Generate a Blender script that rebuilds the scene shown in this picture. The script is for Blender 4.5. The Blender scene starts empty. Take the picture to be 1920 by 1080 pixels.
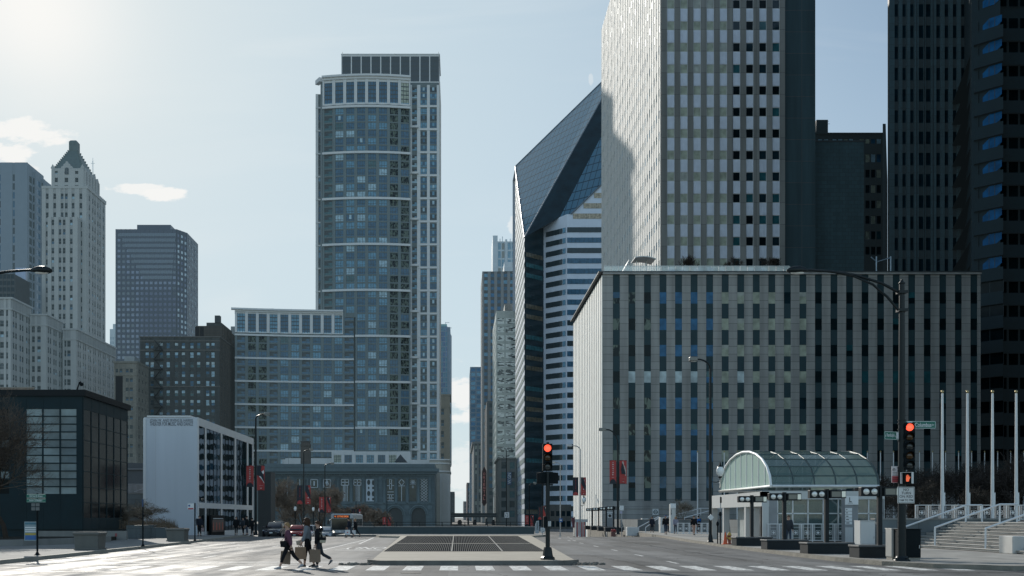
import bpy, bmesh, math, random
from mathutils import Vector, Matrix
random.seed(7)
F, CH, VX, VY = 2000.0, 1.75, 860.0, 970.0      # focal length in photo pixels, eye height, vanishing point of the street
def wx(px, Y): return (px - VX) / F * Y
def wz(py, Y): return CH + (VY - py) / F * Y
def gy(py, z=0.0): return F * (CH - z) / (py - VY)
def R(a): return math.radians(a)
scene = bpy.context.scene
COL = scene.collection
def prof(Y): return 0 if Y < 96 else max(-1.5, -.03*(Y-96))        # Randolph dips beyond the crossing
# ------------------------------------------------------------------ mesh builder
class MB:
    def __init__(s): s.v = []; s.f = []; s.mi = []; s.M = None; s.sm = set()
    def add(s, vs, fs, m=0, smooth=False):
        b = len(s.v)
        for p in vs:
            p = Vector(p)
            s.v.append(s.M @ p if s.M is not None else p)
        for f in fs:
            if smooth: s.sm.add(len(s.f))
            s.f.append([b + i for i in f]); s.mi.append(m)
    def box(s, x0, x1, y0, y1, z0, z1, m=0):
        s.add([(x0,y0,z0),(x1,y0,z0),(x1,y1,z0),(x0,y1,z0),(x0,y0,z1),(x1,y0,z1),(x1,y1,z1),(x0,y1,z1)],
              [(0,3,2,1),(4,5,6,7),(0,1,5,4),(1,2,6,5),(2,3,7,6),(3,0,4,7)], m)
    def bbox(s, x0, x1, y0, y1, z0, z1, b=0.02, m=0):       # box with chamfered edges
        bm = bmesh.new(); r = bmesh.ops.create_cube(bm, size=1)
        for v in bm.verts:
            v.co = Vector(((x0+x1)/2+v.co.x*(x1-x0), (y0+y1)/2+v.co.y*(y1-y0), (z0+z1)/2+v.co.z*(z1-z0)))
        bmesh.ops.bevel(bm, geom=bm.edges[:], offset=b, segments=2, affect='EDGES', profile=.5)
        s.from_bm(bm, m)
    def from_bm(s, bm, m=0, smooth=False):
        bm.verts.index_update()
        s.add([v.co.copy() for v in bm.verts], [[v.index for v in f.verts] for f in bm.faces], m, smooth); bm.free()
    def quad(s, a, b, c, d, m=0): s.add([a,b,c,d], [(0,1,2,3)], m)
    def poly(s, pts, m=0): s.add(pts, [tuple(range(len(pts)))], m)
    def prism(s, pts, d, m=0):                              # polygon (3-D, planar) extruded by vector d
        n = len(pts); d = Vector(d); P = [Vector(p) for p in pts]
        s.add(P + [p + d for p in P], [tuple(range(n))[::-1], tuple(range(n, 2*n))] +
              [(i, (i+1) % n, n + (i+1) % n, n + i) for i in range(n)], m)
    def loft(s, rings, m=0, cap=True, smooth=True, closed=True):
        n = len(rings[0]); vs = [p for r in rings for p in r]; fs = []
        for k in range(len(rings)-1):
            for i in range(n if closed else n-1):
                j = (i+1) % n
                fs.append((k*n+i, k*n+j, (k+1)*n+j, (k+1)*n+i))
        s.add(vs, fs, m, smooth)
        if cap: s.add(list(rings[0]), [tuple(range(n))[::-1]], m); s.add(list(rings[-1]), [tuple(range(n))], m)
    def tube(s, pts, r, n=8, m=0, cap=True, smooth=True):
        P = [Vector(p) for p in pts]; k = len(P)
        rs = r if isinstance(r, (list, tuple)) else [r]*k
        t0 = (P[1]-P[0]).normalized()
        a = Vector((0,0,1)) if abs(t0.z) < .9 else Vector((1,0,0))
        u = t0.cross(a).normalized(); rings = []
        for i in range(k):
            t = (P[min(i+1,k-1)] - P[max(i-1,0)]).normalized()
            u = (u - t*u.dot(t)).normalized(); w = t.cross(u)
            rings.append([P[i] + (u*math.cos(2*math.pi*j/n) + w*math.sin(2*math.pi*j/n))*rs[i] for j in range(n)])
        s.loft(rings, m, cap, smooth)
    def lathe(s, prof, n=16, c=(0,0,0), m=0, smooth=True):  # prof = [(r,z)...]
        c = Vector(c)
        s.loft([[c + Vector((max(r,1e-4)*math.cos(2*math.pi*j/n), max(r,1e-4)*math.sin(2*math.pi*j/n), z)) for j in range(n)] for r, z in prof], m, True, smooth)
    def ell(s, c, r, n=12, k=8, m=0):
        c = Vector(c); r = Vector(r) if not isinstance(r,(int,float)) else Vector((r,r,r))
        s.loft([[c + Vector((r.x*math.sin(math.pi*i/k)*math.cos(2*math.pi*j/n), r.y*math.sin(math.pi*i/k)*math.sin(2*math.pi*j/n), -r.z*math.cos(math.pi*i/k))) for j in range(n)] for i in [.05]+list(range(1,k))+[k-.05]], m, True, True)
    def mesh(s, name, mats, off=None):
        me = bpy.data.meshes.new(name)
        vs = s.v if off is None else [p - off for p in s.v]
        me.from_pydata([tuple(p) for p in vs], [], s.f)
        for m in (mats if isinstance(mats, (list, tuple)) else [mats]): me.materials.append(m)
        if isinstance(mats, (list, tuple)) and len(mats) > 1: me.polygons.foreach_set('material_index', s.mi)
        if s.sm: me.polygons.foreach_set('use_smooth', [i in s.sm for i in range(len(s.f))])
        me.update(); return me
    def build(s, name, mats, parent=None):
        o = bpy.data.objects.new(name, s.mesh(name, mats, woff(parent) if parent else None))
        COL.objects.link(o)
        if parent: o.parent = parent
        return o
def woff(o):
    v = Vector((0,0,0))
    while o is not None: v += o.location; o = o.parent
    return v
def tag(o, label=None, cat=None, group=None, kind=None):
    if label: o['label'] = label
    if cat: o['category'] = cat
    if group: o['group'] = group
    if kind: o['kind'] = kind
    return o
def thing(name, label, cat, loc=(0,0,0), group=None):
    o = bpy.data.objects.new(name, None); COL.objects.link(o); o.location = loc
    o.empty_display_size = .3
    return tag(o, label, cat, group)
KIDS = {}
def kids(o): return [c for c in o.children]
def dup(o, loc=None, rz=None, label=None, parent=None):
    c = o.copy(); COL.objects.link(c)
    if parent is not None: c.parent = parent
    for ch in o.children: dup(ch, parent=c)
    if loc is not None: c.location = loc
    if rz is not None: c.rotation_euler = (0,0,rz)
    if label: c['label'] = label
    return c
def struct(name, mb, mat, label=None):
    o = mb.build(name, mat); o['kind'] = 'structure'
    if label: o['label'] = label
    return o
# ------------------------------------------------------------------ materials
HAZE = (.37, .55, .64)
def newmat(name):
    m = bpy.data.materials.new(name); m.use_nodes = True
    nt = m.node_tree; b = nt.nodes['Principled BSDF']
    return m, nt, b
def N(nt, t, **kw):
    n = nt.nodes.new(t)
    for k, v in kw.items():
        if k in n.inputs.keys() if hasattr(n,'inputs') else False: n.inputs[k].default_value = v
        else: setattr(n, k, v)
    return n
def haze_out(nt, b, h, col=HAZE):  # distance haze painted into the material as a constant share of emission
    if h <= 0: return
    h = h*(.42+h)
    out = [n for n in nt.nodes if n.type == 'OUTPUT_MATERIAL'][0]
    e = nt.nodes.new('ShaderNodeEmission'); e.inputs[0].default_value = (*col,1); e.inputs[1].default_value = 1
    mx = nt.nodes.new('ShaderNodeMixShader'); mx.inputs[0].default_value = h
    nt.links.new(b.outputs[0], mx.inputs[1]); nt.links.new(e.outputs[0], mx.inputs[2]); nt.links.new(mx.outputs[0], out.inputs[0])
MC = {}
def mat(name, col, rough=.7, metal=0, var=.12, vs=.6, haze=0, spec=.5, streak=0, bump=0, bs=8, emit=0, fine=0):
    """plain procedural surface: blotchy tone variation, optional rain streaks and fine grain"""
    if name in MC: return MC[name]
    m, nt, b = newmat(name)
    b.inputs['Roughness'].default_value = rough; b.inputs['Metallic'].default_value = metal
    b.inputs['Specular IOR Level'].default_value = spec
    tc = nt.nodes.new('ShaderNodeTexCoord'); L = nt.links
    nz = nt.nodes.new('ShaderNodeTexNoise'); nz.inputs['Scale'].default_value = vs; nz.inputs['Detail'].default_value = 5
    L.new(tc.outputs['Object'], nz.inputs['Vector'])
    fac = nz.outputs['Fac']
    def combine(fac, other, w):
        a = nt.nodes.new('ShaderNodeMix'); a.data_type = 'FLOAT'; a.inputs[0].default_value = w
        L.new(fac, a.inputs[2]); L.new(other, a.inputs[3]); return a.outputs[0]
    if streak:
        mp = nt.nodes.new('ShaderNodeMapping'); mp.inputs['Scale'].default_value = (1.2,1.2,.05)
        n2 = nt.nodes.new('ShaderNodeTexNoise'); n2.inputs['Scale'].default_value = 1.5; n2.inputs['Detail'].default_value = 4
        L.new(tc.outputs['Object'], mp.inputs[0]); L.new(mp.outputs[0], n2.inputs['Vector']); fac = combine(fac, n2.outputs['Fac'], streak)
    if fine:
        n3 = nt.nodes.new('ShaderNodeTexNoise'); n3.inputs['Scale'].default_value = 45; n3.inputs['Detail'].default_value = 2
        L.new(tc.outputs['Object'], n3.inputs['Vector']); fac = combine(fac, n3.outputs['Fac'], fine)
    cr = nt.nodes.new('ShaderNodeMapRange'); cr.inputs[1].default_value = .3; cr.inputs[2].default_value = .7
    cr.inputs[3].default_value = 1-var; cr.inputs[4].default_value = 1+var
    L.new(fac, cr.inputs[0])
    mx = nt.nodes.new('ShaderNodeVectorMath'); mx.operation = 'SCALE'; mx.inputs[0].default_value = col
    L.new(cr.outputs[0], mx.inputs['Scale']); L.new(mx.outputs[0], b.inputs['Base Color'])
    if bump:
        nb = nt.nodes.new('ShaderNodeTexNoise'); nb.inputs['Scale'].default_value = bs; nb.inputs['Detail'].default_value = 4
        L.new(tc.outputs['Object'], nb.inputs['Vector'])
        bp = nt.nodes.new('ShaderNodeBump'); bp.inputs['Strength'].default_value = bump; bp.inputs['Distance'].default_value = .05
        L.new(nb.outputs['Fac'], bp.inputs['Height']); L.new(bp.outputs[0], b.inputs['Normal'])
    if emit:
        b.inputs['Emission Color'].default_value = (*col,1); b.inputs['Emission Strength'].default_value = emit
    haze_out(nt, b, haze)
    MC[name] = m; return m
def panel_mat(name, col, bw, bh, mortar=.02, mcol=None, axis='x', rough=.75, var=.1, haze=0, spec=.4, off=.5, streak=.4):
    """masonry / stone panels: brick texture in metres laid on a wall plane"""
    if name in MC: return MC[name]
    m, nt, b = newmat(name); L = nt.links
    tc = nt.nodes.new('ShaderNodeTexCoord'); sp = nt.nodes.new('ShaderNodeSeparateXYZ'); cb = nt.nodes.new('ShaderNodeCombineXYZ')
    L.new(tc.outputs['Object'], sp.inputs[0])
    if axis == 'xy':
        ad = nt.nodes.new('ShaderNodeMath'); ad.operation = 'ADD'; L.new(sp.outputs[0], ad.inputs[0]); L.new(sp.outputs[1], ad.inputs[1]); L.new(ad.outputs[0], cb.inputs[0])
        L.new(sp.outputs[2], cb.inputs[1])
    elif axis == 'floor': L.new(sp.outputs[0], cb.inputs[0]); L.new(sp.outputs[1], cb.inputs[1])
    else: L.new(sp.outputs[0 if axis == 'x' else 1], cb.inputs[0]); L.new(sp.outputs[2], cb.inputs[1])
    br = nt.nodes.new('ShaderNodeTexBrick'); br.inputs['Scale'].default_value = 1; br.offset = off
    br.inputs['Brick Width'].default_value = bw; br.inputs['Row Height'].default_value = bh; br.inputs['Mortar Size'].default_value = mortar
    br.inputs['Mortar Smooth'].default_value = .1
    br.inputs['Color1'].default_value = (*[c*(1-var) for c in col],1); br.inputs['Color2'].default_value = (*[c*(1+var) for c in col],1)
    br.inputs['Mortar'].default_value = (*(mcol or [c*.45 for c in col]),1)
    L.new(cb.outputs[0], br.inputs['Vector'])
    mp = nt.nodes.new('ShaderNodeMapping'); mp.inputs['Scale'].default_value = (1,1,.08 if axis != 'floor' else 1)
    nz = nt.nodes.new('ShaderNodeTexNoise'); nz.inputs['Scale'].default_value = .8; nz.inputs['Detail'].default_value = 6
    L.new(tc.outputs['Object'], mp.inputs[0]); L.new(mp.outputs[0], nz.inputs['Vector'])
    cr = nt.nodes.new('ShaderNodeMapRange'); cr.inputs[1].default_value = .3; cr.inputs[2].default_value = .7
    cr.inputs[3].default_value = 1-streak*.5; cr.inputs[4].default_value = 1+streak*.4
    L.new(nz.outputs['Fac'], cr.inputs[0])
    mx = nt.nodes.new('ShaderNodeVectorMath'); mx.operation = 'SCALE'
    L.new(br.outputs['Color'], mx.inputs[0]); L.new(cr.outputs[0], mx.inputs['Scale']); L.new(mx.outputs[0], b.inputs['Base Color'])
    b.inputs['Roughness'].default_value = rough; b.inputs['Specular IOR Level'].default_value = spec
    haze_out(nt, b, haze); MC[name] = m; return m
def glass(name, col, rough=.06, spec=1.0, wave=.0, haze=0, metal=0, wscale=.35, emit=0, sc=(1,1,1)):
    """window glass seen from outside: dark body, strong mirror coat, slightly warped panes"""
    if name in MC: return MC[name]
    m, nt, b = newmat(name); L = nt.links
    tc = nt.nodes.new('ShaderNodeTexCoord'); ge = nt.nodes.new('ShaderNodeNewGeometry')
    nz = nt.nodes.new('ShaderNodeTexNoise'); nz.inputs['Scale'].default_value = .9; nz.inputs['Detail'].default_value = 3
    L.new(ge.outputs['Position'], nz.inputs['Vector'])
    cr = nt.nodes.new('ShaderNodeMapRange'); cr.inputs[1].default_value = .3; cr.inputs[2].default_value = .7; cr.inputs[3].default_value = .7; cr.inputs[4].default_value = 1.3
    L.new(nz.outputs['Fac'], cr.inputs[0])
    mx = nt.nodes.new('ShaderNodeVectorMath'); mx.operation = 'SCALE'; mx.inputs[0].default_value = col
    L.new(cr.outputs[0], mx.inputs['Scale']); L.new(mx.outputs[0], b.inputs['Base Color'])
    b.inputs['Roughness'].default_value = rough; b.inputs['Specular IOR Level'].default_value = spec; b.inputs['IOR'].default_value = 1.55
    b.inputs['Metallic'].default_value = metal
    if wave:
        mp = nt.nodes.new('ShaderNodeMapping'); mp.inputs['Scale'].default_value = sc
        n2 = nt.nodes.new('ShaderNodeTexNoise'); n2.inputs['Scale'].default_value = wscale; n2.inputs['Detail'].default_value = 2
        L.new(ge.outputs['Position'], mp.inputs[0]); L.new(mp.outputs[0], n2.inputs['Vector'])
        bp = nt.nodes.new('ShaderNodeBump'); bp.inputs['Strength'].default_value = 1; bp.inputs['Distance'].default_value = wave
        L.new(n2.outputs['Fac'], bp.inputs['Height']); L.new(bp.outputs[0], b.inputs['Normal'])
    haze_out(nt, b, haze); MC[name] = m; return m
# ------------------------------------------------------------------ lettering (built first, while the scene is still small)
TXT = {}
def text_geo(s):
    if s in TXT: return TXT[s]
    cu = bpy.data.curves.new('lettering', 'FONT'); cu.body = s; cu.align_x = 'CENTER'; cu.align_y = 'CENTER'; cu.size = 1; cu.resolution_u = 3; cu.offset = .012
    o = bpy.data.objects.new('lettering', cu); COL.objects.link(o)
    dg = bpy.context.evaluated_depsgraph_get(); me = o.evaluated_get(dg).to_mesh()
    vs = [v.co.copy() for v in me.vertices]; fs = [tuple(p.vertices) for p in me.polygons]
    bpy.data.objects.remove(o); bpy.data.curves.remove(cu)
    x0 = min(v.x for v in vs); x1 = max(v.x for v in vs); y0 = min(v.y for v in vs); y1 = max(v.y for v in vs)
    vs = [Vector((v.x-(x0+x1)/2, v.y-(y0+y1)/2, 0)) for v in vs]
    TXT[s] = (vs, fs, x1-x0, y1-y0); return TXT[s]
def put_text(mb, s, c, w, h, u=(1,0,0), v=(0,0,1), m=0):   # fits the string into a w x h box centred on c, in the plane u,v
    vs, fs, tw, th = text_geo(s); c, u, v = Vector(c), Vector(u), Vector(v)
    mb.add([c + u*(p.x*w/tw) + v*(p.y*h/th) for p in vs], fs, m)
# ------------------------------------------------------------------ people
def skin_geo(pts, edges, rad, sub=1):
    """grow one continuous tapered surface over a skeleton: Skin + Subdivision, returned as plain geometry"""
    me = bpy.data.meshes.new('body'); me.from_pydata([tuple(p) for p in pts], edges, [])
    o = bpy.data.objects.new('body', me); COL.objects.link(o)
    o.modifiers.new('s', 'SKIN'); sd = o.modifiers.new('d', 'SUBSURF'); sd.levels = sub
    sk = me.skin_vertices[0].data
    for i, r in enumerate(rad):
        sk[i].radius = (r, r) if not isinstance(r, tuple) else r
        sk[i].use_root = (i == 0)
    dg = bpy.context.evaluated_depsgraph_get(); ev = o.evaluated_get(dg).to_mesh()
    vs = [v.co.copy() for v in ev.vertices]; fs = [tuple(p.vertices) for p in ev.polygons]
    bpy.data.objects.remove(o); bpy.data.meshes.remove(me)
    return vs, fs
SKIN_M = mat('skin', (.42,.25,.18), .55, var=.06)
SKIN_D = mat('skin_dark', (.16,.09,.06), .55, var=.06)
EYE_M = mat('eye_dark', (.02,.015,.012), .3)
LIP_M = mat('lip', (.3,.1,.09), .5)
def figure(label, loc, heading, height, legs, arms, top, bottom, shoe, hair, skin=SKIN_M, hair_style='short', hem=.82,
           crop=.10, lean=0., group=None, hood=False, topname='jacket', sleeve=1.0, puff=0., girth=1.0, cap=None, sub=1, head_turn=0.):
    """legs=[(thigh_fwd, knee_bend, foot_pitch) left,right], arms=[(fwd, out, elbow) left,right]; degrees. Faces +X before heading."""
    k = height/1.70
    root = thing('person', label, 'person', (0,0,0), group)
    J = {}
    sl = math.sin(R(lean))
    J['pel'] = Vector((0,0,.94)); J['wst'] = Vector((.10*sl,0,1.08)); J['chs'] = Vector((.30*sl,0,1.27)); J['nek'] = Vector((.44*sl,0,1.42))
    J['hd0'] = J['nek'] + Vector((.015,0,.085)); J['hd1'] = J['hd0'] + Vector((.02,0,.075)); J['hd2'] = J['hd1'] + Vector((-.01,0,.085))
    for i, sd in enumerate((1,-1)):
        a, b, fp = legs[i]; a, b, fp = R(a), R(b), R(fp)
        hp = Vector((0, .088*sd, .90)); kn = hp + Vector((math.sin(a),0,-math.cos(a)))*.42
        an = kn + Vector((math.sin(a-b),0,-math.cos(a-b)))*.40
        hl = an + Vector((-.05*math.cos(fp)-.05*math.sin(fp)*0, 0, -.05)); to = an + Vector((.17*math.cos(fp), .02*sd, -.055+.17*math.sin(fp)))
        J[f'hp{i}'], J[f'kn{i}'], J[f'an{i}'], J[f'to{i}'], J[f'hl{i}'] = hp, kn, an, to, hl
        a, o_, e = arms[i]; a, o_, e = R(a), R(o_), R(e)
        sh = J['nek'] + Vector((0, .175*sd, -.05))
        d1 = Vector((math.sin(a)*math.cos(o_), sd*math.sin(o_), -math.cos(a)*math.cos(o_)))
        el = sh + d1*.28
        d2 = Vector((math.sin(a+e)*math.cos(o_), sd*math.sin(o_)*.6, -math.cos(a+e)*math.cos(o_)))
        wr = el + d2*.245; pm = wr + d2*.075
        J[f'sh{i}'], J[f'el{i}'], J[f'wr{i}'], J[f'pm{i}'], J[f'd{i}'] = sh, el, wr, pm, d2
    low = min(min(J[f'to{i}'].z, J[f'hl{i}'].z) for i in (0,1)) - .025
    up = Vector((0,0,-low))
    for q in list(J):
        if q[0] != 'd' : J[q] = (J[q] + up)*k
    g = girth
    def chain(names, radii, rootname=None, sub=sub):
        pts = []; ed = []; rd = []
        idx = {}
        for seq, rs in zip(names, radii):
            prev = None
            for nme, r in zip(seq, rs):
                if isinstance(nme, str):
                    key = nme; p = J[nme]
                else: key = tuple(nme); p = Vector(nme)
                if key not in idx: idx[key] = len(pts); pts.append(p); rd.append(tuple(x*k for x in r) if isinstance(r, tuple) else r*k)
                if prev is not None: ed.append((prev, idx[key]))
                prev = idx[key]
        return skin_geo(pts, ed, rd, sub)
    # continuous body
    mb = MB()
    seqs = [['pel','wst','chs','nek','hd0','hd1','hd2'], ['chs','sh0','el0','wr0','pm0'], ['chs','sh1','el1','wr1','pm1'],
            ['pel','hp0','kn0','an0'], ['pel','hp1','kn1','an1']]
    rads = [[.115*g,.105*g,.125*g,.055,.062,.092,.070], [.125,.060,.043,.030,.034], [.125,.060,.043,.030,.034], [.115,.085,.055,.040], [.115,.085,.055,.040]]
    vs, fs = chain(seqs, rads); mb.add(vs, fs, 0, True)
    for i, sd in enumerate((1,-1)):                       # five fingers per hand, curled
        d = J[f'd{i}']; pm = J[f'pm{i}']; side = Vector((1,0,0)) - d*d.x; side = side.normalized() if side.length > .05 else Vector((0,0,1))
        inn = d.cross(side)*(1 if sd < 0 else -1)
        inn = Vector((0,-sd,0)) if abs(inn.y) < .3 else inn.normalized()
        for f in range(4):
            b0 = pm + d*.02*k + side*((f-1.5)*.019*k); Lf = (.075,.085,.08,.062)[f]*k
            p1 = b0 + d*Lf*.45; p2 = p1 + (d*.7+inn*.7)*Lf*.32; p3 = p2 + (d*.2+inn)*Lf*.26
            mb.tube([b0, p1, p2, p3], [.0095*k,.009*k,.0082*k,.006*k], 6)
        t0 = pm - d*.045*k + side*.028*k; mb.tube([t0, t0 + (side*.8+d*.7)*.03*k, t0 + (side*.7+d*1.3+inn*.5)*.045*k], [.011*k,.0105*k,.007*k], 6)
    hd = J['hd1']; fw = Vector((math.cos(R(head_turn)), math.sin(R(head_turn)), 0)); lt = Vector((-fw.y, fw.x, 0))
    fc = hd + fw*.088*k
    mb.loft([[fc + lt*(.001*k) + Vector((0,0,.03*k)), fc + lt*.012*k + Vector((0,0,-.02*k)), fc + fw*.024*k + Vector((0,0,-.018*k)), fc - lt*.012*k + Vector((0,0,-.02*k))],
             [fc + Vector((0,0,.032*k)), fc + lt*.002*k + Vector((0,0,.03*k)), fc + fw*.004*k + Vector((0,0,.03*k)), fc - lt*.002*k + Vector((0,0,.03*k))]], 0)
    for q in (1,-1):
        mb.ell(fc + lt*.034*k*q + fw*-.012*k + Vector((0,0,.022*k)), .010*k, 8, 6, 1)
        mb.ell(hd + lt*.088*k*q + Vector((0,0,-.005*k)), Vector((.016,.010,.026))*k, 8, 6, 0)
    mb.ell(fc + fw*-.008*k + Vector((0,0,-.048*k)), Vector((.008,.024,.006))*k, 8, 5, 2)
    body = mb.build('body', [skin, EYE_M, LIP_M], root)
    # trousers
    mb = MB(); sq = []; rd = []
    for i in (0,1):
        end = J[f'an{i}'] + (J[f'kn{i}']-J[f'an{i}'])*(crop/.40)
        sq.append(['pel', f'hp{i}', f'kn{i}', tuple(end)]); rd.append([.128*g,.100*g,.067,.050+ .012*(crop<.05)])
    sq.append(['pel','wst']); rd.append([.128*g,.118*g])
    vs, fs = chain(sq, rd); mb.add(vs, fs, 0, True); mb.build('trousers', bottom, root)
    # jacket / top
    mb = MB(); p = puff
    hemz = Vector((0,0,(hem*k + up.z*k)))
    hemp = (J['pel'] + Vector((0,0,0))); hemp = Vector((hemp.x, hemp.y, hem*k + up.z*k))
    sq = [['chs', 'nek'], ['chs','wst', tuple(hemp)]]; rd = [[.150*g+p,.070], [.150*g+p, .140*g+p, .155*g+p*.6]]
    for i in (0,1):
        we = J[f'el{i}'] + (J[f'wr{i}']-J[f'el{i}'])*sleeve
        sq.append(['chs', f'sh{i}', f'el{i}', tuple(we)]); rd.append([.15*g+p,.080+p*.8,.060+p*.8,.045+p*.7])
    vs, fs = chain(sq, rd); mb.add(vs, fs, 0, True); tp = mb.build(topname, top, root)
    # shoes
    for i in (0,1):
        mb = MB(); an, to, hl = J[f'an{i}'], J[f'to{i}'], J[f'hl{i}']
        ax = (to-hl).normalized(); s_ = Vector((0,1,0)); u = ax.cross(s_)*-1; u = u if u.z > 0 else -u
        rings = []
        for t, w, h in ((0,.030,.055),(.08,.040,.085),(.35,.040,.085),(.6,.046,.060),(.85,.044,.045),(1.02,.026,.028)):
            c = hl + (to-hl)*t*1.12 - u*.02*k
            rings.append([c + s_*w*k, c + s_*w*k*.8 + u*h*k, c - s_*w*k*.8 + u*h*k, c - s_*w*k])
        mb.loft(rings, 0, True, True); mb.build('shoe', shoe, root)
    # hair / hood / cap
    c = J['hd1'] + Vector((-.012,0,.03))*k - fw*.004*k
    mb = MB()
    hat = hair if cap is None else cap
    n = 14; rings = []
    for i, t in enumerate((1.0, .9, .72, .5, .28, .1)):
        zz = math.cos(t*math.pi*.58); rr = math.sin(t*math.pi*.58)
        ring = []
        for j in range(n):
            a = 2*math.pi*j/n; dx = math.cos(a); front = max(0, dx)
            rz = zz + (front*.75 if t > .6 else 0)*(t-.3)*1.3
            q = fw*(dx*rr*.108) + lt*(math.sin(a)*rr*.098)
            ring.append(c + (q + Vector((0,0,rz*.112)))*k)
        rings.append(ring)
    mb.loft(rings, 0, True, True)
    if hair_style in ('long','pony','bun'):
        if hair_style == 'long':
            for q in range(9):
                a = R(100 + q*20 + random.uniform(-6,6)); b0 = c + (fw*math.cos(a)*.085 + lt*math.sin(a)*.085 + Vector((0,0,.0)))*k
                mb.tube([b0 + Vector((0,0,.03*k)), b0 + Vector((0,0,-.08*k)) + (fw*math.cos(a)+lt*math.sin(a))*.012*k, b0 + Vector((0,0,-.2*k)) + fw*.01*k, b0 + Vector((0,0,(-.26-random.random()*.05)*k)) + fw*.02*k], [.03*k,.038*k,.03*k,.008*k], 6)
            for q in (1,-1):
                b0 = c + (fw*.05 + lt*.08*q)*k; mb.tube([b0, b0+Vector((0,0,-.13*k))+lt*.01*q*k, b0 + (fw*.03 + Vector((0,0,-.27)))*k], [.02*k,.026*k,.006*k], 6)
        elif hair_style == 'pony':
            b0 = c - fw*.10*k; mb.tube([b0 + fw*.03*k, b0 - fw*.03*k, b0 - fw*.05*k + Vector((0,0,-.09*k)), b0 - fw*.055*k + Vector((0,0,-.2*k))], [.02*k,.032*k,.03*k,.006*k], 8)
        else:
            b0 = c - fw*.07*k + Vector((0,0,-.03*k)); mb.ell(b0, .06*k, 10, 7); 
            for q in range(6):
                a = random.uniform(-1,1); d = c + (fw*.095 + lt*a*.06)*k; mb.tube([d, d + fw*.02*k + Vector((0,0,-.05*k)), d + fw*.03*k + Vector((0,0,-.12*k))], [.014*k,.014*k,.004*k], 5)
    mb.build('hair' if cap is None else 'cap', hat, root)
    if hood:
        mb = MB(); b0 = J['nek'] + Vector((-.06,0,.0))*k
        mb.tube([b0 + Vector((0,.10,.02))*k, b0 + Vector((-.06,.05,0))*k, b0 + Vector((-.075,0,-.01))*k, b0 + Vector((-.06,-.05,0))*k, b0 + Vector((0,-.10,.02))*k], [.03*k,.05*k,.055*k,.05*k,.03*k], 8)
        mb.build('hood', top, tp)
    root['_j'] = 0; del root['_j']
    root.location = loc; root.rotation_euler = (0,0,R(heading))
    c_, s_ = math.cos(R(heading)), math.sin(R(heading))
    hands = [Vector(loc) + Vector((p_.x*c_ - p_.y*s_, p_.x*s_ + p_.y*c_, p_.z)) for p_ in (J['pm0'], J['pm1'], J['chs'], J['hp0'], J['hp1'])]
    return root, hands
def paper_bag(label, hand, ang, w, h, d, m, hm, cat='shopping bag', drop=.10, mark=None, group=None, tilt=0):
    """carrier bag with folded gusset and two looped handles, hanging from a hand"""
    t = thing('shopping_bag', label, cat, (0,0,0), group)
    mb = MB(); z1, z0 = -drop, -drop-h
    rings = []
    for z, s in ((z0, 1.0), (z0+.02, 1.02), ((z0+z1)/2, 1.01), (z1-.02, .97), (z1, .96)):
        rings.append([(-w/2*s,-d/2,z),(0,-d/2*s-.006,z+.002),(w/2*s,-d/2,z),(w/2*s*.97,0,z),(w/2*s,d/2,z),(0,d/2+.006,z+.003),(-w/2*s,d/2,z),(-w/2*s*.97,0,z)])
    mb.loft(rings, 0, True, False)
    mb.box(-w/2*1.02, w/2*1.02, -d/2-.004, d/2+.004, (z0+z1)/2-.002+.03, (z0+z1)/2+.002+.03)
    b = mb.build('bag_body', m, t)
    for s in (1,-1):
        mb = MB(); mb.tube([(-w*.2, s*d*.4, z1-.03), (-w*.17, s*d*.3, z1+.05), (0, s*.012, z1+drop+.005), (w*.17, s*d*.3, z1+.05), (w*.2, s*d*.4, z1-.03)], .006, 6)
        mb.build('handle', hm, t)
    if mark:
        mb = MB(); mb.tube([(0,-d/2-.012,(z0+z1)/2),(0,-d/2-.016,(z0+z1)/2)], .05, 16); mb.tube([(0,-d/2-.0165,(z0+z1)/2),(0,-d/2-.018,(z0+z1)/2)], .02, 12, m=0)
        mb.build('emblem', mark, b)
    t.location = hand; t.rotation_euler = (R(tilt), R(tilt), R(ang)); return t
def shoulder_bag(label, p, ang, w, h, d, m, strap_to=None, flap=None, name='handbag'):
    t = thing(name, label, 'handbag', (0,0,0))
    mb = MB(); mb.bbox(-w/2, w/2, -d/2, d/2, -h, 0, .03); mb.build('bag_body', m, t)
    mb = MB(); mb.bbox(-w/2-.005, w/2+.005, -d/2-.012, d/2+.012, -h*.5, .012, .015); mb.build('flap', flap or m, t)
    if strap_to is not None:
        c_, s_ = math.cos(-R(ang)), math.sin(-R(ang)); q = strap_to - Vector(p); q = Vector((q.x*c_-q.y*s_, q.x*s_+q.y*c_, q.z))
        mb = MB(); 
        for e in (-1,1): mb.tube([(e*w*.45,0,-.02), Vector((e*w*.3,0,0))*.5 + q*.5 + Vector((0,-.03*e,0)), q + Vector((0,-.10*e,.02))], .007, 6)
        mb.build('strap', m, t)
    t.location = p; t.rotation_euler = (0,0,R(ang)); return t
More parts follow.
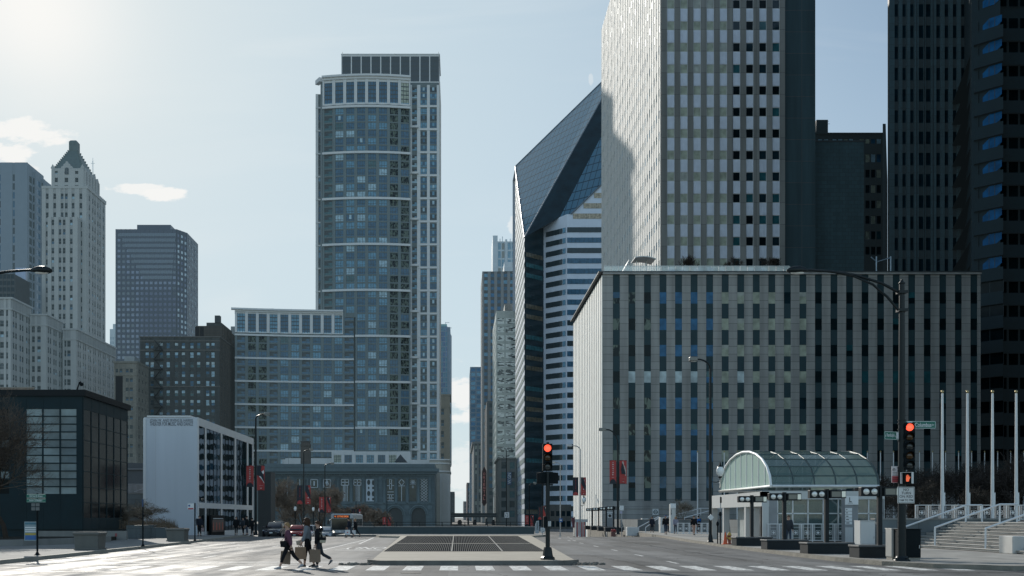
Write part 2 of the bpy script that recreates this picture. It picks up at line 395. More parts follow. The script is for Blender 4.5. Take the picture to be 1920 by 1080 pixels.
# ------------------------------------------------------------------ bare trees
def branchy(trunk, twigs, base, h, r0, levels=5, spread=.6, kids_=3, seed=0, up=.25, lean=(0,0), twig_r=.012, trunk_frac=.28, leafy=None, flat=1.0, buds=0):
    rnd = random.Random(seed)
    def rec(p, d, L, r, lv):
        n = 3; pts = [p]; q = p
        for i in range(n):
            d = (d + Vector((rnd.gauss(0,.13), rnd.gauss(0,.13), rnd.gauss(0,.08)+up*.12))).normalized(); q = q + d*L/n; pts.append(q)
        r1 = r*.62
        if lv >= 3 or r < twig_r*2.2:
            tw = twigs
            s = d.cross(Vector((rnd.random()-.5, rnd.random()-.5, rnd.random()-.5))).normalized()
            for i in range(n):
                a = r*(1-.25*i/n); b = r*(1-.25*(i+1)/n); a = max(a, twig_r*.6); b = max(b, twig_r*.5)
                tw.add([pts[i]-s*a, pts[i]+s*a, pts[i+1]+s*b, pts[i+1]-s*b], [(0,1,2,3)])
                if lv >= levels-1:
                    for _ in range(buds):
                        c = pts[i] + (pts[i+1]-pts[i])*rnd.random(); e = Vector((rnd.gauss(0,1),rnd.gauss(0,1),rnd.gauss(0,1)))*twig_r*2.2; f = Vector((rnd.gauss(0,1),rnd.gauss(0,1),rnd.gauss(0,1)))*twig_r*2.2
                        tw.add([c, c+e, c+f], [(0,1,2)])
        else:
            trunk.tube(pts, [r - (r-r1)*i/n for i in range(n+1)], 6, cap=False)
        if lv >= levels: return
        kk = kids_ if lv else kids_+2
        for j in range(kk):
            t = rnd.uniform(.45,1) if j else 1
            i = min(int(t*n), n-1); b = pts[i] + (pts[i+1]-pts[i])*(t*n-i)
            az = rnd.uniform(0, 2*math.pi); sp = rnd.uniform(.6,1.25)*spread
            a = d.orthogonal().normalized(); c = d.cross(a)
            nd = (d*math.cos(sp) + (a*math.cos(az) + c*math.sin(az))*math.sin(sp)); nd.z = nd.z*flat + up*.25
            rec(b, nd.normalized(), L*rnd.uniform(.62,.86), max(r1*rnd.uniform(.7,1), twig_r*.5), lv+1)
    rec(Vector(base), Vector((lean[0], lean[1], 1)).normalized(), h*trunk_frac, r0, 0)
def bare_tree(label, loc, h, r0, bark, twig, seed, group=None, cat='tree', name='bare_tree', **kw):
    t = thing(name, label, cat, loc, group); tr = MB(); tw = MB()
    branchy(tr, tw, loc, h, r0, seed=seed, **kw)
    tr.build('trunk', bark, t); tw.build('crown', twig, t); return t
# ------------------------------------------------------------------ the people in the street
def cloth(n,c,v=.12): return mat('cloth_'+n,c,.85,0,v,9,0,.2)
C_mauve=cloth('mauve',(.105,.045,.068)); C_blk=cloth('black',(.008,.009,.011)); C_grey=cloth('bluegrey',(.15,.17,.19)); C_jean=cloth('jeans',(.035,.05,.075)); C_char=cloth('charcoal',(.03,.035,.042)); C_brn=cloth('dark_green',(.03,.038,.03)); C_lil=cloth('lilac',(.22,.22,.27)); C_pale=cloth('pale_grey',(.30,.31,.33)); C_kraft=mat('kraft_paper',(.23,.155,.10),.85,0,.1,6); C_kraftg=mat('kraft_paper_grey',(.19,.135,.095),.85,0,.1,6); C_wpap=mat('white_paper',(.6,.6,.6),.7); C_twine=mat('twine',(.16,.12,.09),.9); C_redm=mat('red_mark',(.5,.05,.05),.6)
H_bl=mat('hair_blonde',(.26,.16,.08),.7,0,.25,14,0,.12); H_br=mat('hair_brown',(.05,.028,.018),.7,0,.25,14,0,.12); H_dk=mat('hair_dark',(.014,.010,.008),.7,0,.25,14,0,.12); S_lt=mat('shoe_light',(.30,.31,.33),.7); S_dk=mat('shoe_dark',(.02,.02,.022),.6); S_gr=mat('shoe_grey',(.09,.10,.115),.7); C_bluecap=cloth('blue_cap',(.02,.06,.2)); C_pack=cloth('blue_pack',(.01,.09,.28)); C_navy=cloth('navy',(.014,.018,.028)); C_yel=mat('yellow_bag',(.5,.36,.05),.6)
def ground_right(x,y): return .15
# three women on the crossing, walking to the left
P,hd=figure('woman in a mauve sweater and cropped black leggings striding left with a paper bag',(wx(541,36.0),36.0,.006),180,1.62,[(24,6,2),(-25,22,-32)],[(-20,6,6),(6,10,10)],C_mauve,C_blk,S_lt,H_bl,hair_style='bun',hem=.84,crop=.14,lean=4,topname='sweater',puff=.02,sub=2)
paper_bag('brown paper carrier bag half behind the legs of the woman in mauve',hd[1]+Vector((.02,0,0)),8,.34,.44,.16,C_kraftg,C_twine,tilt=4)
shoulder_bag('small black shoulder bag at the hip of the woman in mauve',Vector((wx(531.5,35.7),35.70,.95)),170,.20,.20,.10,C_blk,strap_to=hd[2]+Vector((0,.02,.12)))
P,hd=figure('tallest woman in a blue grey jacket with long dark hair walking left',(wx(577,37.2),37.2,.006),180,1.72,[(9,4,2),(-11,8,-10)],[(10,5,14),(12,6,35)],C_grey,C_blk,S_dk,H_br,hair_style='long',hem=.82,crop=.13,lean=2,topname='jacket',puff=.015,sub=2)
paper_bag('wide brown paper bag held in front by the tallest woman',hd[0]+Vector((-.02,-.02,0)),4,.38,.42,.17,C_kraft,C_twine)
shoulder_bag('pale small clutch bag in the far hand of the tallest woman',hd[1]+Vector((-.02,.02,.02)),175,.20,.14,.08,mat('clutch_pale',(.3,.27,.22),.6))
P,hd=figure('woman in a black hooded top and dark jeans with a ponytail walking left',(wx(597.5,37.0),37.0,.006),180,1.61,[(4,2,0),(-16,46,-50)],[(4,5,8),(-14,10,20)],C_blk,C_char,S_gr,H_br,hair_style='pony',hem=.78,crop=.02,lean=2,hood=True,topname='hooded_top',puff=.02,sub=2)
paper_bag('greyish paper shopping bag held near by the woman in black',hd[0]+Vector((.0,-.03,0)),-3,.36,.44,.16,C_kraftg,C_twine)
shoulder_bag('dark shoulder bag with a cream lower half on the woman in black',Vector((wx(605,36.7),36.72,1.06)),165,.21,.19,.09,mat('bag_cream',(.38,.34,.25),.6),strap_to=hd[2]+Vector((0,.02,.12)),flap=C_blk)
# pair crossing farther off
P,hd=figure('man in a dark coat and cap crossing left with a white shopping bag',(wx(655,92),92,.0),180,1.72,[(18,6,0),(-22,18,-25)],[(6,10,8),(14,6,20)],C_navy,C_jean,S_dk,H_dk,lean=5,hem=.78,cap=C_blk,puff=.05,girth=1.12)
paper_bag('white shopping bag with a red ring carried by the man in the dark coat',hd[0]+Vector((.02,-.03,0)),6,.46,.42,.14,C_wpap,C_twine,mark=C_redm)
P,hd=figure('blonde person in black crossing just behind the man in the dark coat',(wx(667,92.8),92.8,.0),180,1.66,[(20,5,0),(-26,12,-28)],[(8,6,10),(-16,6,14)],C_blk,C_blk,S_dk,H_bl,hair_style='bun',lean=4,hem=.76,puff=.04)
paper_bag('second white carrier bag held behind by the blonde person in black',hd[0]+Vector((.02,-.02,0)),10,.3,.38,.12,C_wpap,C_twine)
# walkers on the far right pavement
def walker(label,px,py,heading,h,top,bottom,hair,k=0,**kw):
    Y=(F*(CH-.15))/(py-VY); ph=[[(16,6,0),(-14,14,-18)],[(-12,12,-15),(15,4,0)],[(10,3,0),(-16,24,-20)]][k%3]
    return figure(label,(wx(px,Y),Y,.15+(prof(Y) if Y>96 else 0)*0),heading,h,ph,[(12,8,14),(-12,8,10)] if k%2 else [(-10,8,10),(14,8,16)],top,bottom,S_dk,hair,**kw)
walker('person in a long dark hooded coat at the far steps',1222.5,998.7,-92,1.68,C_navy,C_blk,H_dk,0,hem=.60,puff=.05,hood=True)
P,hd=walker('man in a blue cap, black jacket and jeans walking towards the camera',1248,1002.3,-92,1.78,C_blk,C_jean,H_dk,1,cap=C_bluecap,puff=.04,girth=1.08)
P,hd=walker('person in dark green coat just behind the man in the blue cap',1255.5,998.3,-90,1.72,C_brn,C_char,H_br,2,hem=.62,puff=.04); paper_bag('yellow carrier bag of the person in dark green',hd[0]+Vector((-.05,-.12,0)),0,.34,.42,.14,C_yel,C_twine)
walker('woman in a lilac grey jacket and jeans with long fair hair',1267,1001.3,-90,1.68,C_lil,C_jean,H_bl,0,hair_style='long',puff=.045)
P,hd=walker('man in a black hoodie with a white chest emblem walking towards the camera',1301,1003.5,-90,1.74,C_blk,C_char,H_dk,1,puff=.03)
m=MB(); c=hd[2]; m.ell(c+Vector((0,-.20,-.02)),(.09,.02,.10),10,6); m.build('chest_emblem',mat('emblem_white',(.5,.5,.5),.7),None).parent=P; ob=P.children[-1]; ob.matrix_parent_inverse=P.matrix_world.inverted() if False else (Matrix.Translation(P.location)@Matrix.Rotation(P.rotation_euler.z,4,'Z')).inverted()
P,hd=walker('person with a bright blue backpack walking away from the camera',1309.5,999.3,90,1.76,C_blk,C_blk,H_dk,2,puff=.03)
t=thing('backpack','bright blue backpack on the person walking away','backpack',hd[2]); m=MB(); c=hd[2]; m.bbox(c.x-.19,c.x+.19,c.y-.36,c.y-.17,c.z-.32,c.z+.16,.07); m.build('pack_body',C_pack,t); m=MB(); m.bbox(c.x-.14,c.x+.14,c.y-.41,c.y-.362,c.z-.28,c.z-.06,.02); m.build('pocket',C_navy,t)
walker('dark figure half hidden behind the black station lamp',1340,1002.5,-90,1.76,C_blk,C_blk,H_dk,0,puff=.05,girth=1.1)
figure('person in a pale grey hooded top behind the first black bench',(wx(1391.5,74.5),74.5,.15),-95,1.62,[(3,2,0),(-2,2,0)],[(6,9,6),(4,9,6)],C_pale,C_blk,S_dk,H_dk,cap=C_pale,hem=.80,puff=.05,girth=1.08,hood=True,head_turn=0)
figure('man in a dark coat and jeans standing in front of the glass station wall',(wx(1478.5,62.8),62.8,.15),-90,1.70,[(6,3,0),(-6,6,-6)],[(4,7,6),(2,7,6)],C_char,C_jean,S_dk,H_br,hem=.74,puff=.03,girth=1.06)
# dark group under the theatre
for k,(px,Y,lab,h) in enumerate(((374,90,'dark coated person with a patterned bag at the theatre corner',1.74),(443,98,'person in black waiting by the theatre glass, leftmost of four',1.72),(456,99,'person in black waiting by the theatre glass, second of four',1.68),(463,97.5,'person in black waiting by the theatre glass, third of four',1.76),(473,101,'person in black waiting by the theatre glass, nearest the black lamp',1.70))):
    P,hd=figure(lab,(wx(px,Y),Y,.15+prof(Y)),-60-35*k,h,[(4,2,0),(-4,4,0)],[(5,8,10),(8,8,18)],(C_navy,C_blk,C_char,C_blk,C_blk)[k],(C_blk,C_blk,C_blk,C_jean,C_blk)[k],S_dk,H_dk,hem=.66 if k%2 else .76,puff=.05,hood=(k==1))
    if k==0: shoulder_bag('patterned light bag hanging from the person at the theatre corner',hd[0]+Vector((0,-.05,-.1)),0,.24,.32,.1,mat('bag_patterned',(.3,.22,.22),.7,0,.6,14))
# ------------------------------------------------------------------ building kit
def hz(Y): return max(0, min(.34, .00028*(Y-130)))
class Fr:                                   # a wall plane: origin, direction along the wall, outward normal
    def __init__(s, x, y, deg):
        s.a = R(deg); s.o = Vector((x,y,0)); s.u = Vector((math.cos(s.a), math.sin(s.a), 0)); s.n = Vector((math.sin(s.a), -math.cos(s.a), 0))
    def p(s, u, z, d=0): return s.o + s.u*u + s.n*d + Vector((0,0,z))
def span(x0, y0, x1, y1): return Fr(x0, y0, math.degrees(math.atan2(y1-y0, x1-x0))), math.hypot(x1-x0, y1-y0)
def fbox(mb, fr, u0, u1, z0, z1, d0, d1, m=0):
    P = [fr.p(u, z, d) for z in (z0, z1) for u, d in ((u0,d1),(u1,d1),(u1,d0),(u0,d0))]
    mb.add(P, [(0,3,2,1),(4,5,6,7),(0,1,5,4),(1,2,6,5),(2,3,7,6),(3,0,4,7)], m)
def even(n, W, ww, off=0.): p = W/n; return [(off+p*i+(p-ww)/2, off+p*i+(p+ww)/2) for i in range(n)]
def winshape(kind, w, h):
    """a window in its own plane (x across, z up, y inwards): material 0 glass, 1 second glass, 2 frame"""
    mb = MB(); q = lambda x0,x1,z0,z1,y=0,m=0: mb.quad((x0,y,z0),(x1,y,z0),(x1,y,z1),(x0,y,z1),m)
    f = lambda x0,x1,z0,z1,m=2,d=.05: mb.box(x0,x1,-d,.0,z0,z1,m)
    if kind == 'plain': q(0,w,0,h)
    elif kind == 'framed':
        t = min(w,h)*.07; q(0,w,0,h); f(0,t,0,h); f(w-t,w,0,h); f(t,w-t,0,t); f(t,w-t,h-t,h)
    elif kind == 'sash':
        t = w*.07; q(0,w,h*.48,h); q(0,w,0,h*.48,.04,1); f(0,t,0,h); f(w-t,w,0,h); f(t,w-t,h*.46,h*.5); f(t,w-t,h-t,h); f(t,w-t,0,t)
    elif kind == 'lights':            # three lights over a low panel
        t = w*.035
        for i in range(3): q(w*i/3, w*(i+1)/3, h*.28, h, 0, 0 if i != 1 else 1)
        q(0,w,0,h*.28,.02,0)
        for x in (0, w/3, 2*w/3, w): f(max(0,x-t/2), min(w,x+t/2), 0, h)
        f(0,w,h*.27,h*.31)
    elif kind == 'balcony':  # flat dark back pane paints the shade of a recess
        q(0,w,0,h,0,2); q(w*.22,w*.95,h*.04,h*.74,-.012,0); q(w*.5,w*.93,h*.36,h*.70,-.02,1); q(0,w,0,h*.32,-.16,1); f(0,w,h*.32,h*.36,2,.19); f(w*.56,w*.59,h*.04,h*.74)
    elif kind == 'tall':
        t = w*.05; q(0,w,0,h)
        for i in range(5): q(0,w,h*i/5,h*i/5+h*.05,-.02,2 if i else 1)
        for x in (0, w/3, 2*w/3, w): f(max(0,x-t/2), min(w,x+t/2), 0, h)
    elif kind == 'arch':
        n = 8; pts = [(0,0,0),(w,0,0)] + [(w/2+w/2*math.cos(math.pi*i/n),0,h-w/2+w/2*math.sin(math.pi*i/n)) for i in range(n+1)]
        mb.poly(pts,0); f(w*.46,w*.54,0,h-w*.05); f(0,w,h*.45,h*.48)
    elif kind[:4] == 'half': k = int(kind[4])/10; q(0,w,0,h*k); q(0,w,h*k,h,-.01,1)
    elif kind == 'hex': mb.poly([(0,0,0),(w*.62,0,0),(w,0,h*.42),(w,0,h),(w*.34,0,h),(0,0,h*.55)],0); f(w*.32,w*.35,0,h*.95,2,.03); f(w*.62,w*.65,0,h,2,.03)
    elif kind == 'strip':
        q(0,w,0,h); n = max(1, int(w/1.5))
        for i in range(n+1): x = w*i/n; f(max(0,x-.03), min(w,x+.03), 0, h, 2, .03)
    return mb
WS = {}
class Bld:
    def __init__(s, name, label, cat, x, y, z=0, group=None):
        s.root = thing(name, label, cat, (x,y,z), group); s.p = {}; s.w = []; s.extra = []
    def mb(s, name, m, label=None, key=None):
        k = (name, id(m), key)
        if k not in s.p: s.p[k] = (name, m, MB(), label)
        return s.p[k][2]
    def box(s, name, m, x0, x1, y0, y1, z0, z1): s.mb(name, m).box(x0,x1,y0,y1,z0,z1)
    def win(s, fr, u, z, w, h, kind='plain', g=None, d=.02, name='window'):
        s.w.append((fr, u, z, w, h, kind, g if isinstance(g, tuple) else (g,g,g), d, name))
    def grid(s, fr, W, z0, z1, cols, rows, pier, sp, d=.3, ds=.2, kind='plain', g=None, name='wall', skip=None, wd=.02, spname=None, inset=0):
        pm_, sm_ = s.mb(name, pier), s.mb(spname or name, sp)
        if pier is not sp: fbox(sm_, fr, .01, W-.01, z0+.01, z1-.01, -.14, -.03)
        e = [0] + [x for c in cols for x in c] + [W]
        for i in range(0, len(e), 2):
            if e[i+1]-e[i] > .01: fbox(pm_, fr, e[i], e[i+1], z0, z1, -.15, d)
        e = [z0] + [x for c in rows for x in c] + [z1]
        for ua, ub in cols:
            for i in range(0, len(e), 2):
                if e[i+1]-e[i] > .01: fbox(sm_, fr, ua, ub, e[i], e[i+1], -.15, ds)
        for i, (ua, ub) in enumerate(cols):
            for j, (za, zb) in enumerate(rows):
                if skip and skip(i,j): continue
                gg = g(i,j) if callable(g) else random.choice(g)
                kk = kind(i,j) if callable(kind) else kind
                s.win(fr, ua+inset, za+inset, ub-ua-2*inset, zb-za-2*inset, kk, gg, wd)
    def finish(s, cap=100):
        for name, m, mb, label in s.p.values():
            if not mb.f: continue
            o = mb.build(name, m, s.root)
            if label: o['label'] = label
        def vis(t):
            fr, u, z, w, h = t[:5]; c = fr.p(u+w/2, z+h/2); v = Vector((0,0,CH)) - c
            px = VX + F*c.x/c.y; py = VY - F*(c.z-CH)/c.y
            k = max(0, fr.n.dot(v.normalized()))
            return w*h*k/(c.y**2) * (1 if -40 < px < 1960 and -40 < py < 1000 else .01)
        names = {}
        for t in s.w: names.setdefault(t[8], []).append(t)
        off = s.root.location
        for nm, lst in names.items():
            lst.sort(key=vis, reverse=True)
            for t in lst[:cap]:
                fr, u, z, w, h, kind, g, d, _ = t
                key = (kind, round(w,2), round(h,2), tuple(x.name for x in g))
                if key not in WS: WS[key] = winshape(kind, w, h).mesh('window', list(g))
                o = bpy.data.objects.new(nm, WS[key]); COL.objects.link(o); o.parent = s.root
                o.location = fr.p(u, z, d) - off; o.rotation_euler = (0,0,fr.a)
            if lst[cap:]:
                mb = MB(); ms = []
                for fr, u, z, w, h, kind, g, d, _ in lst[cap:]:
                    sh = winshape(kind, w, h); b = len(mb.v); o = fr.p(u, z, d)
                    mb.v += [o + fr.u*p.x - fr.n*p.y + Vector((0,0,p.z)) for p in sh.v]
                    for f, mi in zip(sh.f, sh.mi):
                        gm = g[mi]
                        if gm not in ms: ms.append(gm)
                        mb.f.append([b+i for i in f]); mb.mi.append(ms.index(gm))
                o = mb.build(nm, ms, s.root); o['kind'] = 'stuff'
        return s.root
def G(kind, h=0.):
    """the kinds of pane met in the street; h is the haze painted in for that distance"""
    n = f'glass_{kind}_{int(h*100)}'
    t = {'dark': ((.008,.022,.030), .08, .25), 'mid': ((.028,.095,.165), .10, .22), 'blue': ((.035,.13,.25), .12, .12), 'light': ((.30,.44,.52), .25, .3),
         'blind': ((.34,.36,.33), .6, .3), 'grey': ((.34,.37,.30), .45, .15), 'black': ((.002,.007,.009), .2, .1), 'teal': ((.02,.085,.10), .12, .3), 'sky': ((.085,.225,.33), .15, .3),
         'pale': ((.40,.48,.50), .35, .3), 'bronze': ((.09,.075,.05), .15, .6), 'deep': ((.003,.011,.014), .25, .12)}[kind]
    return glass(n, t[0], t[1], t[2], wave=.015, wscale=1.2, haze=h)
WAVY, wvn, wvb = newmat('window_painted_reflection')          # panes with a broken reflection painted as noise into their colour
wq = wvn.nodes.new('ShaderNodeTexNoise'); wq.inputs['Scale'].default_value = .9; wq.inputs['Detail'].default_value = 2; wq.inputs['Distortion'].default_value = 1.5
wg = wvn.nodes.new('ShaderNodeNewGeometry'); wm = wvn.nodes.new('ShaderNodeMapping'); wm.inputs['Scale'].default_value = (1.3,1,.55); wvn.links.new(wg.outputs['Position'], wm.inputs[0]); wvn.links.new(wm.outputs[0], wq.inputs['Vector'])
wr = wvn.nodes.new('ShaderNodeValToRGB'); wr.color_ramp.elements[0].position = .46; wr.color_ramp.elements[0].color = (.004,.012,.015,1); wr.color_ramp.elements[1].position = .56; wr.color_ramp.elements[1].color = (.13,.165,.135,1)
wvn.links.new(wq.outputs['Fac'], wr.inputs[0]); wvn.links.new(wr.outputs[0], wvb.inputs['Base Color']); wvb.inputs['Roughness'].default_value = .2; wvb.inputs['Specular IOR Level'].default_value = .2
# ------------------------------------------------------------------ the buildings, near to far
rc = random.choice
# --- long granite podium block on the right
Yp = 148.; x0 = wx(1130,Yp); x1 = wx(1838,Yp); zt = wz(515,Yp)
b = Bld('podium_building', 'long seven storey grey granite office block with vertical stripes of dark windows', 'building', x0, Yp)
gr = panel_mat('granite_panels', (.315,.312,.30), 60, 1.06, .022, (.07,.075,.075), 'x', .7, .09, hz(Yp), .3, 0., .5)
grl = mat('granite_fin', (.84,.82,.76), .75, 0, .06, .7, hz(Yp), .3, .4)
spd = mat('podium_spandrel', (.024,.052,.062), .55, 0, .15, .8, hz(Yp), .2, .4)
cols = [(wx(1149+29.13*i,Yp)-x0, wx(1162+29.13*i,Yp)-x0) for i in range(24) if 1162+29.13*i < 1836]
rows = sorted([(wz(569.3+49.4*j,Yp), wz(548+49.4*j,Yp)) for j in range(8)])
zb = wz(939,Yp)
def pg(i,j):  # reflections painted in as a different pane colour per group of columns
    j = 7-j
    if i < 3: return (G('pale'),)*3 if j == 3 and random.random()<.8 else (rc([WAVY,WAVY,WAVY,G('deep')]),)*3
    if i < 7: return ((G('pale') if j == 3 and i < 6 else G('blue') if j<7 else G('mid')),)*3
    if i < 13: return (G('pale') if (i,j)==(8,3) else G('grey') if random.random()<.93 else G('dark'),)*3
    return ((G('teal') if j == 3 and 15<i<21 else G('deep')),)*3
def pgh(i,j):
    a = pg(i,j); return (a[0], G('blind') if 6<i<13 else G('mid') if i<3 else G('teal'), a[2])
b.box('wall', spd, x0+.2, x1-.2, Yp+.16, 184.8, -2, zt-.3)
b.grid(Fr(x0,Yp,0), x1-x0, zb, zt, cols, rows, gr, spd, .11, .03, lambda i,j: rc(['plain']*9+['half6','half7']) if 6<i<13 else rc(['plain']*9+['half5']), pgh)
w = b.mb('wall', gr); w.box(x0-.02, x1+.02, Yp-.3, Yp+.3, -2, zb-.02); w.box(x0, x1, Yp-.42, Yp-.31, zb-1.1, zb-.55); 
for k in (0.,): w.box(x0-.03, x1+.03, Yp-.36, Yp+.2, zt+.002, zt+.25)
# ground floor openings
dk = mat('opening_dark', (.008,.011,.013), .6)
for a, c, t in ((1165,1222,975),(1230,1300,972)): b.mb('service_opening', dk).box(wx(a,Yp), wx(c,Yp), Yp-.34, Yp-.31, .1, wz(t,Yp))
sg = mat('sign_white', (.62,.64,.64), .5, var=.05)
for px, py in ((1143,966),(1229,960)):
    cx, cz = wx(px,Yp-.4), wz(py,Yp-.4)
    m = MB(); m.box(cx-.42,cx+.42,Yp-.46,Yp-.32,cz-.42,cz+.42,0)
    m.add([(cx+.3*math.cos(k*math.pi/8)*r_, Yp-.465, cz+.3*math.sin(k*math.pi/8)*r_) for k in range(16) for r_ in (1,.72)], [((2*k),(2*k+1),(2*k+3)%32,(2*k+2)%32) for k in range(16)], 1)
    m.box(cx-.34,cx+.34,Yp-.47,Yp-.462,cz-.05,cz+.05,1); m.build('logo_plate', [sg, spd], b.root)
# sunlit left flank with close fins
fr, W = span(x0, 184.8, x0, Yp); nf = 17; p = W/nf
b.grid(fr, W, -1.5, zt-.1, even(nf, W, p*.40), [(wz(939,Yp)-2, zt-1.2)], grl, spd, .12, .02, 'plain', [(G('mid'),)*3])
cr = b.mb('coping', mat('coping_dark', (.05,.06,.065), .5)); cr.box(x0-.6, x1+.1, Yp-.4, 185, zt+.26, zt+.42)
# roof terrace: glass parapet and posts
pgm, pn, pb = newmat('parapet_glass'); pb.inputs['Base Color'].default_value=(.8,.9,.9,1); pb.inputs['Roughness'].default_value=.05; pb.inputs['Alpha'].default_value=.35
m = b.mb('glass_parapet', pgm); pst = b.mb('parapet_post', mat('steel_light', (.5,.52,.53), .4, .6))
xe = wx(1480,Yp)
n = 26
for i in range(n):
    xa = x0+.2 + (xe-x0)*i/n; xb = x0+.2 + (xe-x0)*(i+1)/n
    m.box(xa+.05, xb-.05, Yp+.1, Yp+.13, zt+.45, zt+1.2); pst.box(xa-.02, xa+.02, Yp+.08, Yp+.15, zt+.42, zt+1.25)
pst.box(x0+.2, xe, Yp+.08, Yp+.15, zt+1.2, zt+1.26)
b.finish()
# rooftop canopies, tiny trees
t = thing('roof_canopy', 'white curved shade canopy standing on the podium roof terrace', 'canopy', (wx(1200,158),158,zt+.42))
m = MB(); X0, X1 = wx(1187,158), wx(1225,158); pts=[]
for i in range(9): a = i/8; pts.append((X0+(X1-X0)*a, wz(489-4*math.sin(a*2.6)+5*a,158)))
m.loft([[(x,156,z),(x,160,z+.1),(x,160,z+.22),(x,156,z+.12)] for x,z in pts], 0, True, False); m.build('canopy_sheet', sg, t)
for px in (1194,1212):
    m = MB(); m.tube([(wx(px,158),158,zt+.42),(wx(px,158),158,wz(487,158))], .08); m.build('post', sg, t)
t = thing('roof_canopy', 'low white tilted shade canopy at the podium roof corner', 'canopy', (wx(1165,165),165,zt+.42))
m = MB(); m.prism([(wx(1142,165),163,zt+.5),(wx(1176,165),163,wz(494,165)),(wx(1176,165),167,wz(494,165)),(wx(1142,165),167,zt+.5)], (0,0,.15)); m.build('canopy_sheet', sg, t)
# --- tall office tower behind it
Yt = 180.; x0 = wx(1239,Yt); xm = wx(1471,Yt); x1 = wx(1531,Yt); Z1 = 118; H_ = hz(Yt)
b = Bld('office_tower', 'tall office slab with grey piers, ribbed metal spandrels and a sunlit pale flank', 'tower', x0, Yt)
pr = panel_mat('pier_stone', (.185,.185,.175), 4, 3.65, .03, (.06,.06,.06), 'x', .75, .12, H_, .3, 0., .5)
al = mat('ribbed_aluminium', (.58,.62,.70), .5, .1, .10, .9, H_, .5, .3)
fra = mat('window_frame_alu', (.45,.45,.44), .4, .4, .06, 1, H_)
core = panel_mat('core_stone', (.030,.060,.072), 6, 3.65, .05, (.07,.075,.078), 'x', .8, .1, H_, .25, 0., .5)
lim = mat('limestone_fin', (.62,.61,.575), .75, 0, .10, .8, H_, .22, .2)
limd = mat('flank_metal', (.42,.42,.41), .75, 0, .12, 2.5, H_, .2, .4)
cols = [(wx(1250+24.65*i,Yt)-x0, wx(1264.5+24.65*i,Yt)-x0) for i in range(9)]
rows = []
j = -12
while True:
    za, zb_ = wz(57.5+40.4*j,Yt), wz(40+40.4*j,Yt)
    if za < 20: break
    if zb_ < Z1: rows.append((za, zb_))
    j += 1
rows.sort()
def tg(i,j):
    if i < 5: return (rc([G('grey'),G('grey'),G('grey'),G('blind'),G('grey'),G('grey')]),)*2 + (fra,)
    return (rc([G('dark'),G('black'),G('black'),G('teal')]),)*2 + (fra,)
b.box('wall', core, x0+.3, xm, Yt+.16, 254, 0, Z1-.2)
b.grid(Fr(x0,Yt,0), xm-x0, 0, Z1, cols, rows, pr, al, .32, .1, 'framed', tg, spname='spandrel', wd=.03)
rib = b.mb('spandrel', al)                                   # ribs of the metal panels
e = [z for r_ in rows for z in r_]
for ua, ub in cols:
    for k in range(5):
        uu = ua + (ub-ua)*(k+.5)/5
        for q in range(1, len(e)-1, 2): fbox(rib, Fr(x0,Yt,0), uu-.05, uu+.05, e[q]+.05, e[q+1]-.08, .1, .17)
b.box('core_wall', core, xm+.02, x1, Yt+.6, 250, 0, Z1)
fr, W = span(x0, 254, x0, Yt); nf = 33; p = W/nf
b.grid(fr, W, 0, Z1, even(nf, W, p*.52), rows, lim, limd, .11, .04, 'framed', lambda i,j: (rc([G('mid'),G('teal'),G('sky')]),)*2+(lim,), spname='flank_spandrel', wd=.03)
b.finish()
# --- blank stone wing and the dark block behind it
b = Bld('blank_wing', 'windowless dark stone wing beside the office tower', 'building', wx(1471,184), 184)
bk = panel_mat('dark_stone_blocks', (.036,.074,.088), 1.05, .68, .02, (.03,.036,.038), 'x', .8, .10, hz(184), .25, .5, .3)
b.box('wall', bk, wx(1472,184), wx(1620,184), 184, 225, 0, wz(266,184)); b.box('coping', mat('coping_dark', (.05,.06,.065), .5), wx(1471,184)-.1, wx(1620,184)+.1, 183.9, 225.1, wz(266,184)+.004, wz(263.5,184)); b.finish()
b = Bld('dark_rear_block', 'dark block with a paler clerestory row of windows under its flat roof', 'building', wx(1531,232), 232)
dkw = mat('dark_wall', (.010,.028,.036), .7, 0, .15, .5, hz(232), .3, .3)
xa, xb = wx(1510,232), wx(1657,232)
b.box('wall', dkw, xa, xb, 232.2, 262, 0, wz(254,232)-.2)
rows = sorted([(wz(270+38.5*k*.75+ (0 if k==0 else 6),232), wz(260+38.5*k*.75+(0 if k==0 else 0),232)) for k in range(8)])
cols = [(wx(p,232)-xa, wx(p+9,232)-xa) for p in (1533,1544,1560,1571,1581,1591,1611,1622,1632.5,1643)]
b.grid(Fr(xa,232,0), xb-xa, 0, wz(253,232), cols, rows, dkw, dkw, .2, .15, 'framed', lambda i,j: ((rc([G('grey'),G('mid'),G('light')]) if j>5 else rc([G('dark'),G('dark'),G('teal'),G('grey')])),)*2+(dkw,))
b.box('roof_slab', dkw, xa-.3, xb+.1, 231.2, 262.3, wz(253,232)+.01, wz(251,232)); b.box('penthouse', dkw, wx(1531,236), wx(1552.5,236), 236, 246, wz(252,236), wz(224.5,236))
m = b.mb('antenna', mat('steel_dark', (.03,.035,.04), .5, .6))
m.tube([(wx(1551,236),238,wz(225,236)),(wx(1551,236),238,wz(219,236))], .05, 5); m.tube([(wx(1545,236),238,wz(221,236)),(wx(1560,236),238,wz(221,236))], .04, 5); m.tube([(wx(1551,236),238,wz(226,236)),(wx(1562,236),238,wz(226,236))], .04, 5)
b.finish()
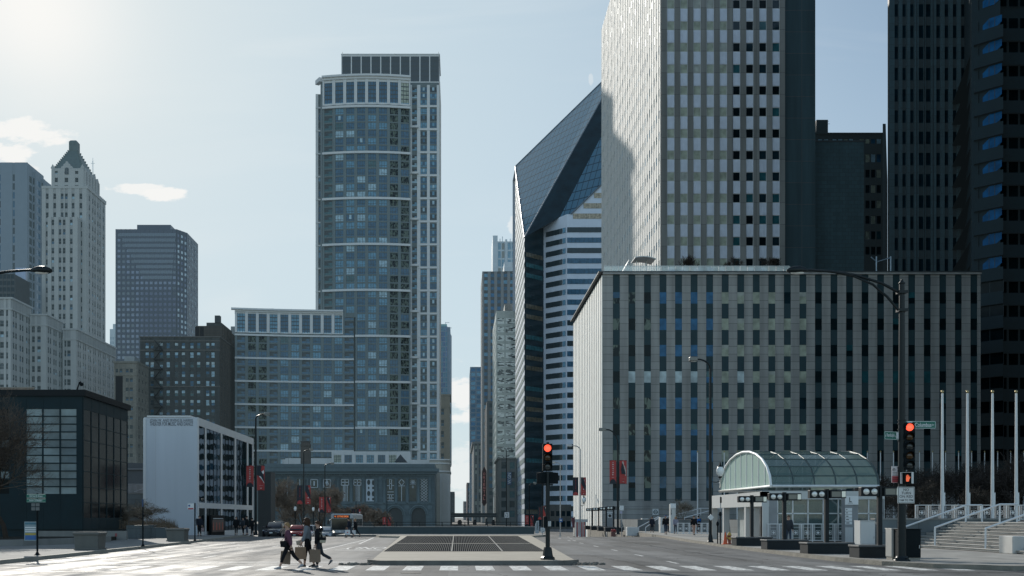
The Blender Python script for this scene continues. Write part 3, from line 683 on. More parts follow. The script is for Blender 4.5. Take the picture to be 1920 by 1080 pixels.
# --- very dark tower at the right edge with stepped bays
Yd = 196.; x0 = wx(1665,Yd); x1 = wx(1826,Yd); Z1 = 122
b = Bld('dark_granite_tower', 'dark ribbed granite tower at the right edge with stepped bays of blue windows', 'tower', x0, Yd)
dg = panel_mat('dark_granite', (.036,.085,.108), 1.1, 1.3, .02, (.014,.018,.02), 'x', .6, .12, .03, .35, 0., .3)
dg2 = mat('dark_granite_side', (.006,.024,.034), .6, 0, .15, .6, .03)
rows = [(4+3.9*j, 6.3+3.9*j) for j in range(30)]
def ribs(xa, xb, n, ww): return [(( wx(xa,Yd)-x0) + (wx(xb,Yd)-wx(xa,Yd))*(i+.5-ww/2)/n, (wx(xa,Yd)-x0) + (wx(xb,Yd)-wx(xa,Yd))*(i+.5+ww/2)/n) for i in range(n)]
cols = ribs(1672,1716,3,.55) + ribs(1719,1746,2,.78) + ribs(1750,1812,4,.56)
b.mb('wall', dg2).prism([(x0+.05,Yd+.16,-2),(x1,Yd+.16,-2),(x1+20,236,-2),(wx(1668,236),236,-2)], (0,0,Z1+2))
b.grid(Fr(x0,Yd,0), x1-x0, -2, Z1, cols, rows, dg, dg2, .5, .1, 'plain', [(glass('glass_tower_edge',(.004,.020,.030),.3,.12,.01),)*3])
m = b.mb('fin', mat('fin_steel', (.10,.13,.15), .35, .7, haze=.01))
for px in (1716.5,1731.5,1747): fbox(m, Fr(x0,Yd,0), wx(px,Yd)-x0-.06, wx(px,Yd)-x0+.06, -2, Z1, .4, .62)
b.mb('shoulder', dg2).prism([(wx(1655,Yd+1),Yd+1,-2),(x0-.01,Yd+1,-2),(wx(1664,230),230,-2),(wx(1656,230),230,-2)], (0,0,wz(232,Yd+1)+2))
# bays: slanted facets rising storey by storey, each floor a dark band over recessed glass
Yb = 168.; xA, xB, xC, xD = wx(1815,176), wx(1845,Yb), wx(1881,Yb), wx(2010,Yb)
xA = wx(1812,195.8)
pts = [(xA,195.8),(xB,Yb+3.2),(xC,Yb),(xC+.01,Yb+1.6),(xD,Yb+1.6)]
zs = [wz(497-45.5*k,Yb) for k in range(14)]
band = b.mb('bay', mat('bay_granite', (.006,.023,.033), .6, 0, .1, .6, .02, .15))
b.mb('unseen_sky_blocker', mat('bay_granite', (.01,.015,.019))).prism([(56.5,100,-2),(150,100,-2),(150,166,-2),(91.5,166,-2)],(0,0,Z1-10))  # unseen block added out of frame to cut sky light on the podium
band.prism([(x,y+.9,-2) for x,y in pts] + [(xD,230,-2),(wx(1813,230),230,-2)], (0,0,Z1+2))
for k in range(-11, 12):
    z0 = wz(496-45.5*k, Yb); top = wz(473-45.5*k-0, Yb)
    if z0 < -1: continue
    P = [(x,y,top-.35) for x,y in pts] + [(xD,215,top-.35),(wx(1812.5,215),215,top-.35)]
    if k <= 9: band.prism(P, (0,0,1.95))
    for s_ in range(4):
        if s_ == 2: continue
        fr, W = span(*pts[s_], *pts[s_+1])
        nn = (3,1,0,6)[s_]
        for q in range(nn):
            ww = W/nn; blue = (s_ == 1 and k >= 0)
            b.win(fr, q*ww+(.12 if not blue else 1.1), z0-.35, ww-(.24 if not blue else 1.5), top-z0-(0 if not blue else .1), 'hex' if blue else 'strip', (G('bayblue') if False else (glass('glass_bay', (.004,.10,.26), .2, .1, .01) if blue else rc([G('deep'),G('black'),G('deep')])),)*2+(dg2,), d=-.55)
b.finish()
# --- faceted white-banded skyscraper with the slanted glass roof
Yc = 385.; H_ = hz(Yc)*.55
b = Bld('slanted_roof_tower', 'white banded skyscraper with slanted diamond shaped glass roof', 'tower', wx(1000,Yc), Yc)
wb = mat('white_band', (.56,.61,.70), .5, 0, .06, .4, H_, .4, .3); slg = mat('slot_dark', (.006,.020,.028), .2, 0, .3, .3, H_*.4, .25)
Lx = wx(983.5,Yc); Lb = 447.
zT, zA, zU = 102.8, 148.8, 164.0
T = (Lx, Yc, zT); A = (Lx, Lb, zA); U = (55.3,416.,zU); AP = (59.,430.,178.5); B0 = (62., 470., 178.5)
P1 = (36.8,387.,110.8); P2 = (40.5,384.,111.); P3 = (51.1,384.,121.2); P4 = (53.7,403.9,145.5); P5 = (60.,384.,131.); P6 = (60., 404., 147.)
V = (31.2,392.,108.)
rg, rn, rb = newmat('roof_glass')           # gridded blue glass of the slanted faces
Lk = rn.links; tc_ = rn.nodes.new('ShaderNodeTexCoord'); mp_ = rn.nodes.new('ShaderNodeMapping'); mp_.inputs['Rotation'].default_value=(0,0,R(0))
sp_ = rn.nodes.new('ShaderNodeSeparateXYZ'); Lk.new(tc_.outputs['Object'], sp_.inputs[0])
def mm(op, a, c=None):
    n_ = rn.nodes.new('ShaderNodeMath'); n_.operation = op
    for i_, x_ in enumerate((a,c)):
        if x_ is None: continue
        if isinstance(x_, (int,float)): n_.inputs[i_].default_value = x_
        else: Lk.new(x_, n_.inputs[i_])
    return n_.outputs[0]
ga = mm('LESS_THAN', mm('FRACT', mm('DIVIDE', mm('SUBTRACT', sp_.outputs[0], mm('MULTIPLY', sp_.outputs[1], .45)), 2.6)), .11)
gb = mm('LESS_THAN', mm('FRACT', mm('DIVIDE', sp_.outputs[2], 3.9)), .11)
gg_ = mm('MAXIMUM', ga, gb)
mx_ = rn.nodes.new('ShaderNodeMix'); mx_.data_type='RGBA'; Lk.new(gg_, mx_.inputs[0]); mx_.inputs[6].default_value=(.058,.145,.215,1); mx_.inputs[7].default_value=(.010,.034,.055,1)
Lk.new(mx_.outputs[2], rb.inputs['Base Color']); rb.inputs['Roughness'].default_value=.12; rb.inputs['Specular IOR Level'].default_value=.08; haze_out(rn, rb, H_*.8)
m = b.mb('slanted_roof', rg); m.poly([T, U, AP, A]); m.poly([P1,P2,P3,P5,P6,P4])
m = b.mb('roof_edge', mat('edge_trim', (.10,.13,.16), .4, .3, haze=H_))
for pa, pb_ in ((T,A),(A,AP),(T,U),(P2,P3),(P3,P5)): m.tube([pa,pb_], .28, 6)
m = b.mb('slot', slg)
for tri in ((T,U,P4),(T,P4,P1),(T,P1,V)): m.poly(tri)
m.poly([U,AP,P6,P4]); m.poly([(Lx,Yc,-2),(V[0],V[1],-2),V,T]); 
# vertical walls behind the bands
cw = b.mb('wall', wb)
cw.poly([(Lx,Lb,-2),(Lx,Yc,-2),T,A]); C1 = (39.,384.4)
cw.poly([(V[0],V[1],-2),(C1[0],C1[1],-2),(C1[0],C1[1],111),(V[0],V[1],109.5)])
cw.poly([(C1[0],C1[1],-2),(62,384.4,-2),(62,384.4,133),(51.1,384.4,121.2),(40.,384.4,111),(C1[0],C1[1],111)])
cw.poly([(62,384.4,-2),(62,470,-2),(62,470,178.5),(62,384.4,133)]); cw.poly([(62,470,-2),(Lx,470,-2),(Lx,470,150),(62,470,178.5)]); cw.poly([AP,A,(Lx,470,150),(62,470,178.5)]); cw.poly([AP, (62,470,178.5),(62,404,150),P6])
frL, WL = span(Lx, Lb, Lx, Yc); frC, WC = span(V[0],V[1],C1[0],C1[1]); frR, WR = span(C1[0],C1[1],62.,384.4)
dz = 19.33*Yc/F
for k in range(40):
    zc = wz(427+19.33*k, Yc); h_ = dz*.50
    if zc < 2: break
    b.win(frC, 1.2, zc-h_, WC*.70, h_, 'strip', (G('dark',H_),G('dark',H_),slg), .12); b.win(frC, 1.2+WC*.72, zc-h_, WC*.12, h_, 'strip', (G('sky',H_),)*2+(slg,), .12)
    b.win(frR, .1, zc-h_, WR-.2, h_, 'strip', (rc([G('dark',H_),G('dark',H_),G('mid',H_)]),)*2+(slg,), .12)
for k in range(3):                                   # shorter ribbons under the sloping edge, their sunlit reflection painted in tan
    yb_ = 411-19.33*k; u0 = wx(1071+(402-yb_+9)*1.02,Yc)-C1[0]+.6
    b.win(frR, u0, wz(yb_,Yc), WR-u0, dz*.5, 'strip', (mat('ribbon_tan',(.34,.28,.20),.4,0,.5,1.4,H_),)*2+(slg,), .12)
z = 3.
while z < zA-3:
    yl = Lb if z < 100 else Lb; u1 = WL if z < zT-2 else WL*max(.02, 1-(z-zT+3)/(zA-zT))
    b.win(frL, .15, z, max(.6,u1-.3), dz*.5, 'strip', (G('grey',H_),)*2+(wb,), .12); z += dz
z = 3.
fs_, Ws_ = span(Lx,Yc,V[0],V[1])
while z < zT-4:
    b.win(fs_, .6, z, Ws_-1.2, dz*.42, 'strip', (rc([G('teal',H_*.5),G('dark',H_*.5),G('bronze',H_*.5)]),)*2+(slg,), .1); z += dz
b.finish()
# low entrance building in front of it
Y = 300; b = Bld('low_pavilion', 'low grey pavilion with dark windows at the foot of the white banded skyscraper', 'building', wx(1048,Y), Y)
lg = mat('low_wall', (.09,.085,.078), .7, 0, .15, .5, .03)
xa, xb = wx(1031,Y), wx(1071,Y)
b.box('wall', lg, xa, xb, Y+.2, Y+30, -2, wz(946,Y)); b.grid(Fr(xa,Y,0), xb-xa, -2, wz(946,Y), even(4, xb-xa, 1.2), [(-1,.8),(2.0,3.6)], lg, lg, .2, .1, 'framed', lambda i,j: (G('dark'),G('dark'),lg)); b.finish()
# --- right side of the street canyon
def canyon(name, label, cat, pxf0, pxf1, Y, py, Yback, pier, sp, glasses, pitch, ww, fh, wh, d=.25, kind='plain', side_g=None, zmin=0, cap=100):
    xl, xr = wx(pxf0,Y), wx(pxf1,Y); zt = wz(py,Y)
    b = Bld(name, label, cat, xl, Y)
    b.box('wall', sp, xl+.1, xr-.1, Y+.16, Yback-.1, -2, zt-.1)
    W = xr-xl; n = max(1, round(W/pitch)); nr = int((zt-zmin-1.5)/fh)
    rows = [(zt-1.2-fh*(k)-wh, zt-1.2-fh*k) for k in range(nr)][::-1]
    b.grid(Fr(xl,Y,0), W, -2, zt, even(n, W, W/n*ww), rows, pier, sp, d, d*.6, kind, glasses)
    fr, W2 = span(xl,Yback,xl,Y); n2 = max(1, round(W2/pitch))
    b.grid(fr, W2, -2, zt, even(n2, W2, W2/n2*ww), rows, pier, sp, d, d*.6, kind, side_g or glasses)
    return b
Hc = .09
gg = lambda *ks: [(G(k,Hc),)*3 for k in ks]
w1 = mat('stone_grey_far', (.20,.20,.19), .7, 0, .1, .3, Hc, .4, .3); w2 = mat('stone_dark_far', (.06,.066,.07), .7, 0, .15, .3, Hc, .4, .3); w3 = mat('metal_far', (.36,.40,.43), .4, .3, .1, .3, .16); w4 = mat('glasswall_far', (.06,.10,.15), .2, .2, .2, .3, .12)
b = canyon('street_tower', 'tall grey gridded tower with setback crown in the street canyon', 'tower', 905, 966, 600, 509, 640, mat('grid_tower_wall', (.15,.155,.16), .7, 0, .1, .3, .13), w2, gg('sky','mid','mid','blue'), 3.9, .55, 3.7, 2.0)
Y=602; b.box('crown', w3, wx(945,Y), wx(966,Y), 599.2, 640, wz(509,600)+.02, wz(512,600)+6); b.finish()
Y=660; b = Bld('lattice_top_tower', 'pale tower with an open lattice crown rising behind the grey gridded tower', 'tower', wx(924,Y), Y)
for a, c in ((924,933),(947,951)): b.box('pylon', w3, wx(a,Y), wx(c,Y), Y-.5, Y+30, 60, wz(442 if a==924 else 449,Y))
b.box('wall', w4, wx(933.1,Y), wx(966,Y), Y+1.2, Y+30, 0, wz(455,Y))
b.grid(Fr(wx(933.2,Y),Y+1,0), wx(946.8,Y)-wx(933.2,Y), 100, wz(452,Y), even(2, wx(946.8,Y)-wx(933.2,Y), 1.7), [(100+5.2*k,104.2+5.2*k) for k in range(14)], w3, w3, .3, .2, 'plain', [(G('bronze',.2),)*3,(G('sky',.2),)*3])
b.grid(Fr(wx(951.2,Y),Y+1,0), wx(966,Y)-wx(951.2,Y), 100, wz(452,Y), even(2, wx(966,Y)-wx(951.2,Y), 1.9), [(100+5.2*k,104.2+5.2*k) for k in range(14)], w3, w3, .3, .2, 'plain', [(G('sky',.2),)*3,(G('mid',.2),)*3])
for px in (937,941.5,956,961): b.mb('mast', w3).box(wx(px,Y), wx(px,Y)+.4, Y+.4, Y+.8, wz(456,Y), wz(447 if px!=941.5 else 443,Y))
b.finish()
Y=470; b = Bld('mirror_front_building', 'slim building whose glass front bears a painted reflection of a bright wavy facade', 'building', wx(931,Y), Y)
xl, xr = wx(931,Y), wx(968,Y); zt = wz(583,Y); fh = 19.6*Y/F/1.0
mw = mat('mirror_spandrel', (.42,.45,.42), .35, .2, .15, .6, Hc); 
b.box('wall', mw, xl+.1, xr, Y+.2, 520, 0, zt-.1)
rfl, rfn, rfb = newmat('wavy_painted_reflection')          # warped glass: broken pale and dark reflections painted as noise colour
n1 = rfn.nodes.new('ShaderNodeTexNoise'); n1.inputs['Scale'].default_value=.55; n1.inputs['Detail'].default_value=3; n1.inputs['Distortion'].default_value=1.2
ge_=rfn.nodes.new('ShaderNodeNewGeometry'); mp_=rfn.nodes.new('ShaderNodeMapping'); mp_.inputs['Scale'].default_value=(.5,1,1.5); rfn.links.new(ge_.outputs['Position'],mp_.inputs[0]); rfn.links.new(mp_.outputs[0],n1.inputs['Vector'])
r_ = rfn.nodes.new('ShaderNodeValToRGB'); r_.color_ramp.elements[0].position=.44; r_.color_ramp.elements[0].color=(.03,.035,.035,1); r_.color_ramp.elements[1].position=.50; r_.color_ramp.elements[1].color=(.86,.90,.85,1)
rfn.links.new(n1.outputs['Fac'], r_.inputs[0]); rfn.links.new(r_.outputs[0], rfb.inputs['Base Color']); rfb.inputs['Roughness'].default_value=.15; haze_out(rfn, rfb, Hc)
rows = [(zt-2-fh*.80-fh*k*.82, zt-2-fh*.25-fh*k*.82) for k in range(21)][::-1]
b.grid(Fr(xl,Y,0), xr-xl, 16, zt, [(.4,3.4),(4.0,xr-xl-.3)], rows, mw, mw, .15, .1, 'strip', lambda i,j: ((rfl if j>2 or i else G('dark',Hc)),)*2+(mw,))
fr,W = span(xl,520,xl,Y); b.grid(fr, W, 16, zt, even(8,W,4), rows, mw, mw, .15, .1, 'plain', gg('grey','mid'))
b.box('penthouse', w1, wx(947,Y), xr+2, Y+3, 515, zt, wz(567,Y)); b.box('lobby_front', w2, xl, xr, Y+.1, 500, -2, 15.9)
b.finish()
canyon('glass_tower', 'narrow blue glass tower farthest up the street on the right', 'tower', 882+20*.0, 903, 900, 688, 960, w4, w4, gg('sky','blue','mid'), 4.2, .75, 3.8, 2.6).finish()
b = canyon('dark_infill_building', 'dark narrow building squeezed beside the mirror fronted one', 'building', 914, 927, 540, 752, 590, w2, w2, gg('dark','mid'), 3.2, .5, 3.7, 2.0); b.finish()
b = canyon('cornice_building', 'ornate stone building with a heavy cornice behind the vertical theatre sign', 'building', 889, 903, 690, 832, 800, w1, w2, gg('dark','mid','grey'), 3.2, .45, 4, 2.3)
b.box('cornice', w1, wx(889,690)-1.4, wx(903,690), 688.6, 800, wz(832,690)+.02, wz(828,690)); b.finish()
b = canyon('brick_walkup', 'small brick building with fire balconies at the far end of the street', 'building', 875.5, 882, 1000, 905, 1060, mat('brick_far', (.16,.07,.05), .8, haze=.15), w2, gg('dark','mid'), 3.2, .45, 4, 2.3); b.finish()
canyon('low_brick_house', 'lowest brick building at the very end of the street', 'building', 869, 875, 1250, 940, 1300, mat('brick_far2', (.22,.12,.09), .8, haze=.25), w2, gg('dark','mid'), 4, .45, 4, 2.3).finish()
Y=430; b = canyon('stone_corner_block', 'low stone block with deep window bays at the street corner', 'building', 937, 968, Y, 861, 470, mat('corner_stone', (.13,.13,.12), .7, 0, .12, .4, .05), w2, [(G('dark',.05),)*3,(G('teal',.05),)*3], 3.4, .62, 3.9, 2.6, .4)
b.box('cornice', mat('corner_stone', (.13,.13,.12)), wx(937,Y)-1, wx(968,Y), Y-1, 470, wz(861,Y)+.02, wz(858,Y)); b.finish()
# vertical theatre sign
Y=510; X=wx(908,Y); t = thing('theatre_sign', 'vertical red theatre sign reading ORIENTAL over the street', 'sign', (X,Y,wz(945,Y)))
sb = mat('sign_maroon', (.06,.012,.014), .5, haze=.03); sl_ = mat('sign_letter', (.55,.22,.2), .5, haze=.03, emit=.12)
m = MB(); m.box(X-1.1,X+1.1,Y,Y+.8,wz(942,Y),wz(884,Y)); m.prism([(X-1.1,Y,wz(884,Y)),(X+1.1,Y,wz(884,Y)),(X,Y,wz(874,Y))],(0,.8,0)); m.prism([(X-1.3,Y,wz(942,Y)),(X,Y,wz(950,Y)),(X+1.3,Y,wz(942,Y))],(0,.8,0)); m.build('sign_panel', sb, t)
m = MB()
for k, ch in enumerate('ORIENTAL'): put_text(m, ch, (X,Y-.05,wz(888.5+6.6*k,Y)), .28 if ch=='I' else 1.0, 1.25)
m.build('lettering', sl_, t)
# station sign banner
Y=426; t = thing('shop_banner', 'blue vertical shop banner with white letters on the stone corner block', 'sign', (wx(955,Y),Y,wz(908,Y)))
m=MB(); m.box(wx(951,Y),wx(959,Y),Y,Y+.15,wz(909,Y),wz(885,Y)); m.build('sign_panel', mat('banner_blue',(.03,.07,.16),.6,haze=.04), t)
m=MB(); put_text(m,'W.GN',(wx(955,Y),Y-.03,wz(897,Y)),4.4,1.3,(0,0,1),(-1,0,0)); m.build('lettering', sg, t)
# elevated railway across the street
Y=455; t = thing('rail_viaduct', 'dark elevated railway deck crossing the far street', 'bridge', (wx(905,Y),Y,-1.5))
vm = mat('viaduct_steel', (.03,.038,.042), .7, 0, .2, .5, .05)
m=MB(); m.box(wx(842,Y),wx(968,Y),Y,Y+8,wz(974,Y)+.9,wz(962,Y)); m.build('deck', vm, t); 
m=MB(); m.box(wx(842,Y),wx(968,Y),Y-.3,Y-.02,wz(968,Y),wz(966,Y)); m.build('girder_flange', mat('viaduct_trim',(.07,.08,.085),.6,haze=.05), t)
for px in (846,878,912,948):
    m=MB(); m.box(wx(px,Y)-.4,wx(px,Y)+.4,Y+.5,Y+1.2,-1.5,wz(972,Y)); m.build('pillar', vm, t)
for px, w_ in ((862,9),(890,8),(925,7)):
    m=MB(); m.bbox(wx(px,Y)-w_*.1,wx(px,Y)+w_*.1,Y-1.5,Y-.6,-1.4,.2,.1); tt=thing('far_car', {862:'dark far car under the left part of the viaduct',890:'dark far car under the middle of the viaduct',925:'dark far car under the right part of the viaduct'}[px], 'car', (wx(px,Y),Y-1,-1.5)); m.build('body', mat('far_car_paint',(.04,.04,.05),.3), tt); m=MB(); m.bbox(wx(px,Y)-w_*.07,wx(px,Y)+w_*.07,Y-1.45,Y-.7,.21,.7,.1); m.build('cabin', G('dark'), tt)
# ------------------------------------------------------------------ the residential tower with the bowed front
Yh = 436.; H_ = .10
b = Bld('residential_tower', 'tall residential tower with bowed front, pale horizontal bands and concave lower wing', 'tower', wx(690,Yh), Yh)
hp = mat('tower_pier', (.11,.145,.155), .7, 0, .1, .4, H_, .4, .3); hs = mat('tower_spandrel', (.095,.122,.128), .7, 0, .12, .4, H_, .4, .3)
hb = mat('tower_band', (.56,.56,.56), .6, 0, .06, .4, H_, .4, .3); hd = mat('tower_trim_recess_shade', (.02,.026,.03), .6, 0, .2, .4, H_)
fp = 14.2*Yh/F
def hg(i,j):
    r_ = random.random()
    a = G('mid',H_) if r_ < .62 else G('sky',H_) if r_ < .88 else G('light',H_) if r_ < .96 else G('teal',H_)
    c = a if random.random() < .97 else G('light',H_)
    return (a, c, hd)
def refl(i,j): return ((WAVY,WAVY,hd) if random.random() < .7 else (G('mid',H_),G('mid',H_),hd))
def bow(px): return 434.3 - 2.6*max(0,(1-((px-690)/95.)**2))
def conc(px): return 432.4 - 4.8*max(0,((px-640)/-200.))**1.6
def bay(px0, px1, curve, wl, wr, ztop, zbot, kind, g, pierm=hp, off=0, spm=hs):
    ya, yb = curve(px0), curve(px1); fr, W = span(wx(px0,ya), ya, wx(px1,yb), yb)
    rows = []; z = ztop
    while z - fp > zbot: rows.append((z-fp*.92, z-fp*.10)); z -= fp
    k = W/(px1-px0)
    b.grid(fr, W, zbot, ztop, [((wl-px0)*k, (wr-px0)*k)], rows[::-1], pierm, spm, .35, .18, kind, g)
    return fr, W
zc0 = wz(204,434); zcrown = wz(153,434); zlow = wz(905,434)
bw_ = [605.5+20.42*i for i in range(9)]
for i in range(8):
    p0, p1 = bw_[i], bw_[i+1]; l, r = p0+3.0, p1-2.2
    zl = zlow if i > 2 else wz(597,434)
    if i == 0: bay(p0,p1,bow,l,r,zc0,zl,'balcony',lambda i,j:(G('dark',H_),G('teal',H_),hd))
    else: bay(p0,p1,bow,l,r,zc0,zl,'lights', refl if i == 7 or (i == 6) else hg)
    ya, yb = bow(p0), bow(p1); fr, W = span(wx(p0,ya), ya, wx(p1,yb), yb); k = W/(p1-p0)
    b.grid(fr, W, zc0+.9, zcrown, [((l-p0)*k,(r-p0)*k)], [(zc0+1.6,zcrown-1)], hb, hb, .6, .3, 'tall', lambda a,c: (G('mid',H_) if i!=7 else G('grey',H_), G('sky',H_), hd))
    for q in range(9):
        m = b.mb('band', hb, None, ('bow',q)); zz = zc0 - q*6*fp
        if zz < zlow+2 or (i < 3 and zz < wz(596,434)): break
        fbox(m, fr, -.05, W+.05, zz-.45, zz+.42, .2, .95)
    fbox(b.mb('cornice', hb), fr, -.05, W+.05, zcrown+.02, zcrown+.9, -.2, .9); fbox(b.mb('cornice', hb), fr, -.05, W+.05, zcrown+.91, zcrown+1.7, -.2, 1.6)
# return of the cornice on the left, narrow left strip, balcony strip and right-hand section
fr, W = span(wx(597.5,437), 437.5, wx(605.5,435), 434.1); fbox(b.mb('cornice', hb), fr, -.2, W, zcrown-.1, zcrown+1.6, -.2, 1.5); fbox(b.mb('wall', hp), fr, W*.55, W, wz(640,434), zcrown, -.4, .2)
X0, X1 = wx(592,440), wx(606,440)
rows = [(wz(202+43*k+10+14*q,440), wz(202+43*k+14*q-1,440)) for k in range(10) for q in range(3)]; rows = [(a,c) for a,c in rows if a > wz(600,440)]
b.grid(Fr(X0,440,0), X1-X0, wz(640,440), wz(177,440), [((597-592)*440/F,(603-592)*440/F)], sorted(rows), hb, hs, .4, .15, 'framed', lambda i,j: (rc([G('mid',H_),G('sky',H_),G('dark',H_)]),)*2+(hd,))
for k in range(10): fbox(b.mb('band', hb, None, ('strip',k)), Fr(X0,440,0), 0, X1-X0, wz(203+43*k,440)-.3, wz(203+43*k,440)+.3, .2, .6)
b.box('wall', hs, X0, wx(640,440)-.02, 440.5, 460, 0, wz(180,440)); b.box('wall', hs, wx(606,440), wx(823,440)-.2, 437.2, 462, 0, wz(160,440))
# right-hand section: white piers, windows in threes
Yr = 436.4; X0 = wx(769.5,Yr); X1 = wx(824,Yr); fr = Fr(X0,Yr,0); zr = [wz(157+43.15*k,Yr) for k in range(18)]; zr[0] = wz(158,Yr)
f = lambda p: (p-769.5)*Yr/F
for k in range(17):
    z1, z0 = zr[k], zr[k+1]
    if k == 0: z1 = wz(160,Yr)
    hh = (z1-z0-1.0)/3
    rws = [(z0+.7+hh*q+.12, z0+.7+hh*q+hh-.55) for q in range(3)]
    b.grid(fr, X1-X0, z0, z1, [(f(772.5),f(782)),(f(788.3),f(800.6)),(f(806),f(819))], rws, hb, hs, .45, .1, lambda i,j: 'balcony' if i == 0 else 'lights', lambda i,j: (rc([G('mid',H_),G('dark',H_),G('sky',H_),G('mid',H_)]) if i else G('black',H_), rc([G('mid',H_),G('sky',H_),G('light',H_)]), hd))
    fbox(b.mb('band', hb, None, ('right',k)), fr, f(784), f(821), z0-.35, z0+.45, .1, .55)
    if k % 2: 
        for q_ in (0,): fbox(b.mb('balcony_band', hb, None, k), fr, f(768), f(785), z0+fp*.3-.4, z0+fp*.3+.4, .2, 1.4)
b.box('flank', mat('flank_pale',(.42,.38,.33),.6,0,.08,.4,H_,.4,.3), X1-.02, X1+.25, Yr-.2, 462, 0, zr[0]+1)
# penthouse screen above
Yq = 441.; X0 = wx(640,Yq); X1 = wx(823.5,Yq); zt = wz(103,Yq); zb = wz(156,Yq)
pd_ = mat('screen_dark', (.018,.028,.036), .3, .2, .2, 1.2, H_)
b.grid(Fr(X0,Yq,0), X1-X0, zb, zt, [(W_*1.0+.35, W_+3.95) for W_ in [ (X1-X0)/10*i for i in range(10)]], [(zb+.6,zt-.7)], hb, hb, .3, .2, 'tall', lambda i,j: (pd_,pd_,hd), skip=None)
b.box('wall', pd_, X0+.1, X1-.1, Yq+.2, 462, zb, zt-.1); b.box('coping', hb, X0-.1, X1+.3, Yq-.4, 462.2, zt+.01, zt+.35)
m = b.mb('antenna', hd)
for px in (642,652,672,740,776,812,822): m.tube([(wx(px,Yq),Yq+.5,zt+.3),(wx(px,Yq),Yq+.5,zt+(1.5 if px in (642,822) else .8))], .07, 5)
# concave wing
bx = [440.5+20.28*i for i in range(12)]
zw0 = wz(634,436); zwt = wz(592,436)
for i in range(11):
    p0, p1 = bx[i], bx[i+1]; l, r = p0+4.2, p1-1.2
    if i == 10: l, r = p0+3, p1-.2
    bal = i in (0,3,6,10)
    gfun = (lambda i,j:(G('dark',H_),G('mid',H_),hd)) if bal else (refl if i in (1,) or (i==2) else hg)
    bay(p0,p1,conc,l,r,zw0 if i<10 else wz(590,436),zlow,'balcony' if bal else 'lights', gfun)
    ya, yb = conc(p0), conc(p1); fr, W = span(wx(p0,ya), ya, wx(p1,yb), yb); k = W/(p1-p0)
    for q in range(6):
        m = b.mb('band', hb, None, ('wing',q)); zz = zw0 - q*3*fp
        if zz < zlow: break
        fbox(m, fr, -.05, W+.05, zz-.35, zz+.35, .2, .8)
    if i < 10:
        b.grid(fr, W, zw0+.9, zwt, [((l-p0)*k,(r-p0)*k)], [(zw0+1.2,zwt-.6)], hb, hb, .6, .3, 'tall', lambda a,c: (rc([G('mid',H_),G('sky',H_),G('mid',H_)]), G('light',H_), hd))
        fbox(b.mb('cornice', hb), fr, -.05, W+.05, zwt+.01, zwt+.7, -.2, .9); fbox(b.mb('cornice', hb), fr, -.05-(1.4 if i==0 else 0), W+.05, zwt+.71, zwt+1.4, -.2, 1.7)
    ins = fr.p(0,0,-.16), fr.p(W,0,-.16); b.mb('wall', hs).prism([ins[0], ins[1], (ins[1].x, 462, 0), (ins[0].x, 462, 0)], (0,0,zwt-.2 if i<10 else zw0))
m = b.mb('roof_plant', hd); m.box(wx(469,445), wx(513,445), 445, 452, zwt, wz(578.5,445)); m.box(wx(524,440)-.5,wx(528,440),440,441,zwt+1,wz(580,440)); m.box(wx(530,440),wx(537,440),440,441,zwt+2,wz(580,440)); m.box(wx(545,440),wx(547.5,440),440,441,zwt+1,wz(579.5,440))
rl = b.mb('roof_railing', hb); 
for px in range(440, 594, 7): rl.box(wx(px,438), wx(px,438)+.08, 438, 438.1, zwt+1, zwt+2.6)
rl.box(wx(440,438), wx(592,438), 438, 438.1, zwt+2.5, zwt+2.62)
# podium terrace with white parapets and crown windows seen over the classical building
Y=430.5; b.box('podium', hb, wx(478,Y), wx(626,Y), Y, 434.5, 0, wz(859,Y)); m=b.mb('planting', mat('hedge_dark',(.012,.018,.012),.9,0,.4,2,H_))
for k in range(60): 
    px = 480+2.45*k; m.ell((wx(px,Y),Y+.4,wz(858.5,Y)), (.5,.3,.25+.25*random.random()), 6, 4)
Y=429.; b.grid(Fr(wx(622,Y),Y,0), wx(770,Y)-wx(622,Y), 0, wz(846.5,Y), [((p-622)*Y/F,(p+14-622)*Y/F) for p in (626,646,667,687.5,708.5,729.5)], [(wz(868,Y),wz(853,Y))], hb, hb, .4, .2, 'tall', lambda i,j: (rc([G('sky',H_),G('mid',H_),G('grey',H_)]),G('light',H_),hd))
b.box('podium', hb, wx(768,426), wx(822,426), 426, 434, 0, wz(862,426))
b.finish()
# round-cornered ribbed base at its right
Y=424.; b = Bld('rounded_corner_base', 'pale ribbed building with a rounded corner beside the classical building', 'building', wx(832,Y), Y)
cx, rr = wx(826,Y), (843.5-826)*Y/F; m = b.mb('wall', mat('ribbed_pale', (.30,.275,.24), .4, .25, .1, .5, H_, .4, .3)); m2 = b.mb('rib', hb)
cy = Y+rr
zt = wz(862,Y)
m.loft([[(cx-4.5,Y,z)]+[(cx+rr*math.sin(a),cy-rr*math.cos(a),z) for a in [math.pi/2*i/12 for i in range(13)]]+[(cx+rr,cy+25,z),(cx-4.5,cy+25,z)] for z in (-2,zt)], 0, True, False)
for i in range(13):
    a = math.pi/2*i/12; m2.tube([(cx+(rr+.05)*math.sin(a),cy-(rr+.05)*math.cos(a),-2),(cx+(rr+.05)*math.sin(a),cy-(rr+.05)*math.cos(a),wz(888,Y))], .16, 5)
for py in (862,869,884):
    m2.tube([(cx-4.5,Y-.1,wz(py,Y))]+[(cx+(rr+.1)*math.sin(a),cy-(rr+.1)*math.cos(a),wz(py,Y)) for a in [math.pi/2*i/12 for i in range(13)]]+[(cx+rr+.1,cy+20,wz(py,Y))], .35, 6)
b.finish()
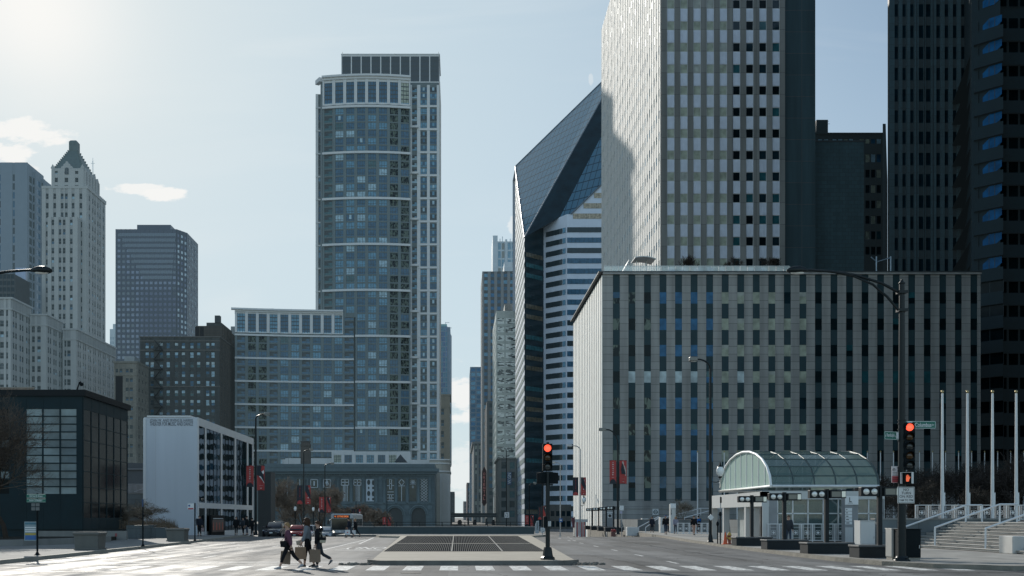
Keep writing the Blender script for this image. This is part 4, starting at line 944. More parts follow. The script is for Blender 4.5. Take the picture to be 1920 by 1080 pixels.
# blue tower and old stone building behind
Y=560.; b = Bld('blue_glass_tower', 'slim blue glass tower peeking out right of the residential tower', 'tower', wx(826,Y), Y)
bg_ = [(glass('glass_blue_tower', (.03,.12,.28), .08, 1, .01, haze=.1),)*3, (G('sky',.1),)*3]
xa, xb = wx(822,Y), wx(839,Y); m_ = mat('blue_mullion', (.15,.22,.3), .4, .3, haze=.12)
b.box('wall', m_, xa, xb+1.5, Y+.2, 585, 20, wz(613,Y)); b.grid(Fr(xa,Y,0), xb-xa, 30, wz(612,Y), even(4, xb-xa, (xb-xa)/4-.25), [(wz(612+9.6*(k+1),Y)+.35, wz(612+9.6*k,Y)-.1) for k in range(22)][::-1], m_, m_, .12, .06, 'plain', bg_)
fr, W = span(xb,Y,xb+1.8,Y+22); b.grid(fr, W, 30, wz(616,Y), even(5,W,W/5-.5), [(wz(612+9.6*(k+1),Y)+.35, wz(612+9.6*k,Y)-.1) for k in range(1,22)][::-1], m_, m_, .25, .1, 'plain', [(G('light',.12),)*3])
b.box('penthouse', mat('teal_plant',(.2,.4,.42),.5,haze=.1), xa+1, xb-.3, Y+1, 575, wz(612,Y), wz(607,Y)); m = b.mb('antenna', m_); m.tube([(xb-1,Y+3,wz(608,Y)),(xb-1,Y+3,wz(602,Y))],.12,5); m.tube([(xb-1,Y+3,wz(603,Y)),(xb+1,Y+3,wz(603,Y))],.1,5); m.tube([(xb+.5,Y+3,wz(613,Y)),(xb+2.3,Y+3,wz(613,Y))],.1,5)
b.finish()
Y=490.; b = Bld('old_stone_block', 'old beige stone block with tall windows below the slim blue glass tower', 'building', wx(830,Y), Y)
st = mat('old_beige', (.27,.24,.19), .75, 0, .12, .5, .1, .4, .4); xa, xb = wx(815,Y), wx(843,Y)
b.box('wall', st, xa, xb, Y+.3, 520, -2, wz(742,Y)); b.grid(Fr(xa,Y,0), xb-xa, -2, wz(742,Y), [((826-815)*Y/F,(833-815)*Y/F)], [(wz(778+21*k,Y),wz(766+21*k,Y)) for k in range(9)][::-1], st, st, .6, .4, 'sash', lambda i,j:(G('dark',.1),G('mid',.1),st))
b.box('cornice', st, xa, xb+.7, Y-1, 520, wz(742,Y)+.02, wz(739.5,Y)); b.box('cornice', st, xa, xb+.4, Y-.8, 520, wz(764,Y), wz(760,Y)); b.finish()
# slim dark far house left of the gap
canyon('far_left_house', 'dark slim house with rounded gable at the left edge of the street gap', 'building', 838, 852.5, 700, 922, 760, mat('far_dark', (.03,.04,.045), .7, haze=.08), w2, gg('dark'), 3, .4, 4, 2).finish()
# ------------------------------------------------------------------ classical civic building with arched ground floor
Y = 380.; H_ = .05; x0, x1 = wx(497,Y), wx(815,Y)
b = Bld('civic_building', 'classical grey stone civic building with arched doors, column bays and decorated windows', 'building', wx(660,Y), Y)
cs = panel_mat('civic_stone', (.082,.112,.125), 1.6, .75, .02, (.07,.075,.075), 'x', .8, .1, H_, .3, .5, .5); cs2 = mat('civic_trim', (.095,.13,.143), .75, 0, .12, .6, H_, .4, .4); cd = mat('civic_dark', (.012,.016,.018), .5, 0, .2, 1, H_)
WP = [(522,540),(557,567.5),(581,597),(605,621),(638.6,655),(662,678),(685.5,701.7),(725,739.5),(746,760),(767.5,781),(788,802)]
cols = [(wx(a,Y)-x0, wx(c,Y)-x0) for a,c in WP]
zA, zB = wz(940,Y), wz(898,Y)
b.grid(Fr(x0,Y,0), x1-x0, wz(944,Y), wz(893,Y), cols, [(zA,zB)], cs, cs, .5, .35, 'plain', lambda i,j: (G('dark',H_),)*3)
# arched ground floor
arches = [(530,13),(575,13),(620,13),(665,13),(698,13)] ; arches = [(547,14.5),(595.5,14.5),(644,14.5),(692.5,14.5),(741,14.5),(785,13.5)]
m = b.mb('wall', cs); zg = wz(944,Y)
prev = x0
for c, r_ in arches:
    cxx, rr = wx(c,Y), r_*Y/F; spz = wz(951,Y)-rr
    m.box(prev, cxx-rr, Y-.5, Y+.3, -2, zg-.02)
    n = 10; pts = [(cxx-rr,Y-.5,zg-.02)]+[(cxx-rr*math.cos(math.pi*i/n),Y-.5,spz+rr*math.sin(math.pi*i/n)) for i in range(n+1)]+[(cxx+rr,Y-.5,zg-.02)]
    m.add(pts+[(p[0],Y+.3,p[2]) for p in pts], [(0,1+i,2+i) if i<n//2 else (n+2,1+i,2+i) for i in range(n)]+[(0,n//2+1,n+2)]+[(1+i,2+i,n+3+2+i,n+3+1+i) for i in range(n)])
    a_ = b.mb('arch_moulding', cs2); a_.tube([(cxx-(rr+.6)*math.cos(math.pi*i/n),Y-.55,spz+(rr+.6)*math.sin(math.pi*i/n)) for i in range(n+1)], .32, 6); a_.tube([(cxx-(rr+.05)*math.cos(math.pi*i/n),Y-.5,spz+(rr+.05)*math.sin(math.pi*i/n)) for i in range(n+1)], .2, 6)
    b.mb('doorway', cd).box(cxx-rr, cxx+rr, Y+.5, Y+.6, -2, zg-.5)
    prev = cxx+rr
m.box(prev, x1, Y-.5, Y+.3, -2, zg-.02)
for px in (719,763,806): b.mb('medallion', cs2).tube([(wx(px,Y),Y-.62,wz(951,Y)),(wx(px,Y),Y-.5,wz(951,Y))], .85, 14, smooth=False)
b.box('wall', cs, x0+.2, x1-.2, Y+.65, 420, -2, wz(880,Y))
t_ = b.mb('entablature', cs2); 
t_.box(x0-.2,x1+.2,Y-.75,Y+.3,wz(945,Y),wz(942,Y)); t_.box(x0-.1,x1+.1,Y-.8,Y+.3,wz(893,Y)+.0,wz(886.5,Y)); t_.box(x0-.4,x1+.4,Y-1.2,Y+.3,wz(886.5,Y)+.01,wz(884.6,Y)); t_.box(x0-1.6,x1+1.6,Y-2.4,Y+.3,wz(884.6,Y)+.01,wz(879,Y)); t_.box(x0-.3,x1+.1,Y-.6,420,wz(879,Y)+.01,wz(870,Y))
t_.box(x0-.9,x1+.9,Y-1.8,Y+.3,wz(888,Y)-.2,wz(886.5,Y)-.01)
for k in range(110): xx = x0-1.2+(x1-x0+2.4)*k/109; t_.box(xx-.14,xx+.14,Y-2.1,Y-1.2,wz(886.5,Y),wz(885,Y))
for i in range(64): xx = x0+1+(x1-x0-2)*i/63; b.mb('attic_ornament', cs2).tube([(xx,Y-.75,wz(874.5,Y)),(xx,Y-.6,wz(874.5,Y))], .5, 8, smooth=False)
for p in (525-7,571,577,601,625,634,659,682,706,721,743,764,785,806):        # engaged columns
    xx = wx(p,Y); b.mb('engaged_column', cs2).lathe([(.62,zA-.6),(.62,zA-.1),(.5,zA),(.46,zB-.6),(.62,zB-.4),(.62,zB)], 10, (xx,Y-.55,0))
m = MB(); put_text(m, 'INCORPORATED A.D. MDCCCLXXII   BVILDING COMPLETED A.D. MDCCCXCVII', (wx(650,Y),Y-.82,wz(890.3,Y)), 50, .85); m.build('inscription', mat('inscription_dark', (.05,.055,.055), .8, haze=H_), b.root)
# pale pattern screens in the windows (generic lattices)
pwm = mat('screen_white', (.50,.55,.60), .6, 0, .08, 1, H_)
for i, (a, c) in enumerate(WP):
    m = MB(); xa, xb = wx(a,Y)+.1, wx(c,Y)-.1; w_ = xb-xa; yy = Y-.06; h_ = zB-zA
    def ln(u0,v0,u1,v1,t=.11): 
        p, q = Vector((xa+u0*w_,yy,zA+v0*h_)), Vector((xa+u1*w_,yy,zA+v1*h_)); d = (q-p).normalized().cross(Vector((0,1,0)))*t; m.add([p+d,q+d,q-d,p-d],[(0,1,2,3)])
    if i in (4,5): 
        for q in ((.05,.98,.95,.98),(.05,.72,.95,.72),(.05,.72,.05,.98),(.95,.72,.95,.98),(.5,.72,.5,.98),(.05,.85,.95,.85)): ln(*q,t=.13)
        for u_ in (.3,.45,.62,.8): ln(u_,0,u_,.7,.09)
    elif i == 6:
        m.quad((xa,yy,zA),(xb,yy,zA),(xb,yy,zB),(xa,yy,zB)); k_ = MB()
        for u_,v_,ru,rv in ((.35,.85,.2,.12),(.9,.83,.16,.12),(.35,.6,.1,.06),(.9,.6,.14,.06),(.35,.35,.2,.12),(.9,.34,.16,.12),(.35,.1,.1,.06),(.9,.1,.14,.06)):
            k_.poly([(xa+(u_+ru*math.cos(t)*1.0)*w_ if xa+(u_+ru*math.cos(t))*w_<xb else xb,yy-.03,zA+(v_+rv*math.sin(t))*h_) for t in [2*math.pi*s/14 for s in range(14)]])
        k_.build('window_cutout', cd, b.root)
    elif i == 7:
        for u_ in (.35,.65): ln(u_,.55,u_,1); ln(u_,0,u_,.3)
        for v_ in (.98,.8,.55,.42,.3,.15,.02): ln(.3 if v_>.5 else .05,v_,.7 if v_>.5 else .95,v_)
        ln(0,.7,.35,.7); ln(.65,.7,1,.7)
    elif i == 8:
        for q in ((.5,1,.1,.85),(.1,.85,.5,.7),(.5,.7,.9,.85),(.9,.85,.5,1),(.5,.7,.5,0),(.05,.69,.95,.69)): ln(*q)
    elif i == 9:
        for s in range(9): a_ = math.pi*s/8; ln(.5,.78,.5+.45*math.cos(a_),.78+.2*math.sin(a_),.07)
        ln(.05,.77,.95,.77); ln(.5,.58,.5,.7); ln(.35,.64,.65,.64)
    elif i == 10:
        for s in range(8):
            v_ = s/8.
            for u_ in (0,.5): ln(u_,v_,u_+.5,v_+.125,.07); ln(u_+.5,v_,u_,v_+.125,.07)
    elif i in (2,3):
        ln(.05,.98,.95,.98,.2); ln(.06,.6,.06,.98,.15); ln(.94,.6,.94,.98,.15); ln(.5,.7,.5,.9,.25); ln(.05,.62,.95,.62,.1)
        if i == 3: ln(.1,.62,.5,.95,.12); ln(.9,.62,.5,.95,.12)
    elif i == 0: m.add([(xa+.3*w_,yy,zA),(xb,yy,zA),(xb,yy,zB)],[(0,1,2)])
    else: ln(.5,0,.5,1); ln(0,.5,1,.5)
    m.build('window_screen', pwm, b.root)
m = b.mb('chimney', mat('chimney_brown', (.075,.06,.05), .8, 0, .2, .8, H_)); m.box(wx(563.5,384),wx(580.5,384),384,387.5,wz(880,384),wz(838,384)); m.lathe([(1.75,wz(838,384)),(1.95,wz(836,384)),(1.95,wz(833,384)),(1.6,wz(830,384)),(1.9,wz(827,384))],12,(wx(572,384),385.7,0))
m = b.mb('skylight', mat('skylight_dark', (.02,.025,.03), .4, 0, .2, 1, H_)); xa,xb,zz=wx(740,390),wx(763,390),wz(866,390); ap=(wx(750,390),392.5,wz(851,390)); q_=[(xa,390,zz),(xb,390,zz),(xb,395,zz),(xa,395,zz)]
for i in range(4): m.poly([q_[i],q_[(i+1)%4],ap])
b.finish()
# dark slab building between theatre and civic building
Y=170.; b = Bld('dark_slab', 'low dark ribbed block just right of the white theatre', 'building', wx(490,Y), Y); rb_=mat('dark_rib',(.022,.026,.028),.6,0,.15,1,.02)
b.box('wall', rb_, wx(484,Y), wx(508,Y), Y, Y+4, -2, wz(885,Y)); m=b.mb('rib', rb_)
for k in range(20): xx=wx(484+1.25*k,Y); m.box(xx,xx+.03,Y-.08,Y,-2,wz(885,Y))
b.finish()
# ------------------------------------------------------------------ brown brick block with fire escape
Y = 410.; H_ = .06; x0 = wx(263,Y); x1 = wx(412,Y)
b = Bld('brick_block', 'dark brown brick block with paired sash windows and a black fire escape', 'building', x0, Y)
br = panel_mat('brown_brick', (.060,.064,.062), .9, .3, .02, (.05,.045,.04), 'x', .85, .12, H_, .25, .5, .5); brs = panel_mat('brown_brick_side', (.075,.06,.048), .9, .3, .02, (.05,.045,.04), 'y', .85, .12, H_, .25, .5, .5)
wf = mat('sash_frame', (.10,.10,.095), .6, haze=H_)
cc = [276,285.5,302.5,315.5,331,344,360,372.5,389.5,399.5]
cols = [(wx(c-3.5,Y)-x0, wx(c+3.5,Y)-x0) for c in cc]
rows = sorted([(wz(653.5+17.85*k,Y), wz(642.5+17.85*k,Y)) for k in range(14)])
b.box('wall', br, x0+.1, x1-.1, Y+.2, 437, -2, wz(633,Y))
b.grid(Fr(x0,Y,0), x1-x0, -2, wz(633,Y), cols, rows, br, br, .35, .2, 'sash', lambda i,j: (rc([G('light',H_),G('pale',H_),G('mid',H_),G('dark',H_),G('light',H_)]), rc([G('mid',H_),G('light',H_),G('dark',H_),G('teal',H_)]), wf))
m = b.mb('cornice', mat('brick_trim', (.11,.10,.09), .8, 0, .15, .6, H_, .4, .4)); m.box(x0-.2,x1+.4,Y-.6,437,wz(633,Y)+.01,wz(631,Y)); m.box(x0,x1+.2,Y-.45,Y+.1,wz(640.5,Y),wz(638.5,Y)); m.box(x0,x1+.2,Y-.5,Y+.1,wz(658,Y),wz(656,Y)); m.box(x0,x1+.2,Y-.5,Y+.1,wz(726,Y),wz(724,Y))
fr, W = span(x1,Y,wx(440,437)+.01 if False else x1,437); b.grid(fr, W, -2, wz(632,Y), even(5,W,1.4), rows, brs, brs, .2, .1, 'sash', lambda i,j:(G('dark',H_),G('dark',H_),wf))
fe = b.mb('fire_escape', mat('iron_black', (.008,.009,.01), .6, haze=.03)); xa, xb = wx(289,Y), wx(307,Y)
for k in range(10):
    z = wz(657+17.85*k,Y)
    fe.box(xa,xb,Y-1.6,Y-.4,z-.12,z); fe.box(xa,xb,Y-1.65,Y-1.58,z+.95,z+1.05); 
    for q in range(9): fe.box(xa+(xb-xa)*q/8-.03,xa+(xb-xa)*q/8+.03,Y-1.64,Y-1.59,z,z+1)
    s_ = 1 if k % 2 else -1; cx_ = (xa+xb)/2
    for o in (0,.5): fe.tube([(cx_-s_*1.5,Y-1.5+o,z),(cx_+s_*1.3,Y-1.5+o,z+17.85*Y/F)], .12, 5)
fe.tube([((xa+xb)/2-1.2,Y-1,wz(657,Y)),((xa+xb)/2+1.6,Y-1,wz(650,Y)+1.6)],.12,5)
b.finish()
Y=424.; b = Bld('brick_rear_block', 'taller brown brick rear block with rooftop chimney beside the residential tower', 'building', wx(383,Y), Y)
x1 = wx(417,Y); b.box('wall', brs, wx(367,Y), x1, Y, 452, -2, wz(611,Y)); b.box('wall', br, wx(386,Y), wx(414,Y), Y+1, 445, wz(611,Y)+.01, wz(604,Y)); b.box('chimney', mat('chimney_dark',(.03,.035,.038),.7,haze=.06), wx(402,Y), wx(411.5,Y), Y+.5, Y+3, wz(604,Y), wz(591,Y))
fr, W = span(x1,Y,x1,452); rw=[(wz(633+18*k,Y),wz(622+18*k,Y)) for k in range(13)][::-1]; b.grid(fr, W, -2, wz(611,Y), even(5,W,1.5), rw, brs, brs, .2, .1, 'sash', lambda i,j:(rc([G('dark',.06),G('light',.06)]),G('dark',.06),wf))
for a,c in ((366,373),(375,382)): b.box('roof_panel', dk, wx(a,Y), wx(c,Y), Y-.1, Y, wz(632,Y), wz(613,Y))
fbox(b.mb('wall',br), Fr(wx(393,Y),Y,0), 0, .1, wz(625,Y), wz(618,Y), 0, .02)
b.box('rear_wing', mat('rear_pale',(.22,.23,.23),.7,haze=.08), wx(425,445), wx(439,445), 453, 470, 0, wz(612,453)); b.finish()
# small beige corner block
Y=395.; H_=.06; x0=wx(214,Y); x1=wx(256.5,Y); b=Bld('beige_corner_block','small beige stone corner block in front of the dark chamfered tower','building',x0,Y)
bs=panel_mat('beige_stone',(.20,.185,.155),1.2,.5,.02,(.12,.11,.1),'x',.8,.1,H_,.3,.5,.5)
rows=sorted([(wz(698.5+17.6*k,Y),wz(691.5+17.6*k,Y)) for k in range(13)])
b.box('wall',bs,x0+.1,x1-.05,Y+.2,412,-2,wz(681,Y)); b.grid(Fr(x0,Y,0),x1-x0,-2,wz(681,Y),[(wx(a,Y)-x0,wx(c,Y)-x0) for a,c in ((217,222),(224.5,230),(236,241.8),(243.5,249.5))],rows,bs,bs,.3,.2,'sash',lambda i,j:(G('dark',H_),G('mid',H_) if random.random()<.3 else G('dark',H_),wf))
fr,W=span(x1,Y,x1,412); b.grid(fr,W,-2,wz(681,Y),even(4,W,1.6),rows,bs,bs,.3,.2,'sash',lambda i,j:(G('dark',H_),G('dark',H_),wf))
m=b.mb('cornice',bs); m.box(x0-.2,x1+.5,Y-.6,412,wz(681,Y)+.01,wz(677.5,Y)); m.box(x0,x1+.3,Y-.5,Y+.1,wz(704.5,Y),wz(702,Y))
b.box('roof_shed',mat('shed_grey',(.25,.27,.28),.6,haze=.08),wx(233,402),wx(252,402),402,409,wz(678,Y),wz(668,402)); b.box('dark_bay',dk,wx(217.5,Y),wx(230.5,Y),Y-.42,Y-.36,wz(900,Y),wz(705.5,Y)); b.finish()
# ------------------------------------------------------------------ dark chamfered tower
Y=700.; H_=.15; x0=wx(217,Y); x1=wx(331,Y); b=Bld('dark_square_tower','dark blue gridded tower standing alone left of the residential tower','tower',x0,Y)
dw=mat('tower_dark_wall',(.024,.034,.066),.45,.2,.12,.3,H_,.5,.2); fh=10*Y/F; zt=wz(430,Y)
rows=[(zt-2.0-fh*(k+1)+.9,zt-2.0-fh*k-.7) for k in range(30)][::-1]
b.box('wall',dw,x0+.2,x1-.2,Y+.3,738,0,zt-.3)
bt=glass('glass_tower_blue',(.055,.08,.165),.1,1,.01,haze=H_); bt2=glass('glass_tower_blue_dark',(.03,.05,.08),.1,.8,.01,haze=H_*.9); btl=glass('glass_tower_bright',(.45,.55,.62),.2,.8,.01,haze=H_)
def dgw(i,j): 
    jj = 29-j
    return ((bt if (i>3 and i+jj*.0<12) or random.random()<.5 else bt2),)*3
b.grid(Fr(x0,Y,0),x1-x0,0,zt,[(.5+ (x1-x0-.6)/13*i+.55,.5+(x1-x0-.6)/13*(i+1)-.35) for i in range(13)],rows,dw,dw,.5,.3,'plain',dgw)
fd=Fr(x0,Y,0)
for jj in range(9):
    ua=.6+(x1-x0)/13*(.6+.62*jj); ub=(x1-x0)-.4-(x1-x0)/13*.10*jj; za_,zb_=rows[29-jj]; b.win(fd,ua,za_-.1,ub-ua,zb_-za_+.2,'strip',(bt2,bt2,dw),.53,'ribbon_window')
fr,W=span(x1,Y,wx(344,Y)+.0,Y+9); b.grid(fr,W,0,zt,even(3,W,W/3*.62),rows,dw,dw,.4,.2,'plain',[(bt,)*3,(btl,)*3])
xe=wx(344,Y); fr,W=span(xe,Y+9,xe,738); b.grid(fr,W,0,zt,even(7,W,W/7*.6),rows,dw,dw,.3,.2,'plain',[(btl,)*3,(bt,)*3]); b.box('wall',dw,x1-.3,xe-.3,Y+9.4,738,0,zt-.4)
b.box('penthouse',dw,wx(257,710),wx(320,710),710,730,zt-.3,wz(421.5,710)); b.finish()
Y=950.; b=Bld('pale_stepped_tower','faint pale stepped tower between the cream tower and the dark blue tower','tower',wx(207,Y),Y); pw_=mat('pale_far',(.3,.34,.38),.6,0,.1,.3,.34)
b.box('wall',pw_,wx(206,Y),wx(214,Y),Y+.2,980,0,wz(617,Y)); b.box('wall',pw_,wx(211,Y),wx(220,Y),Y+1,980,0,wz(607,Y)); b.grid(Fr(wx(206,Y),Y,0),wx(214,Y)-wx(206,Y),0,wz(617,Y),even(3,3.8,.7),[(60+4*k,62.4+4*k) for k in range(26)],pw_,pw_,.2,.1,'plain',[(G('mid',.34),)*3]); b.finish()
# ------------------------------------------------------------------ grey concrete tower at the far left
Y=540.; H_=.15; x0=wx(-70,Y); x1=wx(52,Y); b=Bld('concrete_tower','grey blue concrete tower cut by the left edge of the picture','tower',wx(0,Y),Y)
gc=mat('concrete_blue',(.16,.20,.245),.75,0,.06,.3,H_,.4,.4); zt=wz(305,Y); fh=19.3*Y/F*.86
b.box('wall',gc,x0,x1-.1,Y+.3,561,0,zt-.1); rows=[(zt-6-fh*(k+1)+1.2,zt-6-fh*k) for k in range(28)][::-1]
b.grid(Fr(x0,Y,0),x1-x0,0,zt,[(wx(-3,Y)-x0,wx(2,Y)-x0),(wx(24,Y)-x0,wx(28.5,Y)-x0)],rows,gc,gc,.4,.2,'plain',[(G('dark',H_),)*3,(G('mid',H_),)*3])
xs=[52,59.5,74,91.5]; tp=[(322,548),(322,548),(335,556)]
fr,W=span(x1,Y,x1,Y+6); b.grid(fr,W,0,wz(311,Y),[(W*.2,W*.85)],rows,gc,gc,.3,.1,'plain',[(G('dark',H_),)*3])
xa=x1; 
for k,(ya,yb,py,xoff) in enumerate(((546.,553.5,322,1.5),(553.6,563,336,2.8))):
    xx=x1+xoff; b.box('wall',gc,x1-4,xx-.3,ya,yb-.02,0,wz(py,ya)-.1); fr,W=span(xx,ya,xx,yb); b.grid(fr,W,0,wz(py,ya),[(W*.14,W*.9)],rows,gc,gc,.3,.1,'framed',[(G('mid',H_),G('mid',H_),gc)])
    fr,W=span(xx-1.6,ya,xx,ya); b.grid(fr,W,0,wz(py,ya),[(W*.15,W*.8)],rows,gc,gc,.3,.1,'plain',[(G('dark',H_),)*3])
b.finish()
Y=430.; b=Bld('dark_glass_lowrise','dark and pale glass block in front of the concrete tower','building',wx(20,Y),Y); 
b.grid(Fr(wx(-60,Y),Y,0),wx(28,Y)-wx(-60,Y),0,wz(513,Y),even(12,(28+60)*Y/F,1.3),[(wz(513+12*(k+1),Y)+.5,wz(513+12*k,Y)-.4) for k in range(16)][::-1],w2,w2,.2,.1,'plain',[(G('dark',.06),)*3])
b.box('wall',w2,wx(-60,Y)+.1,wx(28,Y)-.1,Y+.2,445,0,wz(514,Y)); fr,W=span(wx(28,Y),Y,wx(41,445),445); b.grid(fr,W,0,wz(517,Y),even(5,W,W/5-.4),[(wz(517+12*(k+1),Y)+.5,wz(517+12*k,Y)-.4) for k in range(16)][::-1],w2,w2,.2,.1,'plain',[(G('dark',.06),)*3,(G('teal',.06),)*3])
b.box('pale_front',mat('pale_front',(.3,.36,.5),.3,0,.1,.4,.1),wx(29,450),wx(48,450),450,452,0,wz(502,450)); b.finish()
# ------------------------------------------------------------------ cream terracotta tower with the steep pyramid roof
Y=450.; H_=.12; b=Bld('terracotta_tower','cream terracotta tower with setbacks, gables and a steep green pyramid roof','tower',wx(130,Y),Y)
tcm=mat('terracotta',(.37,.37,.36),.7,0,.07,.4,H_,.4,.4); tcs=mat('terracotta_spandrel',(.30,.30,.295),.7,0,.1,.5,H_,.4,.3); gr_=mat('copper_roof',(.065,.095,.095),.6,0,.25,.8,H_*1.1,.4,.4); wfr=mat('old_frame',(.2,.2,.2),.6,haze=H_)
tgl=lambda i,j:(rc([G('deep',H_),G('deep',H_),G('dark',H_)]),rc([G('dark',H_),G('mid',H_),G('light',H_)]) if random.random()<.3 else G('deep',H_),wfr)
x0=wx(79,Y); x1=wx(163,Y); zt=wz(354,Y); rp=17.62
rows=sorted([(wz(373.5+rp*k,Y),wz(363+rp*k,Y)) for k in range(24)])
b.box('wall',tcm,x0+.1,x1-.1,Y+.3,473,0,zt-.1)
b.grid(Fr(x0,Y,0),x1-x0,0,zt,[(wx(c-2.7,Y)-x0,wx(c+2.7,Y)-x0) for c in (89,103,117,124.7,137.5,152)],rows,tcm,tcs,.4,.15,'sash',tgl)
fr,W=span(x1,Y,x1,473); b.grid(fr,W,0,zt,[(W*a,W*c) for a,c in ((.07,.15),(.25,.33),(.37,.45),(.53,.61),(.65,.73),(.84,.92))],rows,tcm,tcs,.22,.08,'sash',tgl)
b.box('parapet',tcm,x0-.1,x1+.5,Y-.5,473.2,zt+.01,zt+1.1)
for k in range(14): xx=x1+.5; yy=Y+23*k/13; b.mb('parapet',tcm).box(xx-.5,xx+.02,yy-.3,yy+.3,zt+1.11,zt+1.6)
# projecting lower bay
Yf=446.; xa=wx(90,Yf); xb=wx(146,Yf); zf=wz(407,Yf)
b.grid(Fr(xa,Yf,0),xb-xa,0,zf,[(wx(c-2.7,Yf)-xa,wx(c+2.7,Yf)-xa) for c in (99.5,113,120.7,134)],sorted([(wz(422.5+rp*k,Yf),wz(412+rp*k,Yf)) for k in range(20)]),tcm,tcs,.4,.15,'sash',tgl); b.box('wall',tcm,xa,xb,Yf+.3,Y-.2,0,zf-.05)
# crown storeys, gables
Yu=452.; xa=wx(97,Yu); xb=wx(157.5,Yu); zu=wz(316,Yu)
b.box('wall',tcm,xa+.1,xb-.1,Yu+.3,470,zt,zu-.1)
cr_=[(wx(103,Yu)-xa,wx(109,Yu)-xa),(wx(121.5,Yu)-xa,wx(128.5,Yu)-xa),(wx(141,Yu)-xa,wx(147.5,Yu)-xa)]
b.grid(Fr(xa,Yu,0),xb-xa,zt+1,zu,cr_,[(wz(353,Yu)+1.2,wz(349,Yu)),(wz(342,Yu),wz(333.5,Yu)),(wz(326.5,Yu),wz(321,Yu))],tcm,tcm,.4,.3,'sash',tgl,skip=lambda i,j:(i,j)==(1,2))
fr,W=span(xb,Yu,xb,470); b.grid(fr,W,zt+1,zu-1,even(5,W,1.3),[(wz(350,Yu),wz(338,Yu)),(wz(335,Yu),wz(322,Yu))],tcm,tcs,.6,.2,'arch',tgl)
def gable(fr,c,w_,z,h_,t=.7):
    pts=[(-w_/2,0),(w_/2,0),(w_*.42,h_*.3),(w_*.3,h_*.34),(w_*.26,h_*.6),(w_*.12,h_*.72),(w_*.07,h_),(-w_*.07,h_),(-w_*.12,h_*.72),(-w_*.26,h_*.6),(-w_*.3,h_*.34),(-w_*.42,h_*.3)]
    b.mb('gable',tcm).prism([fr.p(c+u_,z+v_,.45) for u_,v_ in pts],-fr.n*t)
fu=Fr(xa,Yu,0); gable(fu,(xb-xa)/2-.3,5.2,zu+.02,2.9); b.win(fu,(xb-xa)/2-1.0,zu-2.6,1.5,2.9,'arch',(G('dark',H_),)*2+(wfr,),.5)
for c in (.5,xb-xa-.6): gable(fu,c,1.6,zu+.02,1.6)
for k in range(5): gable(fr,W*(k+.5)/5,3.0,zu-.98,2.6 if k%2 else 1.6)
m=b.mb('pyramid_roof',gr_); ax,ay=wx(139.5,461),461
r0=[(xa+.6,Yu+.6,zu),(xb-.6,Yu+.6,zu),(xb-.6,469.4,zu),(xa+.6,469.4,zu)]
def ring(hw,z): return [(ax-hw,ay-hw,z),(ax+hw,ay-hw,z),(ax+hw,ay+hw,z),(ax-hw,ay+hw,z)]
m.loft([r0,ring(2.0,wz(287,461)),ring(1.75,wz(287,461)+.2)],0,True,False)
b.mb('roof_lantern',gr_).loft([ring(1.75,wz(287.5,461)),ring(1.75,wz(268,461)),ring(1.2,wz(265,461))],0,True,False)
for s_ in range(4):                                   # crockets stepping up the hips
    for k in range(11):
        t_=k/10; a_=Vector(r0[s_]); c_=Vector(ring(2.0,wz(287,461))[s_]); q=a_+(c_-a_)*t_; b.mb('crocket',gr_).box(q.x-.22,q.x+.22,q.y-.22,q.y+.22,q.z-.1,q.z+.55)
b.finish()
t=thing('roof_antenna','thin white lattice antenna behind the pyramid roofed tower','antenna',(wx(174,480),480,wz(345,480))); m=MB(); X=wx(174,480)
for s_ in (-.35,.35): m.tube([(X+s_,480,wz(345,480)),(X+s_*.3,480,wz(302,480))],.09,5)
m.tube([(X,480,wz(304,480)),(X,480,wz(296,480))],.1,5); m.box(X-.8,X+.8,479.9,480.1,wz(306,480)-.15,wz(306,480)); m.build('mast',mat('antenna_white',(.6,.62,.64),.5,haze=.3),t)
# lower cream wings
def wing(name,label,pf0,pf1,pe,Y,py,fcols,nside,rp,arch_rows=(),fl=3.7):
    x0,x1=wx(pf0,Y),wx(pf1,Y); Ye=Y*(VX-pf1)/(VX-pe); zt=wz(py,Y); H_=.10
    b=Bld(name,label,'building',x0,Y); rws=sorted([(wz(py+22+rp*k+9.5,Y),wz(py+22+rp*k-2,Y)) for k in range(11)])
    kind=lambda i,j:'arch' if (len(rws)-1-j) in arch_rows else 'sash'
    b.box('wall',tcm,x0+.1,x1-.1,Y+.3,Ye-.1,-2,zt-.1)
    b.grid(Fr(x0,Y,0),x1-x0,-2,zt,[(wx(a,Y)-x0,wx(c,Y)-x0) for a,c in fcols],rws,tcm,tcs,.4,.2,kind,tgl)
    fr,W=span(x1,Y,x1,Ye); cs_=[]
    for i in range(nside): p_=W/nside; cs_+=[(p_*i+p_*.18,p_*i+p_*.44),(p_*i+p_*.54,p_*i+p_*.80)]
    b.grid(fr,W,-2,zt,cs_,rws,tcm,tcs,.14,.08,kind,tgl)
    b.box('parapet',tcm,x0-.3,x1+.7,Y-.7,Ye,zt+.01,zt+.6)
    for k in range(int(W/1.1)): b.mb('cornice_rib',tcs).box(x1+.5,x1+.62,Y+1.1*k,Y+1.1*k+.25,zt-3.2,zt-.2)
    m=b.mb('parapet',tcm); m.box(x0-.2,x1+.6,Y-.55,Y+.1,zt-3.7,zt-3.3); m.box(x1+.3,x1+.6,Y,Ye,zt-3.7,zt-3.3); b.finish()
wing('cream_wing','cream terracotta block with arched cornice windows at the left edge',-30,21,58,370,561,((-22,-16),(-12,-6),(0,8),(12,16)),3,20,(0,5))
wing('cream_wing','cream terracotta block with a dark recess, middle of the three low cream blocks',57,87,118,385,592,((60,66),(70,77)),3,18.6,(0,5))
wing('cream_wing','cream terracotta block adjoining the pyramid roofed tower at its foot',119,143,216,398,619,((121,125),(126,133)),8,18,())
